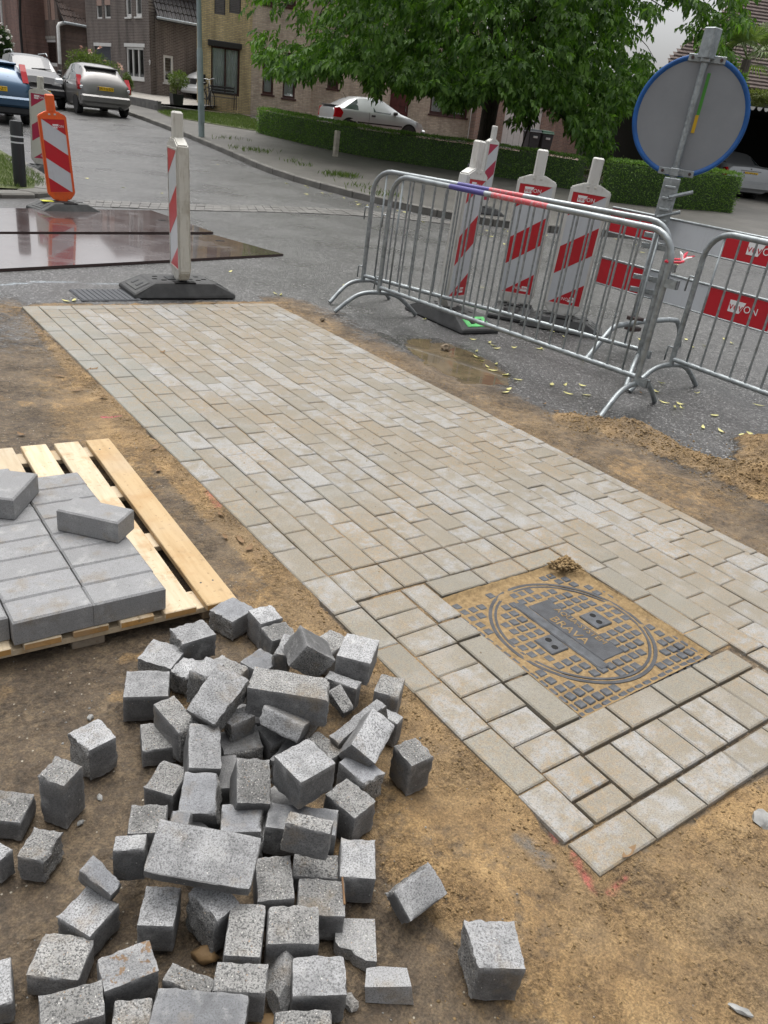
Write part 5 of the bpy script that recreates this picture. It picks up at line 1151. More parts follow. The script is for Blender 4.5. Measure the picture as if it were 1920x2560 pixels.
# --- garage and side building
ga = thing('garage_building', 'brick garage with white up-and-over door behind the wheelie bins', 'garage', FA.mat(0, 0, 0))
FG = Plane(FA.pt(0, 0, .3), FA.d); g0, g1 = FG.sh(1186, 320)[0], FG.sh(1548, 360)[0]; gd = rect(FG, 1258, 262, 1352, 372); gd = (gd[0], gd[1], -.12, gd[3]); gt = FG.sh(1340, 226)[1]
wall(ga, FG, g0, g1, -.7, gt, [gd], 'brick_garage')
L_ = ga.matrix_world.inverted() @ FG.mat(); dr = MB().box((gd[0], .08, gd[2]), (gd[1], .12, gd[3])).build('garage_door', 'white_frame', ga, L_)
for k in range(1, 6): x = gd[0]+(gd[1]-gd[0])*k/6; MB().box((x-.006, .076, gd[2]+.02), (x+.006, .0805, gd[3]-.02)).build('groove', 'concrete', dr)
MB().cbox((g0-.2, -.16, gt), (g1-1.2, .0, gt+.12), .02).build('gutter', 'white_frame', ga, L_); MB().box((g0, .302, -.7), (g1, 6, gt)).build('body', 'brick_garage', ga, L_)
rf = MB(); nn = 9
for k in range(nn): rf.box((g0, .05+.33*k, gt+.10+.16*k), (g1-1.1, .05+.33*(k+1)+.05, gt+.13+.16*k))
rf.build('roof', 'roof_tile', ga, L_)
# dark glazed front right of the garage
gp = thing('glazed_porch', 'dark brown glazed porch front right of the brick garage', 'porch', FA.mat(0, 0, 0))
FP = Plane(FA.pt(0, 0, 1.2), FA.d); op = rect(FP, 1552, 255, 1625, 432); a, b_, c, d = op[0], op[1]+1.2, -.3, op[3]; L_ = gp.matrix_world.inverted() @ FP.mat()
MB().box((a-.28, 0, c-.3), (a-.002, .3, d+.2)).build('pier', 'brick_garage', gp, L_)
fm = MB()
for x in (a, (a+b_)/2-.3, (a+b_)/2+.45, b_-.08): fm.box((x, .0, c), (x+.08, .09, d))
for z in (c, c+(d-c)*.48, d-.09): fm.box((a+.08, .012, z), (b_-.08, .08, z+.08))
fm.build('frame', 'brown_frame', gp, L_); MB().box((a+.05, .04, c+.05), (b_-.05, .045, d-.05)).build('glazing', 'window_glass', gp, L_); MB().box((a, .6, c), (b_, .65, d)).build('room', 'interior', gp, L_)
MB().cbox((a-.4, -.3, d+.0), (b_+.3, .4, d+.14), .02).build('fascia', 'white_frame', gp, L_)
# --- carport with dark inside, scalloped white trim
FC = Plane(hit(1800, 500), FA.d-.30*FA.n); cp = thing('carport', 'dark open carport with white scalloped trim over the silver saloon', 'carport', FC.mat(0, 0, 0))
c0, c1, ct = FC.sh(1625, 400)[0], FC.sh(2300, 400)[0], FC.sh(1895, 268)[1]
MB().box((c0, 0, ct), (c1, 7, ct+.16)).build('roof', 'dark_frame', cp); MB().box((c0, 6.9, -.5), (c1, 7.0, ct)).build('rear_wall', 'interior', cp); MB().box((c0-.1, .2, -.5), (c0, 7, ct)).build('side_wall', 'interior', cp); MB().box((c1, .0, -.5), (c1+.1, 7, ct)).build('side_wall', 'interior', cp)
tr = MB()
for k in range(int((c1-c0)/.22)):
    x = c0+.22*k; tr.prism([(x+.03, ct), (x+.19, ct), (x+.17, ct-.06), (x+.13, ct-.095), (x+.09, ct-.095), (x+.05, ct-.06)], -.03, -.004, 'y')
tr.build('scalloped_trim', 'white_frame', cp)
for x in (c0+.05, c1-.15): MB().box((x, .02, -.5), (x+.1, .12, ct)).build('post', 'dark_frame', cp)
# --- house with brown roof far right
FR = Plane(CAM+ray(1800, 250)/np.linalg.norm(ray(1800, 250))*40, FA.d-.25*FA.n); hr = thing('brown_roofed_house', 'house with a brown tiled roof above the palm at the right edge', 'house', FR.mat(0, 0, 0))
r0, r1, rt, re = FR.sh(1700, 120)[0], FR.sh(2150, 120)[0], FR.sh(1905, -5)[1], FR.sh(1790, 205)[1]
MB().box((r0+.6, .5, re-5.5), (r1, 8, re)).build('wall', 'brick_dark', hr)
rp = MB(); nr = 30; qa, qb = FR.sh(1745, 112), FR.sh(1905, 4)
for k in range(nr):
    z0_, z1_ = re+(rt+1.2-re)*k/nr, re+(rt+1.2-re)*(k+1)/nr; xl = max(r0, qa[0]+(z0_-qa[1])*(qb[0]-qa[0])/(qb[1]-qa[1])); y0 = .3+4*k/nr
    rp.add([(xl, y0-.03, z0_+.008), (r1+1, y0-.03, z0_+.008), (r1+1, y0+.16, z1_), (xl, y0+.16, z1_)], [(0, 1, 2, 3)]).add([(xl, y0-.03, z0_-.02), (r1+1, y0-.03, z0_-.02), (r1+1, y0-.03, z0_+.02), (xl, y0-.03, z0_+.02)], [(0, 1, 2, 3)])
rp.build('roof', 'roof_shingle', hr)
# --- dark brown house on the left with white windows
db = -ray(-1040, 64.3)
FBR = Plane(hit(378, 257), db); hn = thing('brown_brick_house', 'dark brown brick house with white windows and a blue roller shutter', 'house', FBR.mat(0, 0, 0))
lw, sw = rect(FBR, 316, 118, 359.5, 198), rect(FBR, 239, 116, 278, 190); up = [rect(FBR, 313, -60, 327, 43), rect(FBR, 337, -60, 353, 42)]; pk_ = [rect(FBR, 238.5, -60, 253, 47), rect(FBR, 258.5, -60, 274.5, 46)]
n0 = FBR.sh(221, 150)[0]
wall(hn, FBR, n0, 0, -.8, 5.0, [lw, sw]+up+pk_, 'brick_brown')
window(hn, FBR, lw, 'white_frame', 2, 'white_frame', False, 'white_frame', None, None, .09, lx=.15); window(hn, FBR, sw, 'anthracite', 0, None, False, 'white_frame', None, 'anthracite', .06, lx=.1)
for o in up: window(hn, FBR, o, 'white_frame', 0, 'white_frame', False, None, None, None, .1)
for o in pk_:
    window(hn, FBR, o, 'white_frame', 0, None, False, None, None, None, .06); z = o[2]+.55; wl = bpy.data.objects.new('x', None); 
    MB().box((o[0]+.05, .02, z), (o[1]-.05, .035, o[3])).build('roller_shutter', 'shutter_pink', hn, hn.matrix_world.inverted() @ FBR.mat())
hp = FBR.sh(375, 157); text('house_number', '9', .32, 'white_frame', hn, Matrix.Translation((hp[0], -.015, hp[1])) @ Matrix.Rotation(math.pi/2, 4, 'X'), .008)
FS = Plane(FBR.o, FBR.n); sw2 = rect(FS, 409, 139, 434, 207); e0, e1 = FS.sh(390, 43), FS.sh(497, 59); eh = (e0[1]+e1[1])/2
wall(hn, FS, .003, 9.5, -.8, eh+.1, [sw2], 'brick_brown', 'side_wall'); window(hn, FS, sw2, 'white_frame', 0, 'white_frame', False, None, None, None, .1)
MB().box((n0, .31, -.8), (-.31, 9, 5.0)).build('body', 'brick_brown', hn); MB().prism([(n0-.2, 5.0), (0.2, 5.0), (n0*.5, 5.9)], -.1, 9, 'y').build('main_roof', 'roof_tile', hn)
slope = FBR.u*1.0-FBR.d*.62
tiled_roof(hn, FS.pt(e0[0]-.15, eh-.02, .45), FS.d, slope, 30, 11, .21, .33, 'roof_tile')
hmI = hn.matrix_world.inverted(); MB().tube([hmI @ V(FS.pt(e0[0]-.2, eh-.07, .50)), hmI @ V(FS.pt(9.5, eh-.07, .50))], .06, 8).build('gutter', 'zinc', hn, smooth=True)
MB().cbox((e0[0], -.40, eh-.14), (9.5, .02, eh-.10), .004).build('soffit', 'dark_frame', hn, hmI @ FS.mat())
# low retaining wall and raised drive before it
rw = thing('retaining_wall', 'low grey concrete retaining wall in front of the dark brown house', 'wall', None)
A_, B_ = hit(325, 268), hit(394, 284); d_ = B_-A_; l_ = np.linalg.norm(d_[:2]); MB().cbox((-3, 0, -.3), (l_, .16, .40), .015).build('wall', 'concrete_dark', rw, at(A_[0], A_[1], A_[2], math.atan2(d_[1], d_[0])))
C_ = hit(505, 288); d_ = C_-B_; MB().cbox((0.01, 0, -.3), (np.linalg.norm(d_[:2])+1.2, .2, .30), .015).build('return_wall', 'concrete_dark', rw, at(B_[0], B_[1], B_[2], math.atan2(d_[1], d_[0])))
strip_sheet('raised_drive', [A_[:2]+[.1, .1], B_[:2]+[.12, .14], C_[:2]+[.1, .22], FA.pt(-1.5, 0, .1)[:2], FA.pt(-2.2, 0, -8)[:2], FS.pt(8, 0, .1)[:2], FBR.pt(0, 0, .1)[:2], FBR.pt(-4, 0, .1)[:2]], 'concrete', .34, n=1.2)
# --- farther houses at the top left
def far_house(name, label, cx, cy, dist, mat, d, s_px, ops, h1=4.05):
    P = Plane(CAM+ray(cx, cy)/np.linalg.norm(ray(cx, cy))*dist, d); h = thing(name, label, 'house', P.mat(0, 0, 0)); a, b_ = P.sh(s_px[0], 120)[0], P.sh(s_px[1], 120)[0]
    O = [(rect(P, *o[:4]), o[4], o[5]) for o in ops]; wall(h, P, a, b_, -2.5, h1, [o[0] for o in O], mat)
    for o, f, kw in O: window(h, P, o, f, **kw)
    MB().box((a+.002, .31, -2.5), (b_-.002, 8, h1)).build('body', mat, h); MB().prism([(-.1, h1), (4., h1+.5), (8, h1)], a, b_, 'x').build('main_roof', 'roof_tile_brown', h); return h, P
d2 = -ray(-700, 104)
h2, P2 = far_house('dark_brick_house', 'dark brick house with white door and tall narrow windows behind the parked cars', 150, 147, 52, 'brick_dark', d2, (54, 150),
  [(62, -60, 71.6, 52, 'white_frame', dict(mull=0, fw=.11)), (77, -60, 88.5, 52, 'white_frame', dict(mull=0, fw=.11)), (105, -60, 117, 50, 'shutter_pink', dict(mull=0, shutter='shutter_pink')), (123, -60, 134, 50, 'shutter_pink', dict(mull=0, shutter='shutter_pink')),
   (69, 103, 92.5, 165, 'white_frame', dict(mull=3, fw=.09, trans=1, box='white_frame', door=True)), (108, 98, 141, 165, 'white_frame', dict(mull=0, fw=.13, lintel='concrete', lx=.05))])
PS2 = Plane(P2.pt(P2.sh(150, 100)[0], 0), P2.n-.35*P2.d); e = PS2.sh(160, 50); e1_ = PS2.sh(221, 53)
wall(h2, PS2, .003, 9, -2.5, e[1], [], 'brick_dark', 'side_wall'); tiled_roof(h2, PS2.pt(e[0]-.4, e[1]-.1, .5), PS2.d, P2.u-P2.d*.62, 32, 11, .22, .34, 'roof_tile_brown')
hI = h2.matrix_world.inverted(); MB().tube([hI @ V(PS2.pt(e[0]-.4, e[1]-.15, .55)), hI @ V(PS2.pt(9, e[1]-.15, .55))], .07, 8).build('gutter', 'zinc', h2, smooth=True)
pp = [PS2.pt(*PS2.sh(x, y, .3), .3) for x, y in [(168, 52), (166, 56), (148, 60), (145, 66), (150, 160)]]; pipe(h2, pp, .09, 'white_pipe')
h3, P3 = far_house('red_brick_house', 'dark red brick house at the top left corner with white downpipe', 30, 140, 56, 'brick_red', d2, (-150, 53), [(-60, 90, -40, 150, 'white_frame', dict(mull=1))])
pipe(h3, [P3.pt(*P3.sh(1, -20, .2), .2), P3.pt(*P3.sh(3, 20, .2), .2), P3.pt(*P3.sh(9, 90, .2), .2), P3.pt(*P3.sh(10, 130, .2), .2)], .07, 'white_pipe'); pipe(h3, [P3.pt(*P3.sh(50, -30, .2), .2), P3.pt(*P3.sh(50, 60, .2), .2), P3.pt(*P3.sh(58, 160, .2), .2)], .07, 'dark_frame')
q = rect(P3, 25, 127, 37, 142); MB().cbox((q[0], -.2, q[2]), (q[1], -.01, q[3]), .02).build('letter_box', 'white_frame', h3)
# ------------------------------------------------------------------ cars: lofted bodies, local x = forward, y = left, z up, origin on the ground mid-car
def car(name, label, mat, st, paint, wheels, wr=.30, hw=.82, glass_side=(), ws=None, rw=None, pillar=(), trackin=.0, cat='car', rimst=5, roofz=None):
    """st: stations (x, z_bottom, z_shoulder, half width, z_top, half width top)"""
    t = thing(name, label, cat, mat, 'parked cars'); S = []
    for x, zb, zs, w_, zt, wt in st:
        m = (zb+zs)/2
        S.append([(0, zb), (w_*.80, zb), (w_*.95, zb+.07), (w_, m), (w_*.985, zs-.06), (w_*.955, zs), ((wt+w_*.95)/2, zs+(zt-zs)*.5), (wt, zt-.05 if zt-zs > .15 else zt-.012), (wt*.78, zt-.006), (wt*.4, zt+.008), (0, zt+.012)])
    def ring(i): x = st[i][0]; h = S[i]; return [(x, y, z) for y, z in h]+[(x, -y, z) for y, z in h[-2:0:-1]]
    n = len(ring(0)); mb = MB(); vs = []
    for i in range(len(st)): vs += ring(i)
    fs = [(i*n+k, i*n+(k+1) % n, (i+1)*n+(k+1) % n, (i+1)*n+k) for i in range(len(st)-1) for k in range(n)]; fs += [tuple(range(n)), tuple(range((len(st)-1)*n, len(st)*n))[::-1]]
    mb.add(vs, fs); body = mb.build('body', paint, t, smooth=True, angle=32)
    def quadpart(nm, pts, mt, inset=.0, off=.008, par=None):
        P = [Vector(p) for p in pts]; c = sum(P, Vector())/len(P); nn = (P[1]-P[0]).cross(P[-1]-P[0])
        nn = nn.normalized() if nn.length else Vector((0, 0, 1))
        if nn.dot(c-Vector((c.x*.7, 0, .6))) < 0: nn = -nn
        Q = [p+(c-p)*inset+nn*off for p in P]; B = [q-nn*.012 for q in Q]; k = len(Q)
        m_ = MB(); m_.add(Q+B, [tuple(range(k))]+[(i, (i+1) % k, k+(i+1) % k, k+i) for i in range(k)]); return m_.build(nm, mt, par or t)
    R_ = [ring(i) for i in range(len(st))]
    for (i0, i1) in glass_side:
        for sgn in (0, 1):
            idx = lambda k: k if sgn == 0 else (n-k) % n
            quadpart('side_window', [R_[i0][idx(5)], R_[i1][idx(5)], R_[i1][idx(7)], R_[i0][idx(7)]], 'car_glass', .07)
    def cross(i0, i1, nm, mt='car_glass', k0=7, inset=.05, off=.008): quadpart(nm, [R_[i0][k0], R_[i1][k0], R_[i1][n-k0], R_[i0][n-k0]], mt, inset, off)
    if ws: cross(*ws, 'windscreen')
    if rw: cross(*rw, 'rear_window')
    ty = MB().lathe([(wr*.55, -.095), (wr*.93, -.095), (wr, -.065), (wr, .065), (wr*.93, .095), (wr*.55, .095)], 28).mesh('tyre', 'tyre', True, 40)
    rm = MB().lathe([(.0001, .0), (wr*.60, .0), (wr*.62, .02), (wr*.66, .02), (wr*.66, -.02)], 24)
    for k in range(rimst): rm.cbox((.03, -.022, .0), (wr*.6, .022, .022), .004, 0, Matrix.Rotation(2*math.pi*k/rimst, 4, 'Z'))
    rm = rm.mesh('rim', 'rim', True, 40)
    dk = MB().lathe([(.0001, 0), (wr*.54, 0), (wr*.54, -.02)], 20).mesh('rim_recess', 'under')
    for x in wheels:
        for sgn in (1, -1):
            M_ = Matrix.Translation((x, sgn*(hw-.085), wr)) @ Matrix.Rotation(-sgn*math.pi/2, 4, 'X'); wh = link('wheel', ty, t, M_); link('rim', rm, wh, Matrix.Translation((0, 0, .072))); link('rim_recess', dk, wh, Matrix.Translation((0, 0, .07)))
            am = MB().prism([(x+(wr+.055)*math.cos(a_), wr+(wr+.055)*math.sin(a_)) for a_ in np.linspace(-.25, math.pi+.25, 20)], sgn*(hw-.10), sgn*(hw+.004), 'y'); am.build('wheel_arch', 'under', t)
    return t, quadpart
def plate(t, x, z, txt, w_=.52, back=True, y=0, h=.11):
    s = -1 if back else 1; p = MB().cbox((x-.006, y-w_/2, z-h/2), (x+.006, y+w_/2, z+h/2), .003).build('number_plate', 'plate_yellow', t)
    if back: m_ = Matrix.Translation((x-.008, y-.02, z)) @ Matrix.Rotation(-math.pi/2, 4, 'Z') @ Matrix.Rotation(math.pi/2, 4, 'X')
    else: m_ = Matrix.Translation((x+.008, y, z)) @ Matrix.Rotation(math.pi/2, 4, 'Z') @ Matrix.Rotation(math.pi/2, 4, 'X')
    if txt: text('plate_text', txt, .105, 'ink', p, m_, .001)
    MB().box((x-.0075 if back else x+.001, (y+w_/2-.045) if back else y-w_/2, z-h/2+.004), (x if back else x+.0075, (y+w_/2-.003) if back else y-w_/2+.045, z+h/2-.004)).build('plate_band', 'plate_blue', p)
def heading(x, y, z, hx, hy): return Matrix.Translation((x, y, z)) @ QUP @ Matrix.Rotation(math.atan2(hy, hx), 4, 'Z')
def bx(t, nm, lo, hi, mt, b=.01): return MB().cbox(lo, hi, b).build(nm, mt, t)
# beige five-door hatchback, rear view
c3 = [(-1.86, .32, .62, .60, .66, .48), (-1.84, .27, .80, .74, .86, .60), (-1.78, .24, .92, .80, .98, .64), (-1.66, .22, .96, .83, 1.14, .62), (-1.45, .20, .97, .835, 1.34, .58), (-1.2, .20, .97, .84, 1.45, .57), (-.8, .19, .965, .84, 1.505, .58), (-.3, .19, .955, .84, 1.52, .58), (.15, .19, .95, .84, 1.48, .57), (.55, .19, .945, .835, 1.33, .58), (.95, .20, .94, .83, 1.06, .66), (1.25, .21, .90, .81, .95, .62), (1.6, .23, .80, .76, .84, .55), (1.83, .27, .62, .64, .66, .45)]
q = gnd(0, 0); P_ = (np.array(hit(201, 285.6))+np.array(hit(312, 293.6)))/2
t, qp = car('hatchback', 'beige five-door hatchback parked by the kerb, seen from behind', heading(P_[0]+.03, P_[1]+1.27, P_[2]+.0, .045, 1), c3, 'paint_beige', (-1.22, 1.22), .295, .825, ((5, 7), (7, 9)), (9, 10), (3, 4))
MB().cbox((-1.93, -.80, .36), (-1.70, .80, .60), .05).build('bumper', 'paint_beige', t); bx(t, 'spoiler', (-1.52, -.52, 1.36), (-1.30, .52, 1.42), 'trim', .02)
for s in (-1, 1):
    MB().prism([(-1.80, .72), (-1.62, .72), (-1.50, .98), (-1.60, 1.14), (-1.68, 1.02), (-1.80, .86)], s*.70, s*.845, 'y').build('tail_light', 'tail_red', t); bx(t, 'reverse_lamp', (-1.83, min(s*.70, s*.80), .75), (-1.77, max(s*.70, s*.80), .84), 'lens', .01)
    MB().cbox((.62, s*.86-.07, .98), (.78, s*.86+.09, 1.10), .03).build('mirror', 'trim', t); bx(t, 'door_handle', (-.35, s*.835-.015, .86), (-.2, s*.835+.015, .90), 'trim'); bx(t, 'door_handle', (.45, s*.835-.015, .85), (.6, s*.835+.015, .89), 'trim')
plate(t, -1.865, .80, '54-TG-DT'); bx(t, 'wiper', (-1.72, -.30, 1.0), (-1.66, .12, 1.03), 'trim', .004); MB().tube([(-1.92, -.45, .27), (-1.80, -.45, .27)], .04, 10).build('exhaust', 'trim', t); bx(t, 'rear_door_gap', (-.02, -.846, .3), (-.01, .846, .93), 'trim', .002); MB().tube([(-.6, 0, 1.5), (-.72, 0, 1.66)], .008, 6).build('aerial', 'trim', t)
# dark small van-like car facing the camera
pd_ = [(-1.75, .3, .8, .7, .9, .6), (-1.7, .25, .95, .77, 1.40, .58), (-1.5, .22, .97, .79, 1.52, .60), (-.8, .2, .97, .79, 1.56, .60), (.0, .2, .97, .79, 1.55, .60), (.35, .2, .97, .79, 1.47, .60), (.85, .21, .99, .79, 1.10, .68), (1.3, .22, .96, .78, 1.01, .66), (1.58, .26, .82, .76, .90, .58), (1.72, .30, .66, .68, .70, .5)]
P_ = hit(112, 273); t, qp = car('small_car', 'dark grey high-roofed car with roof rails facing the camera at the left', heading(P_[0]+.1, P_[1]+1.9, gzf(P_[0]+.1, P_[1]+1.9), -.06, -1), pd_, 'paint_dark', (-1.1, 1.15), .29, .775, ((2, 4), (4, 5)), (5, 6), None)
for s in (-1, 1):
    bx(t, 'headlight', (1.50, s*.60-.13, .72), (1.66, s*.60+.13, .92), 'lens', .04); MB().tube([(-1.5, s*.55, 1.54), (-1.3, s*.56, 1.62), (.0, s*.56, 1.64), (.2, s*.56, 1.55)], .02, 6).build('roof_rail', 'zinc', t, smooth=True); MB().cbox((.55, s*.84-.06, 1.02), (.68, s*.84+.08, 1.18), .03).build('mirror', 'trim', t)
    MB().tube([(.83, s*.1, 1.13), (.80, s*.1+.45, 1.16)], .012, 6).build('wiper', 'trim', t)
bx(t, 'grille', (1.66, -.35, .62), (1.72, .35, .74), 'trim', .02); MB().cbox((1.60, -.76, .34), (1.80, .76, .58), .05).build('bumper', 'trim', t); plate(t, 1.81, .45, '', back=False)
# blue hatchback at the left picture edge
fc = [(-2.06, .32, .62, .66, .68, .5), (-2.03, .26, .82, .80, .88, .66), (-1.94, .23, .96, .845, 1.0, .70), (-1.72, .21, 1.0, .855, 1.22, .66), (-1.45, .2, 1.01, .86, 1.40, .62), (-.9, .2, 1.0, .86, 1.47, .62), (-.2, .2, .99, .86, 1.47, .62), (.35, .2, .97, .86, 1.36, .62), (.95, .21, .95, .85, 1.05, .7), (1.5, .22, .88, .83, .94, .66), (1.9, .25, .78, .78, .82, .6), (2.08, .3, .62, .68, .66, .5)]
P_ = hit(28, 312); t, qp = car('blue_hatchback', 'blue estate hatchback cut off by the left picture edge', heading(P_[0]-.18, P_[1]+1.9, P_[2], .06, 1), fc, 'paint_blue', (-1.33, 1.3), .31, .845, ((4, 6), (6, 7)), (7, 8), (3, 4))
MB().cbox((-2.13, -.83, .40), (-1.92, .83, .64), .05).build('bumper', 'paint_blue', t); MB().cbox((-2.10, -.80, .24), (-1.95, .80, .398), .03).build('lower_bumper', 'trim', t)
for s in (-1, 1): MB().prism([(-1.96, .98), (-1.84, .98), (-1.55, 1.36), (-1.64, 1.40), (-1.78, 1.24)], s*.66, s*.80, 'y').build('tail_light', 'tail_red', t)
plate(t, -2.062, .80, '13-NF-ZT'); bx(t, 'wiper', (-1.86, -.35, 1.06), (-1.80, .25, 1.09), 'trim', .004); bx(t, 'badge', (-2.03, -.09, .90), (-2.0, .09, .95), 'chrome', .01); bx(t, 'spoiler', (-1.62, -.6, 1.36), (-1.36, .6, 1.42), 'paint_blue', .02)
# silver three-door hatchback in the yard
as_ = [(-2.03, .32, .66, .62, .72, .5), (-1.99, .27, .84, .78, .92, .66), (-1.86, .24, .92, .825, 1.00, .70), (-1.62, .22, .93, .835, 1.08, .64), (-1.30, .21, .93, .84, 1.26, .57), (-.95, .2, .925, .845, 1.39, .55), (-.35, .2, .915, .845, 1.425, .56), (.12, .2, .905, .845, 1.395, .57), (.45, .2, .895, .845, 1.24, .60), (.90, .21, .885, .84, .98, .70), (1.35, .22, .83, .82, .88, .66), (1.75, .25, .73, .77, .78, .58), (1.98, .28, .60, .68, .64, .5), (2.05, .32, .5, .55, .54, .4)]
hx, hy = .985, -.17; P_ = hit(1016, 358); nx_, ny_ = -hy, hx; cxx, cyy = P_[0]-1.27*hx+.75*nx_, P_[1]-1.27*hy+.75*ny_
t, qp = car('silver_hatchback', 'silver three-door hatchback with rear spoiler parked behind the clipped hedge', heading(cxx, cyy, P_[2]+.0, hx, hy), as_, 'paint_silver', (-1.33, 1.27), .30, .835, ((3, 5), (6, 8)), (8, 9), (3, 4))
MB().cbox((-2.10, -.78, .36), (-1.88, .78, .58), .05).build('bumper', 'paint_silver', t); MB().cbox((1.88, -.74, .26), (2.10, .74, .5), .05).build('front_bumper', 'paint_silver', t); bx(t, 'spoiler', (-1.98, -.62, .99), (-1.72, .62, 1.04), 'trim', .02)
for s in (-1, 1):
    MB().prism([(-2.0, .62), (-1.70, .62), (-1.62, .80), (-1.78, .98), (-1.96, .94)], s*.66, s*.842, 'y').build('tail_light', 'tail_red', t); MB().prism([(1.66, .58), (1.95, .54), (1.84, .70), (1.62, .76)], s*.56, s*.79, 'y').build('headlight', 'lens', t)
    bx(t, 'side_strip', (-1.0, s*.845-.008, .50), (.95, s*.845+.008, .55), 'trim', .004); bx(t, 'door_handle', (-.42, s*.842-.012, .76), (-.25, s*.842+.012, .83), 'trim'); MB().cbox((.52, s*.87-.07, .90), (.68, s*.87+.08, 1.02), .03).build('mirror', 'trim', t); bx(t, 'door_gap', (-.52, s*.843-.004, .3), (-.51, s*.843+.004, .9), 'trim', .001)
plate(t, -2.005, .76, '27-LF-JS'); MB().tube([(-1.2, 0, 1.3), (-1.35, 0, 1.5)], .008, 6).build('aerial', 'trim', t)
# white van nose behind the lamp post
vn_ = [(-2.6, .3, 1.2, .98, 2.2, .85), (-2.5, .28, 1.2, 1.0, 2.4, .88), (.2, .26, 1.2, 1.0, 2.42, .88), (.8, .26, 1.2, 1.0, 2.32, .84), (1.15, .27, 1.2, .99, 1.98, .80), (1.75, .28, 1.15, .97, 1.24, .82), (2.15, .3, 1.02, .94, 1.10, .74), (2.42, .34, .82, .86, .88, .62), (2.5, .4, .6, .72, .64, .5)]
P_ = FBR.o+FBR.n*3.9+FBR.d*1.15; t, qp = car('white_van', 'white delivery van nosing out behind the lamp post beside the brown house', heading(P_[0], P_[1], P_[2]+.30, -FBR.n[0], -FBR.n[1]), vn_, 'paint_white', (-1.7, 1.6), .33, .985, ((3, 4),), (4, 5), None, cat='van')
for s in (-1, 1): MB().prism([(1.95, .86), (2.36, .72), (2.30, .92), (1.9, 1.06)], s*.55, s*.93, 'y').build('headlight', 'lens', t); MB().cbox((1.2, s*1.1-.1, 1.1), (1.35, s*1.1+.1, 1.45), .03).build('mirror', 'trim', t)
bx(t, 'grille', (2.34, -.5, .66), (2.52, .5, .92), 'trim', .04); MB().cbox((2.2, -.9, .3), (2.58, .9, .6), .08).build('bumper', 'paint_white', t); MB().prism([(-.07, .0), (0, -.09), (.07, 0), (0, .09)], 2.52, 2.545, 'x', mat=Matrix.Translation((0, 0, .79))).build('badge', 'chrome', t)
# silver saloon in the carport
mz = [(-2.24, .34, .66, .66, .74, .52), (-2.2, .28, .88, .80, .98, .66), (-2.05, .24, .95, .85, 1.04, .70), (-1.55, .22, .95, .865, 1.06, .68), (-1.0, .21, .95, .87, 1.36, .60), (-.4, .2, .94, .87, 1.42, .60), (.3, .2, .93, .87, 1.38, .60), (1.0, .21, .92, .86, 1.0, .7), (1.8, .23, .82, .82, .88, .62), (2.2, .3, .6, .68, .66, .5)]
P_ = hit(1812, 497); hv = FC.n; t, qp = car('silver_saloon', 'silver saloon with yellow number plate parked under the dark carport', heading(P_[0]+hv[0]*1.6+FC.d[0]*.08, P_[1]+hv[1]*1.6+FC.d[1]*.08, P_[2]+.02, hv[0]-.1*FC.d[0], hv[1]-.1*FC.d[1]), mz, 'paint_benz', (-1.35, 1.35), .31, .855, ((4, 5), (5, 6)), (6, 7), (3, 4))
MB().cbox((-2.32, -.84, .34), (-2.08, .84, .60), .06).build('bumper', 'paint_benz', t); plate(t, -2.225, .80, '61-XS-PX'); bx(t, 'chrome_strip', (-2.235, -.36, .875), (-2.2, .36, .90), 'chrome', .006); bx(t, 'badge', (-2.225, -.03, .925), (-2.205, .03, .965), 'chrome', .01)
for s in (-1, 1): MB().prism([(-2.20, .66), (-2.0, .66), (-1.98, .92), (-2.12, .94), (-2.2, .86)], s*.62, s*.845, 'y').build('tail_light', 'tail_red', t)
# ------------------------------------------------------------------ plants
rng = np.random.default_rng(5)
def np_mesh(name, V_, quads, mat):
    me = bpy.data.meshes.new(name); me.vertices.add(len(V_)); me.vertices.foreach_set('co', V_.astype(np.float32).ravel()); k = quads.shape[1]
    me.loops.add(quads.size); me.loops.foreach_set('vertex_index', quads.astype(np.int32).ravel()); me.polygons.add(len(quads)); me.polygons.foreach_set('loop_start', np.arange(0, quads.size, k, dtype=np.int32)); me.materials.append(MT[mat]); me.update(); me.validate(); return me
def leaves(P, D, U, L, W, fold=.25):
    """leaf blades: position, direction, up hint, length, width; two quads folded along the midrib"""
    N = len(P); D = D/np.linalg.norm(D, axis=1, keepdims=True); S = np.cross(D, U); S /= np.linalg.norm(S, axis=1, keepdims=True)+1e-9; Nn = np.cross(S, D); L = np.broadcast_to(L, (N,))[:, None]; W = np.broadcast_to(W, (N,))[:, None]
    a = P; m1 = P+D*L*.45; tip = P+D*L-Nn*L*.18; l_ = m1+S*W*.5+Nn*W*fold; r_ = m1-S*W*.5+Nn*W*fold
    V_ = np.stack([a, l_, tip, r_, m1-Nn*W*.08], 1).reshape(-1, 3); b_ = np.arange(N)[:, None]*5
    q = np.concatenate([b_+np.array([[0, 4, 2, 1]]), b_+np.array([[0, 3, 2, 4]])], 0); return V_, q
def unit(n): v = rng.normal(size=(n, 3)); return v/np.linalg.norm(v, axis=1, keepdims=True)
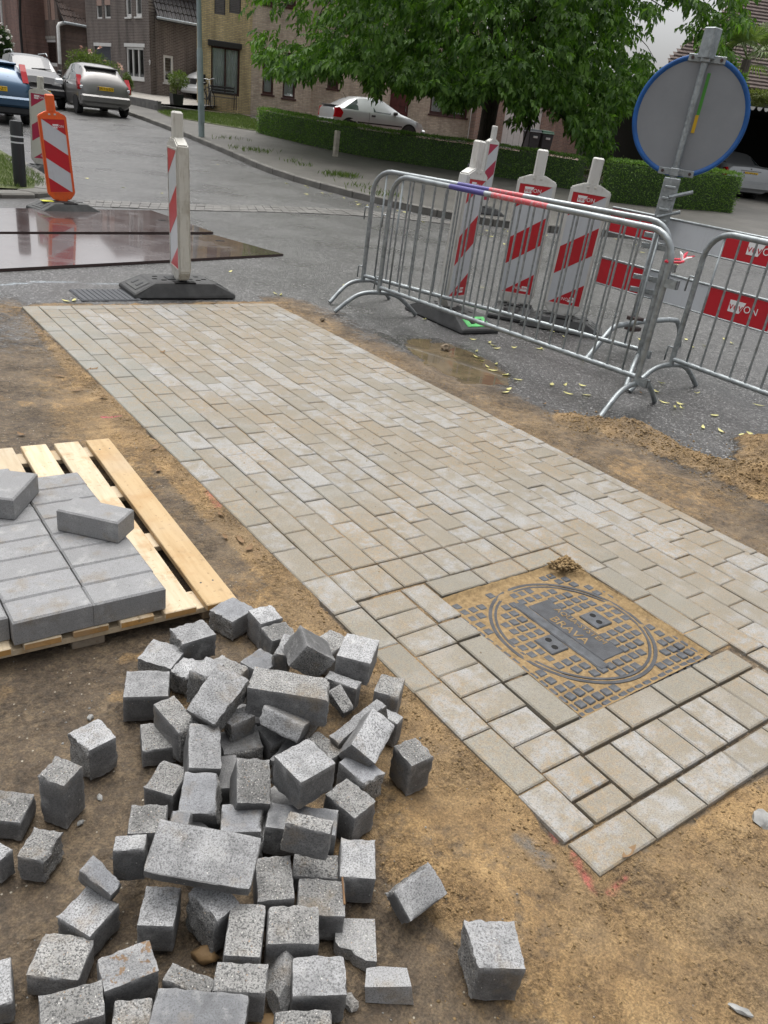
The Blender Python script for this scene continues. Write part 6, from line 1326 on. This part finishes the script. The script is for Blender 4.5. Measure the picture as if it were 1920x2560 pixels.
# --- walnut tree
tb = hit(1205, 394, .11); wt = thing('walnut_tree', 'big walnut tree with hanging dark green leaves overhanging hedge and yard', 'tree', Matrix.Translation(V(tb)) @ QUP)
TM = np.array(wt.matrix_world); TI = np.linalg.inv(TM)
trunk = [(0, 0, -.2, .33), (0, 0, .15, .29), (.02, .0, .8, .265), (.06, .02, 1.6, .27), (.10, .03, 2.3, .30), (.12, .04, 2.9, .27)]
mb = MB().tube([Vector(p[:3]) for p in trunk], [p[3] for p in trunk], 16); LIMB = []
rl = random.Random(4)
for k, (an, el, ln, r0) in enumerate([(20, 35, 6.5, .15), (75, 40, 6, .14), (130, 38, 6.5, .15), (185, 30, 7, .16), (235, 38, 6.5, .14), (290, 34, 6.8, .15), (335, 42, 6, .14), (100, 68, 7, .2), (250, 15, 5.5, .11)]):
    p = Vector((.1, .03, 2.35+rl.uniform(-.2, .5))); d = Vector((math.cos(RAD(an))*math.cos(RAD(el)), math.sin(RAD(an))*math.cos(RAD(el)), math.sin(RAD(el)))); pts = [p.copy()]; rr_ = [r0]
    for i in range(8): d = (d+Vector((rl.gauss(0, .14), rl.gauss(0, .14), rl.gauss(-.05, .08)))).normalized(); p = p+d*ln/8; pts.append(p.copy()); rr_.append(r0*(1-(i+1)/9.2))
    mb.tube(pts, rr_, 8); LIMB.append(pts)
    for j in range(7):
        q = pts[2+j % 6].copy(); d2_ = (d+Vector((rl.gauss(0, .7), rl.gauss(0, .7), rl.gauss(-.1, .4)))).normalized(); tw = [q.copy()]
        for i in range(5): d2_ = (d2_+Vector((rl.gauss(0, .2), rl.gauss(0, .2), rl.gauss(-.1, .12)))).normalized(); q = q+d2_*rl.uniform(.3, .55); tw.append(q.copy())
        mb.tube(tw, [.035*(1-i/6.5) for i in range(6)], 5); LIMB.append(tw)
mb.build('trunk', 'bark', wt, smooth=True, angle=60)
# lower edge of the crown as it hangs
CX = [560, 640, 660, 700, 760, 800, 835, 870, 905, 930, 950, 975, 1010, 1060, 1095, 1140, 1180, 1230, 1275, 1295, 1320, 1350, 1400, 1440, 1470, 1500, 1525, 1550, 1600, 1650, 1720, 1800, 1860, 1900]
CY = [0, 60, 190, 205, 212, 195, 208, 190, 190, 225, 255, 205, 235, 225, 240, 275, 262, 215, 250, 318, 300, 245, 290, 330, 395, 415, 330, 280, 262, 235, 200, 160, 120, 40]
clumps = []; tries = 0; c0 = np.array([-2.2, -2.4, 6.1])
while len(clumps) < 900 and tries < 60000:
    tries += 1; v = rng.normal(size=3); v /= np.linalg.norm(v); rad = rng.random()**.42; p = c0+v*rad*np.array([7.7, 7.2, 5.2])
    if p[2] < .9: continue
    wp = TM[:3, :3]@p+TM[:3, 3]; x, y, z = proj(wp); yl = np.interp(x, CX, CY)
    if z < 3 or y > yl-16: continue
    if y < -260 and rng.random() < .75: continue
    if x > 1560 and y > -60 and rng.random() < .58: continue
    clumps.append(p)
clumps = np.array(clumps)
# hanging twigs that draw the drooping lower edge
for x in np.arange(650, 1560, 9.):
    yl = np.interp(x, CX, CY)
    for k in range(2):
        dist = rng.uniform(21.5, 27.5); y = yl-rng.uniform(10, 60); r_ = ray(x+rng.uniform(-8, 8), y); p = CAM+r_/np.linalg.norm(r_)*dist; p = TI[:3, :3]@p+TI[:3, 3]
        clumps = np.vstack([clumps, p])
for k in range(60):                     # thin outer twigs towards the right, sky showing between them
    x = rng.uniform(1560, 1890); y = rng.uniform(-60, np.interp(x, CX, CY)-15)
    if 1600 < x < 1760 and rng.random() < .45: continue
    r_ = ray(x, y); p = CAM+r_/np.linalg.norm(r_)*rng.uniform(21, 26); clumps = np.vstack([clumps, TI[:3, :3]@p+TI[:3, 3]])
SP = []; 
n_in = 16; cl = np.repeat(clumps, n_in, 0); sp = cl+rng.normal(size=cl.shape)*np.array([.36, .36, .30]); keep = np.ones(len(sp), bool)
W_ = sp@TM[:3, :3].T+TM[:3, 3]; cv = (W_-CAM)@RM; px_ = 960+FPX*cv[:, 0]/cv[:, 2]; py_ = 1280+FPX*cv[:, 1]/cv[:, 2]; keep &= py_ < np.interp(px_, CX, CY)-14-14*(px_ < 1010)
keep &= ~((px_ > 1565) & (py_ > -60) & ((vn(px_, py_, 34., 5) > .50) | (np.hypot((px_-1703)/48, (py_-112)/58) < 1) | (np.hypot((px_-1655)/36, (py_-60)/34) < 1)))
sp = sp[keep]; N = len(sp); out = sp-c0; out[:, 2] = 0; out /= np.linalg.norm(out, axis=1, keepdims=True)+1e-6
rd = out*.5+rng.normal(size=(N, 3))*.55; rd[:, 2] = -np.abs(rng.normal(size=N))*.55-.12; rd /= np.linalg.norm(rd, axis=1, keepdims=True); up_ = np.tile([0, 0, 1.], (N, 1))+rng.normal(size=(N, 3))*.35
sd_ = np.cross(rd, up_); sd_ /= np.linalg.norm(sd_, axis=1, keepdims=True); Ps, Ds, Us, Ls, Ws = [], [], [], [], []
for k, (t_, s_) in enumerate([(.06, 1), (.08, -1), (.15, 1), (.17, -1), (.24, 1), (.25, -1), (.30, 0)]):
    Ps.append(sp+rd*t_); d = rd*(.62 if s_ else 1)+sd_*s_*.8+np.array([0, 0, -.42])+rng.normal(size=(N, 3))*.14; Ds.append(d); Us.append(up_); f = .75+.5*t_/.3; Ls.append(np.full(N, .165*f)*rng.uniform(.8, 1.2, N)); Ws.append(np.full(N, .080*f))
V_, q = leaves(np.concatenate(Ps), np.concatenate(Ds), np.concatenate(Us), np.concatenate(Ls), np.concatenate(Ws)); link('crown', np_mesh('crown', V_, q, 'walnut_leaf'), wt, kind='stuff')
# --- clipped hedges
def hedge(pts, label, Wd=.6, H=.72, name='clipped_hedge', mat='hedge_leaf', dens=1500, seed=1):
    r_ = np.random.default_rng(seed); P = np.array([list(p) for p in smooth(pts, 6)]); t = thing(name, label, 'hedge', None, 'clipped hedges'); seg = np.linalg.norm(np.diff(P, axis=0), axis=1); cum = np.r_[0, np.cumsum(seg)]; L = cum[-1]
    def at_s(s): i = np.clip(np.searchsorted(cum, s)-1, 0, len(seg)-1); f = (s-cum[i])/seg[i]; d = (P[i+1]-P[i])/seg[i][:, None]; return P[i]+(P[i+1]-P[i])*f[:, None], d
    nseg = max(4, int(L/.35)); ss = np.linspace(0, L, nseg+1); Q, d = at_s(ss); nr = np.stack([-d[:, 1], d[:, 0]], 1); core = MB(); V1 = []
    for i in range(nseg+1):
        z = gzf(*Q[i])+.1
        for o, h in ((.07, 0), (.07, H-.07), (Wd-.07, H-.07), (Wd-.07, 0)): V1.append((Q[i][0]-nr[i][0]*o*sgn_, Q[i][1]-nr[i][1]*o*sgn_, z+h))
    core.add(V1, [(4*i+k, 4*i+(k+1) % 4, 4*i+4+(k+1) % 4, 4*i+4+k) for i in range(nseg) for k in range(4)]+[(0, 1, 2, 3), (4*nseg, 4*nseg+1, 4*nseg+2, 4*nseg+3)]); core.build('core', 'dark_shrub', t)
    per = 2*H+Wd; N = int(L*per*dens); s = r_.random(N)*L; u = r_.random(N)*per; Qs, ds = at_s(s); ns = np.stack([-ds[:, 1], ds[:, 0]], 1)*-sgn_
    e = r_.random(N) < .06*min(1, 6/L); s_end = np.where(r_.random(N) < .5, 0., L)
    off = np.where(u < H, 0., np.where(u < H+Wd, u-H, Wd)); hh = np.where(u < H, u, np.where(u < H+Wd, H, per-u)); off = np.where(e, r_.random(N)*Wd, off); hh = np.where(e, r_.random(N)*H, hh)
    Qe, _ = at_s(s_end); Qs = np.where(e[:, None], Qe, Qs)
    wob = .04*(vn(s, hh, .5, 3)-.5)+.03*(vn(s*1., hh+off, .17, 8)-.5); lift = wob+r_.normal(size=N)*.016
    nrm = np.zeros((N, 3)); nrm[:, :2] = np.where((u < H)[:, None], -ns, np.where((u > H+Wd)[:, None], ns, 0)); nrm[:, 2] = ((u >= H) & (u <= H+Wd))*1.
    Pp = np.zeros((N, 3)); Pp[:, :2] = Qs+ns*off[:, None]; Pp[:, 2] = gz(Qs[:, 0], Qs[:, 1])+.1+hh; Pp += nrm*lift[:, None]
    rv = r_.normal(size=(N, 3)); D_ = nrm*.7+rv*.6+np.array([0, 0, .25]); V2, q2 = leaves(Pp, D_, r_.normal(size=(N, 3)), r_.uniform(.03, .055, N), r_.uniform(.016, .026, N)); link('foliage', np_mesh('foliage', V2, q2, mat), t, kind='stuff'); return t
sgn_ = -1
hedge(HEDGE, 'long clipped green hedge along the pavement before the silver hatchback', .62, .74, seed=1)
hedge(HEDGE2, 'short clipped hedge block behind the round sign', .7, .86, seed=2)
# --- shrubs
def shrub(c, rad, label, mat='shrub_leaf', n=2600, leaf=.06, flower=None, nf=0, name='shrub', seed=1, fsize=.07, stem=True):
    r_ = np.random.default_rng(seed); c = np.array(c, float); rad = np.array(rad, float); t = thing(name, label, 'shrub', Matrix.Translation(V([c[0], c[1], c[2]-rad[2]])))
    k = 22; cc = r_.normal(size=(k, 3)); cc /= np.linalg.norm(cc, axis=1, keepdims=True); cc *= (r_.random((k, 1))**.4)*.8; ci = r_.integers(0, k, n); d = r_.normal(size=(n, 3)); d /= np.linalg.norm(d, axis=1, keepdims=True)
    p = (cc[ci]+d*.36*(r_.random((n, 1))**.35))*rad+np.array([0, 0, rad[2]]); V2, q2 = leaves(p, d+np.array([0, 0, .2]), r_.normal(size=(n, 3)), r_.uniform(.7, 1.3, n)*leaf, r_.uniform(.35, .6, n)*leaf); link('foliage', np_mesh('foliage', V2, q2, mat), t, kind='stuff')
    if stem:
        m_ = MB()
        for j in range(5): a = j*1.256; m_.tube([(0, 0, -.1), (rad[0]*.3*math.cos(a), rad[1]*.3*math.sin(a), rad[2]*.8), (rad[0]*.6*math.cos(a), rad[1]*.6*math.sin(a), rad[2]*1.4)], [.02, .014, .006], 5)
        m_.build('stem', 'bark', t)
    for j in range(nf):
        d = r_.normal(size=3); d /= np.linalg.norm(d); d[2] = abs(d[2]); toc = CAM-c; toc /= np.linalg.norm(toc)
        if d@toc < .1: d = d-2*(d@toc-.1)*toc*-1
        q = d*rad*1.05+np.array([0, 0, rad[2]]); P6 = np.array([q]*6)+r_.normal(size=(6, 3))*fsize*.15; V3, q3 = leaves(P6, r_.normal(size=(6, 3))+d, r_.normal(size=(6, 3)), fsize, fsize*.8); link('flower', np_mesh('flower', V3, q3, flower), t)
    return t
def onray(px, py, dist): r_ = ray(px, py); return CAM+r_/np.linalg.norm(r_)*dist
def mpp(px, py, dist): return proj(onray(px, py, dist))[2]/FPX      # metres per picture pixel there
def shrub_px(px, py, dist, rx, ry, label, **kw): m_ = mpp(px, py, dist); return shrub(onray(px, py, dist), (rx*m_, rx*m_*.8, ry*m_), label, **kw)
shrub_px(232, 165, 41, 62, 42, 'rose shrub with pale pink blooms behind the beige hatchback', flower='petal_pink', nf=9, seed=3, fsize=.13, leaf=.09, n=4200)
shrub_px(5, 115, 44, 26, 45, 'dark bush with white blossoms at the left picture edge', mat='dark_shrub', flower='petal_white', nf=22, seed=4, leaf=.09, fsize=.10, n=3000); shrub_px(48, 158, 40, 22, 16, 'pale green hydrangea behind the blue hatchback', mat='ivy_leaf', flower='petal_white', nf=5, seed=5, leaf=.1, fsize=.12)
shrub_px(318, 212, 38, 14, 26, 'small shrub at the foot of the dark brown house', seed=6, leaf=.07, n=1500)
shrub_px(1822, 215, 25, 48, 62, 'leafy bush right of the round sign under the palm', mat='hedge_leaf', seed=7, leaf=.12, n=3200); shrub_px(1650, 238, 31, 60, 30, 'dense green bush behind the round sign', mat='dark_shrub', seed=8, leaf=.12, n=3000)
for k, x in enumerate((1905,)): shrub_px(x, 243+(x-1885)*.11, 23.6, 62, 20, 'trimmed yellow-green ivy on the carport roof edge', mat='ivy_leaf', seed=20+k, leaf=.055, n=3000, stem=False, name='ivy')
# potted tree by the drive
pp_ = hit(441, 263, .34); pt_ = thing('potted_tree', 'small potted tree in a square black planter beside the white van', 'plant', Matrix.Translation(V(pp_)) @ Matrix.Diagonal((.62, .62, .62, 1)))
m_ = mpp(441, 263, np.linalg.norm(pp_-CAM)); MB().prism([(-.30, 0), (.30, 0), (.36, .62), (-.36, .62)], -.3, .3, 'y').build('planter', 'black_plastic', pt_); MB().tube([(0, 0, .6), (.03, 0, 1.3)], .03, 6).build('stem', 'bark', pt_)
n = 900; d = unit(n); p = d*(rng.random((n, 1))**.4)*np.array([.62, .5, .5])+np.array([.1, 0, 1.45]); V2, q2 = leaves(p, d, unit(n), .13, .06); link('crown', np_mesh('crown', V2, q2, 'shrub_leaf'), pt_, kind='stuff'); n = 250; d = unit(n); p = d*(rng.random((n, 1))**.4)*np.array([.18, .18, .4])+np.array([-.2, 0, .95]); V2, q2 = leaves(p, d, unit(n), .1, .05); link('underplanting', np_mesh('underplanting', V2, q2, 'ivy_leaf'), pt_, kind='stuff')
# fan palm
pc_ = onray(1868, 150, 29); pl = thing('fan_palm', 'fan palm with spiky green leaves at the right picture edge', 'palm', Matrix.Translation(V(pc_-np.array([0, 0, 4.2]))))
MB().tube([(0, 0, -1), (0, 0, 4.2)], [.16, .13], 10).build('trunk', 'bark', pl, smooth=True)
for k in range(15):
    an = k*2.4; el = RAD(62-8*(k % 9)); d = np.array([math.cos(an)*math.cos(el), math.sin(an)*math.cos(el), math.sin(el)]); hub = np.array([0, 0, 4.2])+d*.75; m1 = MB().tube([(0, 0, 4.2), tuple(hub)], .012, 5)
    s_ = np.cross(d, [0, 0, 1]); s_ /= np.linalg.norm(s_); u_ = np.cross(s_, d)
    for j in range(26):
        b2 = RAD(-115+230*j/25); dd_ = d*math.cos(b2)+s_*math.sin(b2); L = .85*(1-.15*abs(j-12.5)/12.5); tip = hub+dd_*L-np.array([0, 0, .18+.05*(j % 3)]); mid = hub+dd_*L*.55; wv = np.cross(dd_, u_)*.026
        m1.add([hub, mid+wv, tip, mid-wv], [(0, 1, 2, 3)])
    m1.build('frond', 'palm_leaf', pl)
# --- grass
def grass(name, label, pts, H, mat='grass', Wd=.006):
    N = len(pts); P = np.array(pts); an = rng.random(N)*6.28; D = np.stack([np.cos(an)*.45, np.sin(an)*.45, np.ones(N)], 1)+rng.normal(size=(N, 3))*.2; V2, q2 = leaves(P, D, np.stack([np.sin(an), -np.cos(an), np.zeros(N)], 1), rng.uniform(.6, 1.3, N)*H, Wd, .1); return link(name, np_mesh(name, V2, q2, mat), kind='stuff', label=label, category='grass')
def inpoly(poly, n):
    poly = [np.array(p[:2]) for p in poly]; lo = np.min(poly, 0); hi = np.max(poly, 0); out = []
    while len(out) < n:
        p = lo+(hi-lo)*rng.random(2); c = False; j = len(poly)-1
        for i in range(len(poly)):
            a, b_ = poly[i], poly[j]
            if (a[1] > p[1]) != (b_[1] > p[1]) and p[0] < (b_[0]-a[0])*(p[1]-a[1])/(b_[1]-a[1])+a[0]: c = not c
            j = i
        if c: out.append(p)
    return np.array(out)
g_ = inpoly([(-.9, 5.75), (.6, 5.75), (1.35, 5.8), (1.75, 6.2), (1.95, 7.0), (2.05, 8.6), (2.1, 10), (-.2, 10)], 11000); grass('verge_grass', 'rough green grass on the corner verge round the black bollard', np.c_[g_, gz(g_[:, 0], g_[:, 1])+.065], .075)
lw_ = [hit(392, 288)[:2], hit(420, 300)[:2], hit(545, 322)[:2], hit(645, 338)[:2], hit(640, 308)[:2], hit(600, 296)[:2], hit(470, 284)[:2]]; g_ = inpoly(lw_, 9000); grass('lawn_grass', 'light green lawn strip before the yellow house', np.c_[g_, gz(g_[:, 0], g_[:, 1])+.12], .09, Wd=.014)
gy_ = []
for px, py in [(1300, 398), (1340, 402), (1400, 425), (1420, 430), (1240, 390), (1450, 435)]:
    c = hit(px, py, .11); gy_ += [c+np.array([rng.normal()*.5, rng.normal()*.5, 0]) for _ in range(450)]
gy_ = np.array(gy_); gy_[:, 2] = gz(gy_[:, 0], gy_[:, 1])+.11; grass('yard_grass', 'long grass at the yard edge behind the hedge', gy_, .2, Wd=.016)
wd = []
for px, py, n, sp_ in [(620, 375, 90, .22), (655, 380, 60, .2), (845, 440, 150, .2), (870, 442, 90, .15), (905, 470, 40, .2), (960, 490, 60, .2), (570, 348, 40, .3), (760, 415, 25, .15), (730, 405, 25, .15)]:
    c = hit(px, py, .12); wd += [c+np.array([rng.normal()*sp_, rng.normal()*sp_, 0]) for _ in range(n)]
wd = np.array(wd); wd[:, 2] = gz(wd[:, 0], wd[:, 1])+.112; grass('pavement_weeds', 'weeds growing from the joints of the far pavement', wd, .11, Wd=.018)
# ------------------------------------------------------------------ bins, bicycle, bench, post
def wheelie(px, py, lid, label):
    p = hit(px, py, .115); an = math.atan2(FA.n[1], FA.n[0])-math.pi/2; t = thing('wheelie_bin', label, 'wheelie bin', Matrix.Translation(V(p)) @ QUP @ Matrix.Rotation(an, 4, 'Z'), 'wheelie bins')
    bm = bmesh.new(); bmesh.ops.create_cube(bm, size=1)
    for q in bm.verts: k = 1 if q.co.z > 0 else .80; q.co = Vector((q.co.x*.56*k, q.co.y*.62*k, .08+(q.co.z+.5)*.87))
    bmesh.ops.bevel(bm, geom=bm.edges[:], offset=.03, segments=2, affect='EDGES'); MB().frombm(bm).build('body', 'bin_grey', t, smooth=True, angle=40)
    MB().cbox((-.295, -.34, .90), (.295, .33, .95), .02).prism([(-.31, .949), (.31, .949), (.20, 1.05), (-.26, 1.03)], -.27, .27, 'x').build('lid', lid, t); MB().tube([(-.22, .38, .93), (.22, .38, .93)], .02, 8).build('handle', 'bin_grey', t)
    MB().cbox((-.10, -.335, .70), (.10, -.29, .78), .005).build('sticker', 'stripe_silver', t)
    for s in (-1, 1): MB().lathe([(.0001, -.025), (.10, -.025), (.10, .025), (.0001, .025)], 16, 0, Matrix.Translation((s*.25, .28, .10)) @ Matrix.Rotation(math.pi/2, 4, 'Y')).build('wheel', 'tyre', t)
wheelie(1321, 389, 'bin_grey', 'grey wheelie bin with grey lid, left of the green-lidded one'); wheelie(1352, 393, 'bin_lid_green', 'grey wheelie bin with dark green lid beside the garage door')
# bicycle leaning at the yellow house
def wheel_ring(t, nm, c, r, tm='tyre'):
    pts = [(c[0]+r*math.cos(a), c[1], c[2]+r*math.sin(a)) for a in np.linspace(0, 2*math.pi, 28, endpoint=False)]; w_ = MB().tube(pts, .022, 6, closed=True).build(nm, tm, t, smooth=True); sp_ = MB()
    for k in range(12): a = k*math.pi/6; sp_.tube([tuple(c), (c[0]+r*math.cos(a), c[1], c[2]+r*math.sin(a))], .004, 4)
    sp_.build('spokes', 'zinc', w_)
pb2 = FA.pt(FA.sh(522, 262, .9)[0], FA.sh(522, 270, .9)[1], .9); bk = thing('bicycle', 'city bicycle with white front fork parked before the yellow house window', 'bicycle', Matrix.Translation(V(pb2)) @ QUP @ Matrix.Rotation(math.atan2(FA.d[1], FA.d[0])+RAD(62), 4, 'Z') @ Matrix.Rotation(RAD(-6), 4, 'X'))
wheel_ring(bk, 'wheel', (.52, 0, .34), .33); wheel_ring(bk, 'wheel', (-.52, 0, .34), .33)
MB().tube([(-.52, 0, .34), (-.08, 0, .30), (-.22, 0, .88)], .018, 6).tube([(-.08, 0, .30), (.38, 0, .74)], .02, 6).tube([(-.18, 0, .72), (.36, 0, .82)], .016, 6).build('frame', 'dark_frame', bk, smooth=True); MB().tube([(.52, 0, .34), (.36, 0, .92), (.34, 0, 1.02)], .02, 6).build('fork', 'white_frame', bk, smooth=True)
MB().tube([(.14, .28, 1.06), (.30, .24, 1.10), (.35, 0, 1.06), (.30, -.24, 1.10), (.14, -.28, 1.06)], .013, 6).build('handlebar', 'chrome', bk, smooth=True); MB().cbox((-.36, -.08, .88), (-.10, .08, .94), .03).build('saddle', 'black_plastic', bk); MB().cbox((-.80, -.07, .66), (-.30, .07, .69), .005).build('rack', 'dark_frame', bk)
pb3 = FA.pt(FA.sh(556, 262, .55)[0], FA.sh(556, 272, .55)[1], .55); bn = thing('garden_bench', 'small black cast-iron garden bench under the yellow house window', 'bench', Matrix.Translation(V(pb3)) @ QUP @ Matrix.Rotation(math.atan2(FA.d[1], FA.d[0]), 4, 'Z'))
for k in range(4): MB().cbox((-.55, -.25+.12*k, .42), (.55, -.16+.12*k, .445), .006).build('seat_slat', 'dark_frame', bn)
for k in range(3): MB().cbox((-.55, .22+.02*k, .55+.11*k), (.55, .245+.02*k, .63+.11*k), .006).build('back_slat', 'dark_frame', bn)
for s in (-1, 1): MB().tube([(s*.54, -.26, 0), (s*.54, -.22, .42), (s*.54, -.24, .62), (s*.54, .2, .64)], .02, 6).tube([(s*.54, .26, 0), (s*.54, .2, .42), (s*.54, .28, .88)], .02, 6).build('leg', 'dark_frame', bn)
wp_ = hit(838, 391, .11); wpo = MB().cbox((-.06, -.06, -.1), (.06, .06, .62), .012).build('wooden_post', 'wood_post', None, Matrix.Translation(V(wp_)), label='short weathered wooden post standing in front of the long hedge', category='post')
# ------------------------------------------------------------------ fallen leaves
def leaf_mesh(L, W, curl, mat, seed):
    r_ = random.Random(seed); mb = MB(); n = 7; P = []
    for k in range(n):
        t = k/(n-1); w_ = W*math.sin(math.pi*min(1, t*1.02+.01))**.8*.5; z = curl*(t-.5)**2*4*L*.22; x = (t-.5)*L; y = r_.uniform(-.08, .08)*W+.15*L*math.sin(t*2.4)*curl
        P += [(x, y-w_, z+.35*w_*curl), (x, y, z), (x, y+w_, z+.35*w_*curl)]
    fs = []
    for k in range(n-1): a = 3*k; fs += [(a, a+3, a+4, a+1), (a+1, a+4, a+5, a+2)]
    mb.add(P, fs); return mb.mesh('leaf', mat, True)
LM = {m_: [leaf_mesh(L, W, c, m_, k) for k, (L, W, c) in enumerate([(.075, .022, .5), (.06, .026, .9), (.085, .018, .3), (.05, .02, 1.2), (.07, .03, .2)])] for m_ in ('dry_leaf', 'brown_leaf')}
rf_ = random.Random(8)
def fallen(px, py, mat, label, group, s=1., name='fallen_leaf'):
    p = gnd(px, py); z = gh(p[0], p[1])
    if abs(gzf(p[0], p[1])) > .004 or p[1] > 1: p = hit(px, py); z = p[2]
    link(name, rf_.choice(LM[mat]), None, Matrix.Translation((p[0], p[1], z+.006)) @ Matrix.Rotation(rf_.uniform(0, 6.28), 4, 'Z') @ Matrix.Rotation(rf_.gauss(0, .18), 4, 'X') @ Matrix.Diagonal((s, s, s, 1)), label=label, category='leaf', group=group)
Y = 'small yellow-green fallen leaf on the wet asphalt among the barriers'
for px, py in [(1182, 850), (1225, 858), (1232, 866), (1240, 872), (1284, 870), (1194, 878), (1190, 890), (1206, 899), (1218, 915), (1232, 922), (1243, 910), (1262, 934), (1296, 948), (1270, 972), (1262, 980), (1268, 935), (1350, 874), (1355, 875), (1380, 961), (1410, 962), (1456, 965), (1420, 985), (1466, 988), (1660, 1008), (1700, 1012), (1705, 1023), (1688, 1022), (1640, 980), (1652, 960), (1895, 1015), (1785, 1040), (1740, 985), (1755, 1070), (1800, 1080), (1850, 1095), (1870, 1095), (1715, 850), (1730, 870), (1760, 865), (1810, 850), (1830, 860), (1600, 850), (1190, 795), (1380, 830), (1410, 845), (1455, 905), (1060, 800), (1015, 720), (900, 735), (860, 715), (1110, 745), (1205, 720)]: fallen(px, py, 'dry_leaf', Y, 'yellow fallen leaves by the barriers')
Y2 = 'fallen yellow leaf lying along the far kerb'
for k in range(46):
    x = rf_.uniform(700, 1700); yk = np.interp(x, [420, 660, 900, 1100, 1300, 1495, 1680], [330, 437, 507, 552, 588, 594, 648]); fallen(x, yk+rf_.gauss(2, 9), 'dry_leaf', Y2, 'yellow leaves along the kerb', 1.3)
Y3 = 'brown dead leaf lying loose on the new path or the muddy strip beside it'
for px, py in [(1290, 1540), (1562, 1933), (1705, 1330), (835, 1222), (832, 1218), (220, 924), (405, 880), (235, 922), (390, 1115), (400, 1170), (555, 1280), (1575, 2133), (560, 1340), (600, 1345), (620, 1365), (55, 1080), (150, 935), (190, 968), (255, 990), (1390, 1030), (1360, 1010), (100, 830), (1600, 985)]: fallen(px, py, 'brown_leaf', Y3, 'brown leaves on path and mud', .8)
Y4 = 'pale fallen leaf on the far street asphalt'
for px, py in [(218, 448), (310, 470), (405, 485), (545, 412), (660, 420), (600, 400), (705, 738), (690, 735), (165, 752), (185, 750), (575, 680), (1900, 560), (1800, 560), (1850, 545), (1880, 552), (1780, 575)]: fallen(px, py, 'dry_leaf', Y4, 'leaves on the street', 1.1)
# ------------------------------------------------------------------ loose sand crumbs, bits of grit
def crumbs(name, P, S_, mat, label):
    N = len(P); base = np.array([[1, 0, 0], [-1, 0, 0], [0, 1, 0], [0, -1, 0], [0, 0, 1], [0, 0, -.6]], float); F = np.array([[0, 2, 4], [2, 1, 4], [1, 3, 4], [3, 0, 4], [2, 0, 5], [1, 2, 5], [3, 1, 5], [0, 3, 5]])
    V_ = base[None]*S_[:, None, None]*rng.uniform(.5, 1.3, (N, 6, 1)); a = rng.random(N)*6.28; c, s = np.cos(a), np.sin(a); x = V_[..., 0]*c[:, None]-V_[..., 1]*s[:, None]; y = V_[..., 0]*s[:, None]+V_[..., 1]*c[:, None]; V_ = np.stack([x, y, V_[..., 2]*.8], -1)+P[:, None]; q = (F[None]+np.arange(N)[:, None, None]*6).reshape(-1, 3)
    return link(name, np_mesh(name, V_.reshape(-1, 3), q, mat), kind='stuff', label=label, category='sand')
PT = []; SZ = []
def scatter(n, fx, smin, smax):
    xy = fx(n); z = ground_height(xy[:, 0], xy[:, 1]); PT.append(np.c_[xy, z+.001]); SZ.append(smin+(smax-smin)*rng.random(n)**3)
for hx, hy, hr, hz in HEAPS[:10]: scatter(420, lambda n: np.c_[hx+rng.normal(size=n)*hr*.55, hy+rng.normal(size=n)*hr*.55], .002, .010)
for hx, hy, hr, hz in HEAPS[10:]: scatter(240, lambda n: np.c_[hx+rng.normal(size=n)*hr*.6, hy+rng.normal(size=n)*hr*.6], .001, .005)
scatter(2200, lambda n: np.c_[-np.abs(rng.normal(size=n))*.05-.004, rng.uniform(-5.1, 0, n)], .0015, .006); scatter(1300, lambda n: np.c_[1.93+np.abs(rng.normal(size=n))*.12, rng.uniform(-5, 0, n)], .0015, .006); scatter(1500, lambda n: np.c_[rng.uniform(-.6, 1.6, n), -5.11-np.abs(rng.normal(size=n))*.12], .001, .005)
crumbs('sand_crumbs', np.concatenate(PT), np.concatenate(SZ), 'sand_clod', 'loose crumbs of yellow sand along the path edges and on the heaps')
PT, SZ = [], []; scatter(1700, lambda n: np.c_[rng.uniform(-1.3, -.05, n), rng.uniform(-5.5, -.2, n)], .001, .0045); crumbs('grit', np.concatenate(PT), np.concatenate(SZ), 'grey_pebble', 'grit and crumbs strewn over the mud')
# sand grains dropped on the pavers
xy = np.c_[rng.uniform(.05, 1.85, 900), rng.uniform(-5, -.5, 900)]; xy = np.concatenate([xy, np.c_[1.05+rng.normal(size=500)*.25, -2.75+rng.normal(size=500)*.35], np.c_[1.5+rng.normal(size=300)*.2, -3.3+rng.normal(size=300)*.3]]); cv_ = boxd(xy[:, 0], xy[:, 1], 3.4*M, 9.65*M, -44.9*JS*M, -38.55*JS*M) > 0; xy = xy[cv_]
crumbs('path_sand', np.c_[xy, np.full(len(xy), .001)], .0008+.003*rng.random(len(xy))**4, 'sand_clod', 'sand grains and crumbs dropped on the new path')
# clods on the manhole corner
xy = np.c_[9.3*M+rng.normal(size=420)*.035, -38.9*JS*M+rng.normal(size=420)*.03]; ok = (xy[:, 0] < 9.62*M) & (xy[:, 1] < -38.6*JS*M); xy = xy[ok]
crumbs('cover_crumbs', np.c_[xy, .004+rng.random(len(xy))*.016], .003+.009*rng.random(len(xy))**2, 'sand_clod', 'small heap of sand crumbs on the far corner of the manhole cover')
wire = [gnd(680+x/2.38, 2160+y/2.38, z-.02) for x, y, z in [(418, 80, .082), (425, 150, .084), (432, 240, .082)]]; MB().tube([V(p) for p in wire], .0022, 6).build('rusty_wire', 'rusty_smear', None, label='thin rusty wire lying on a pebbly half paver', category='wire')
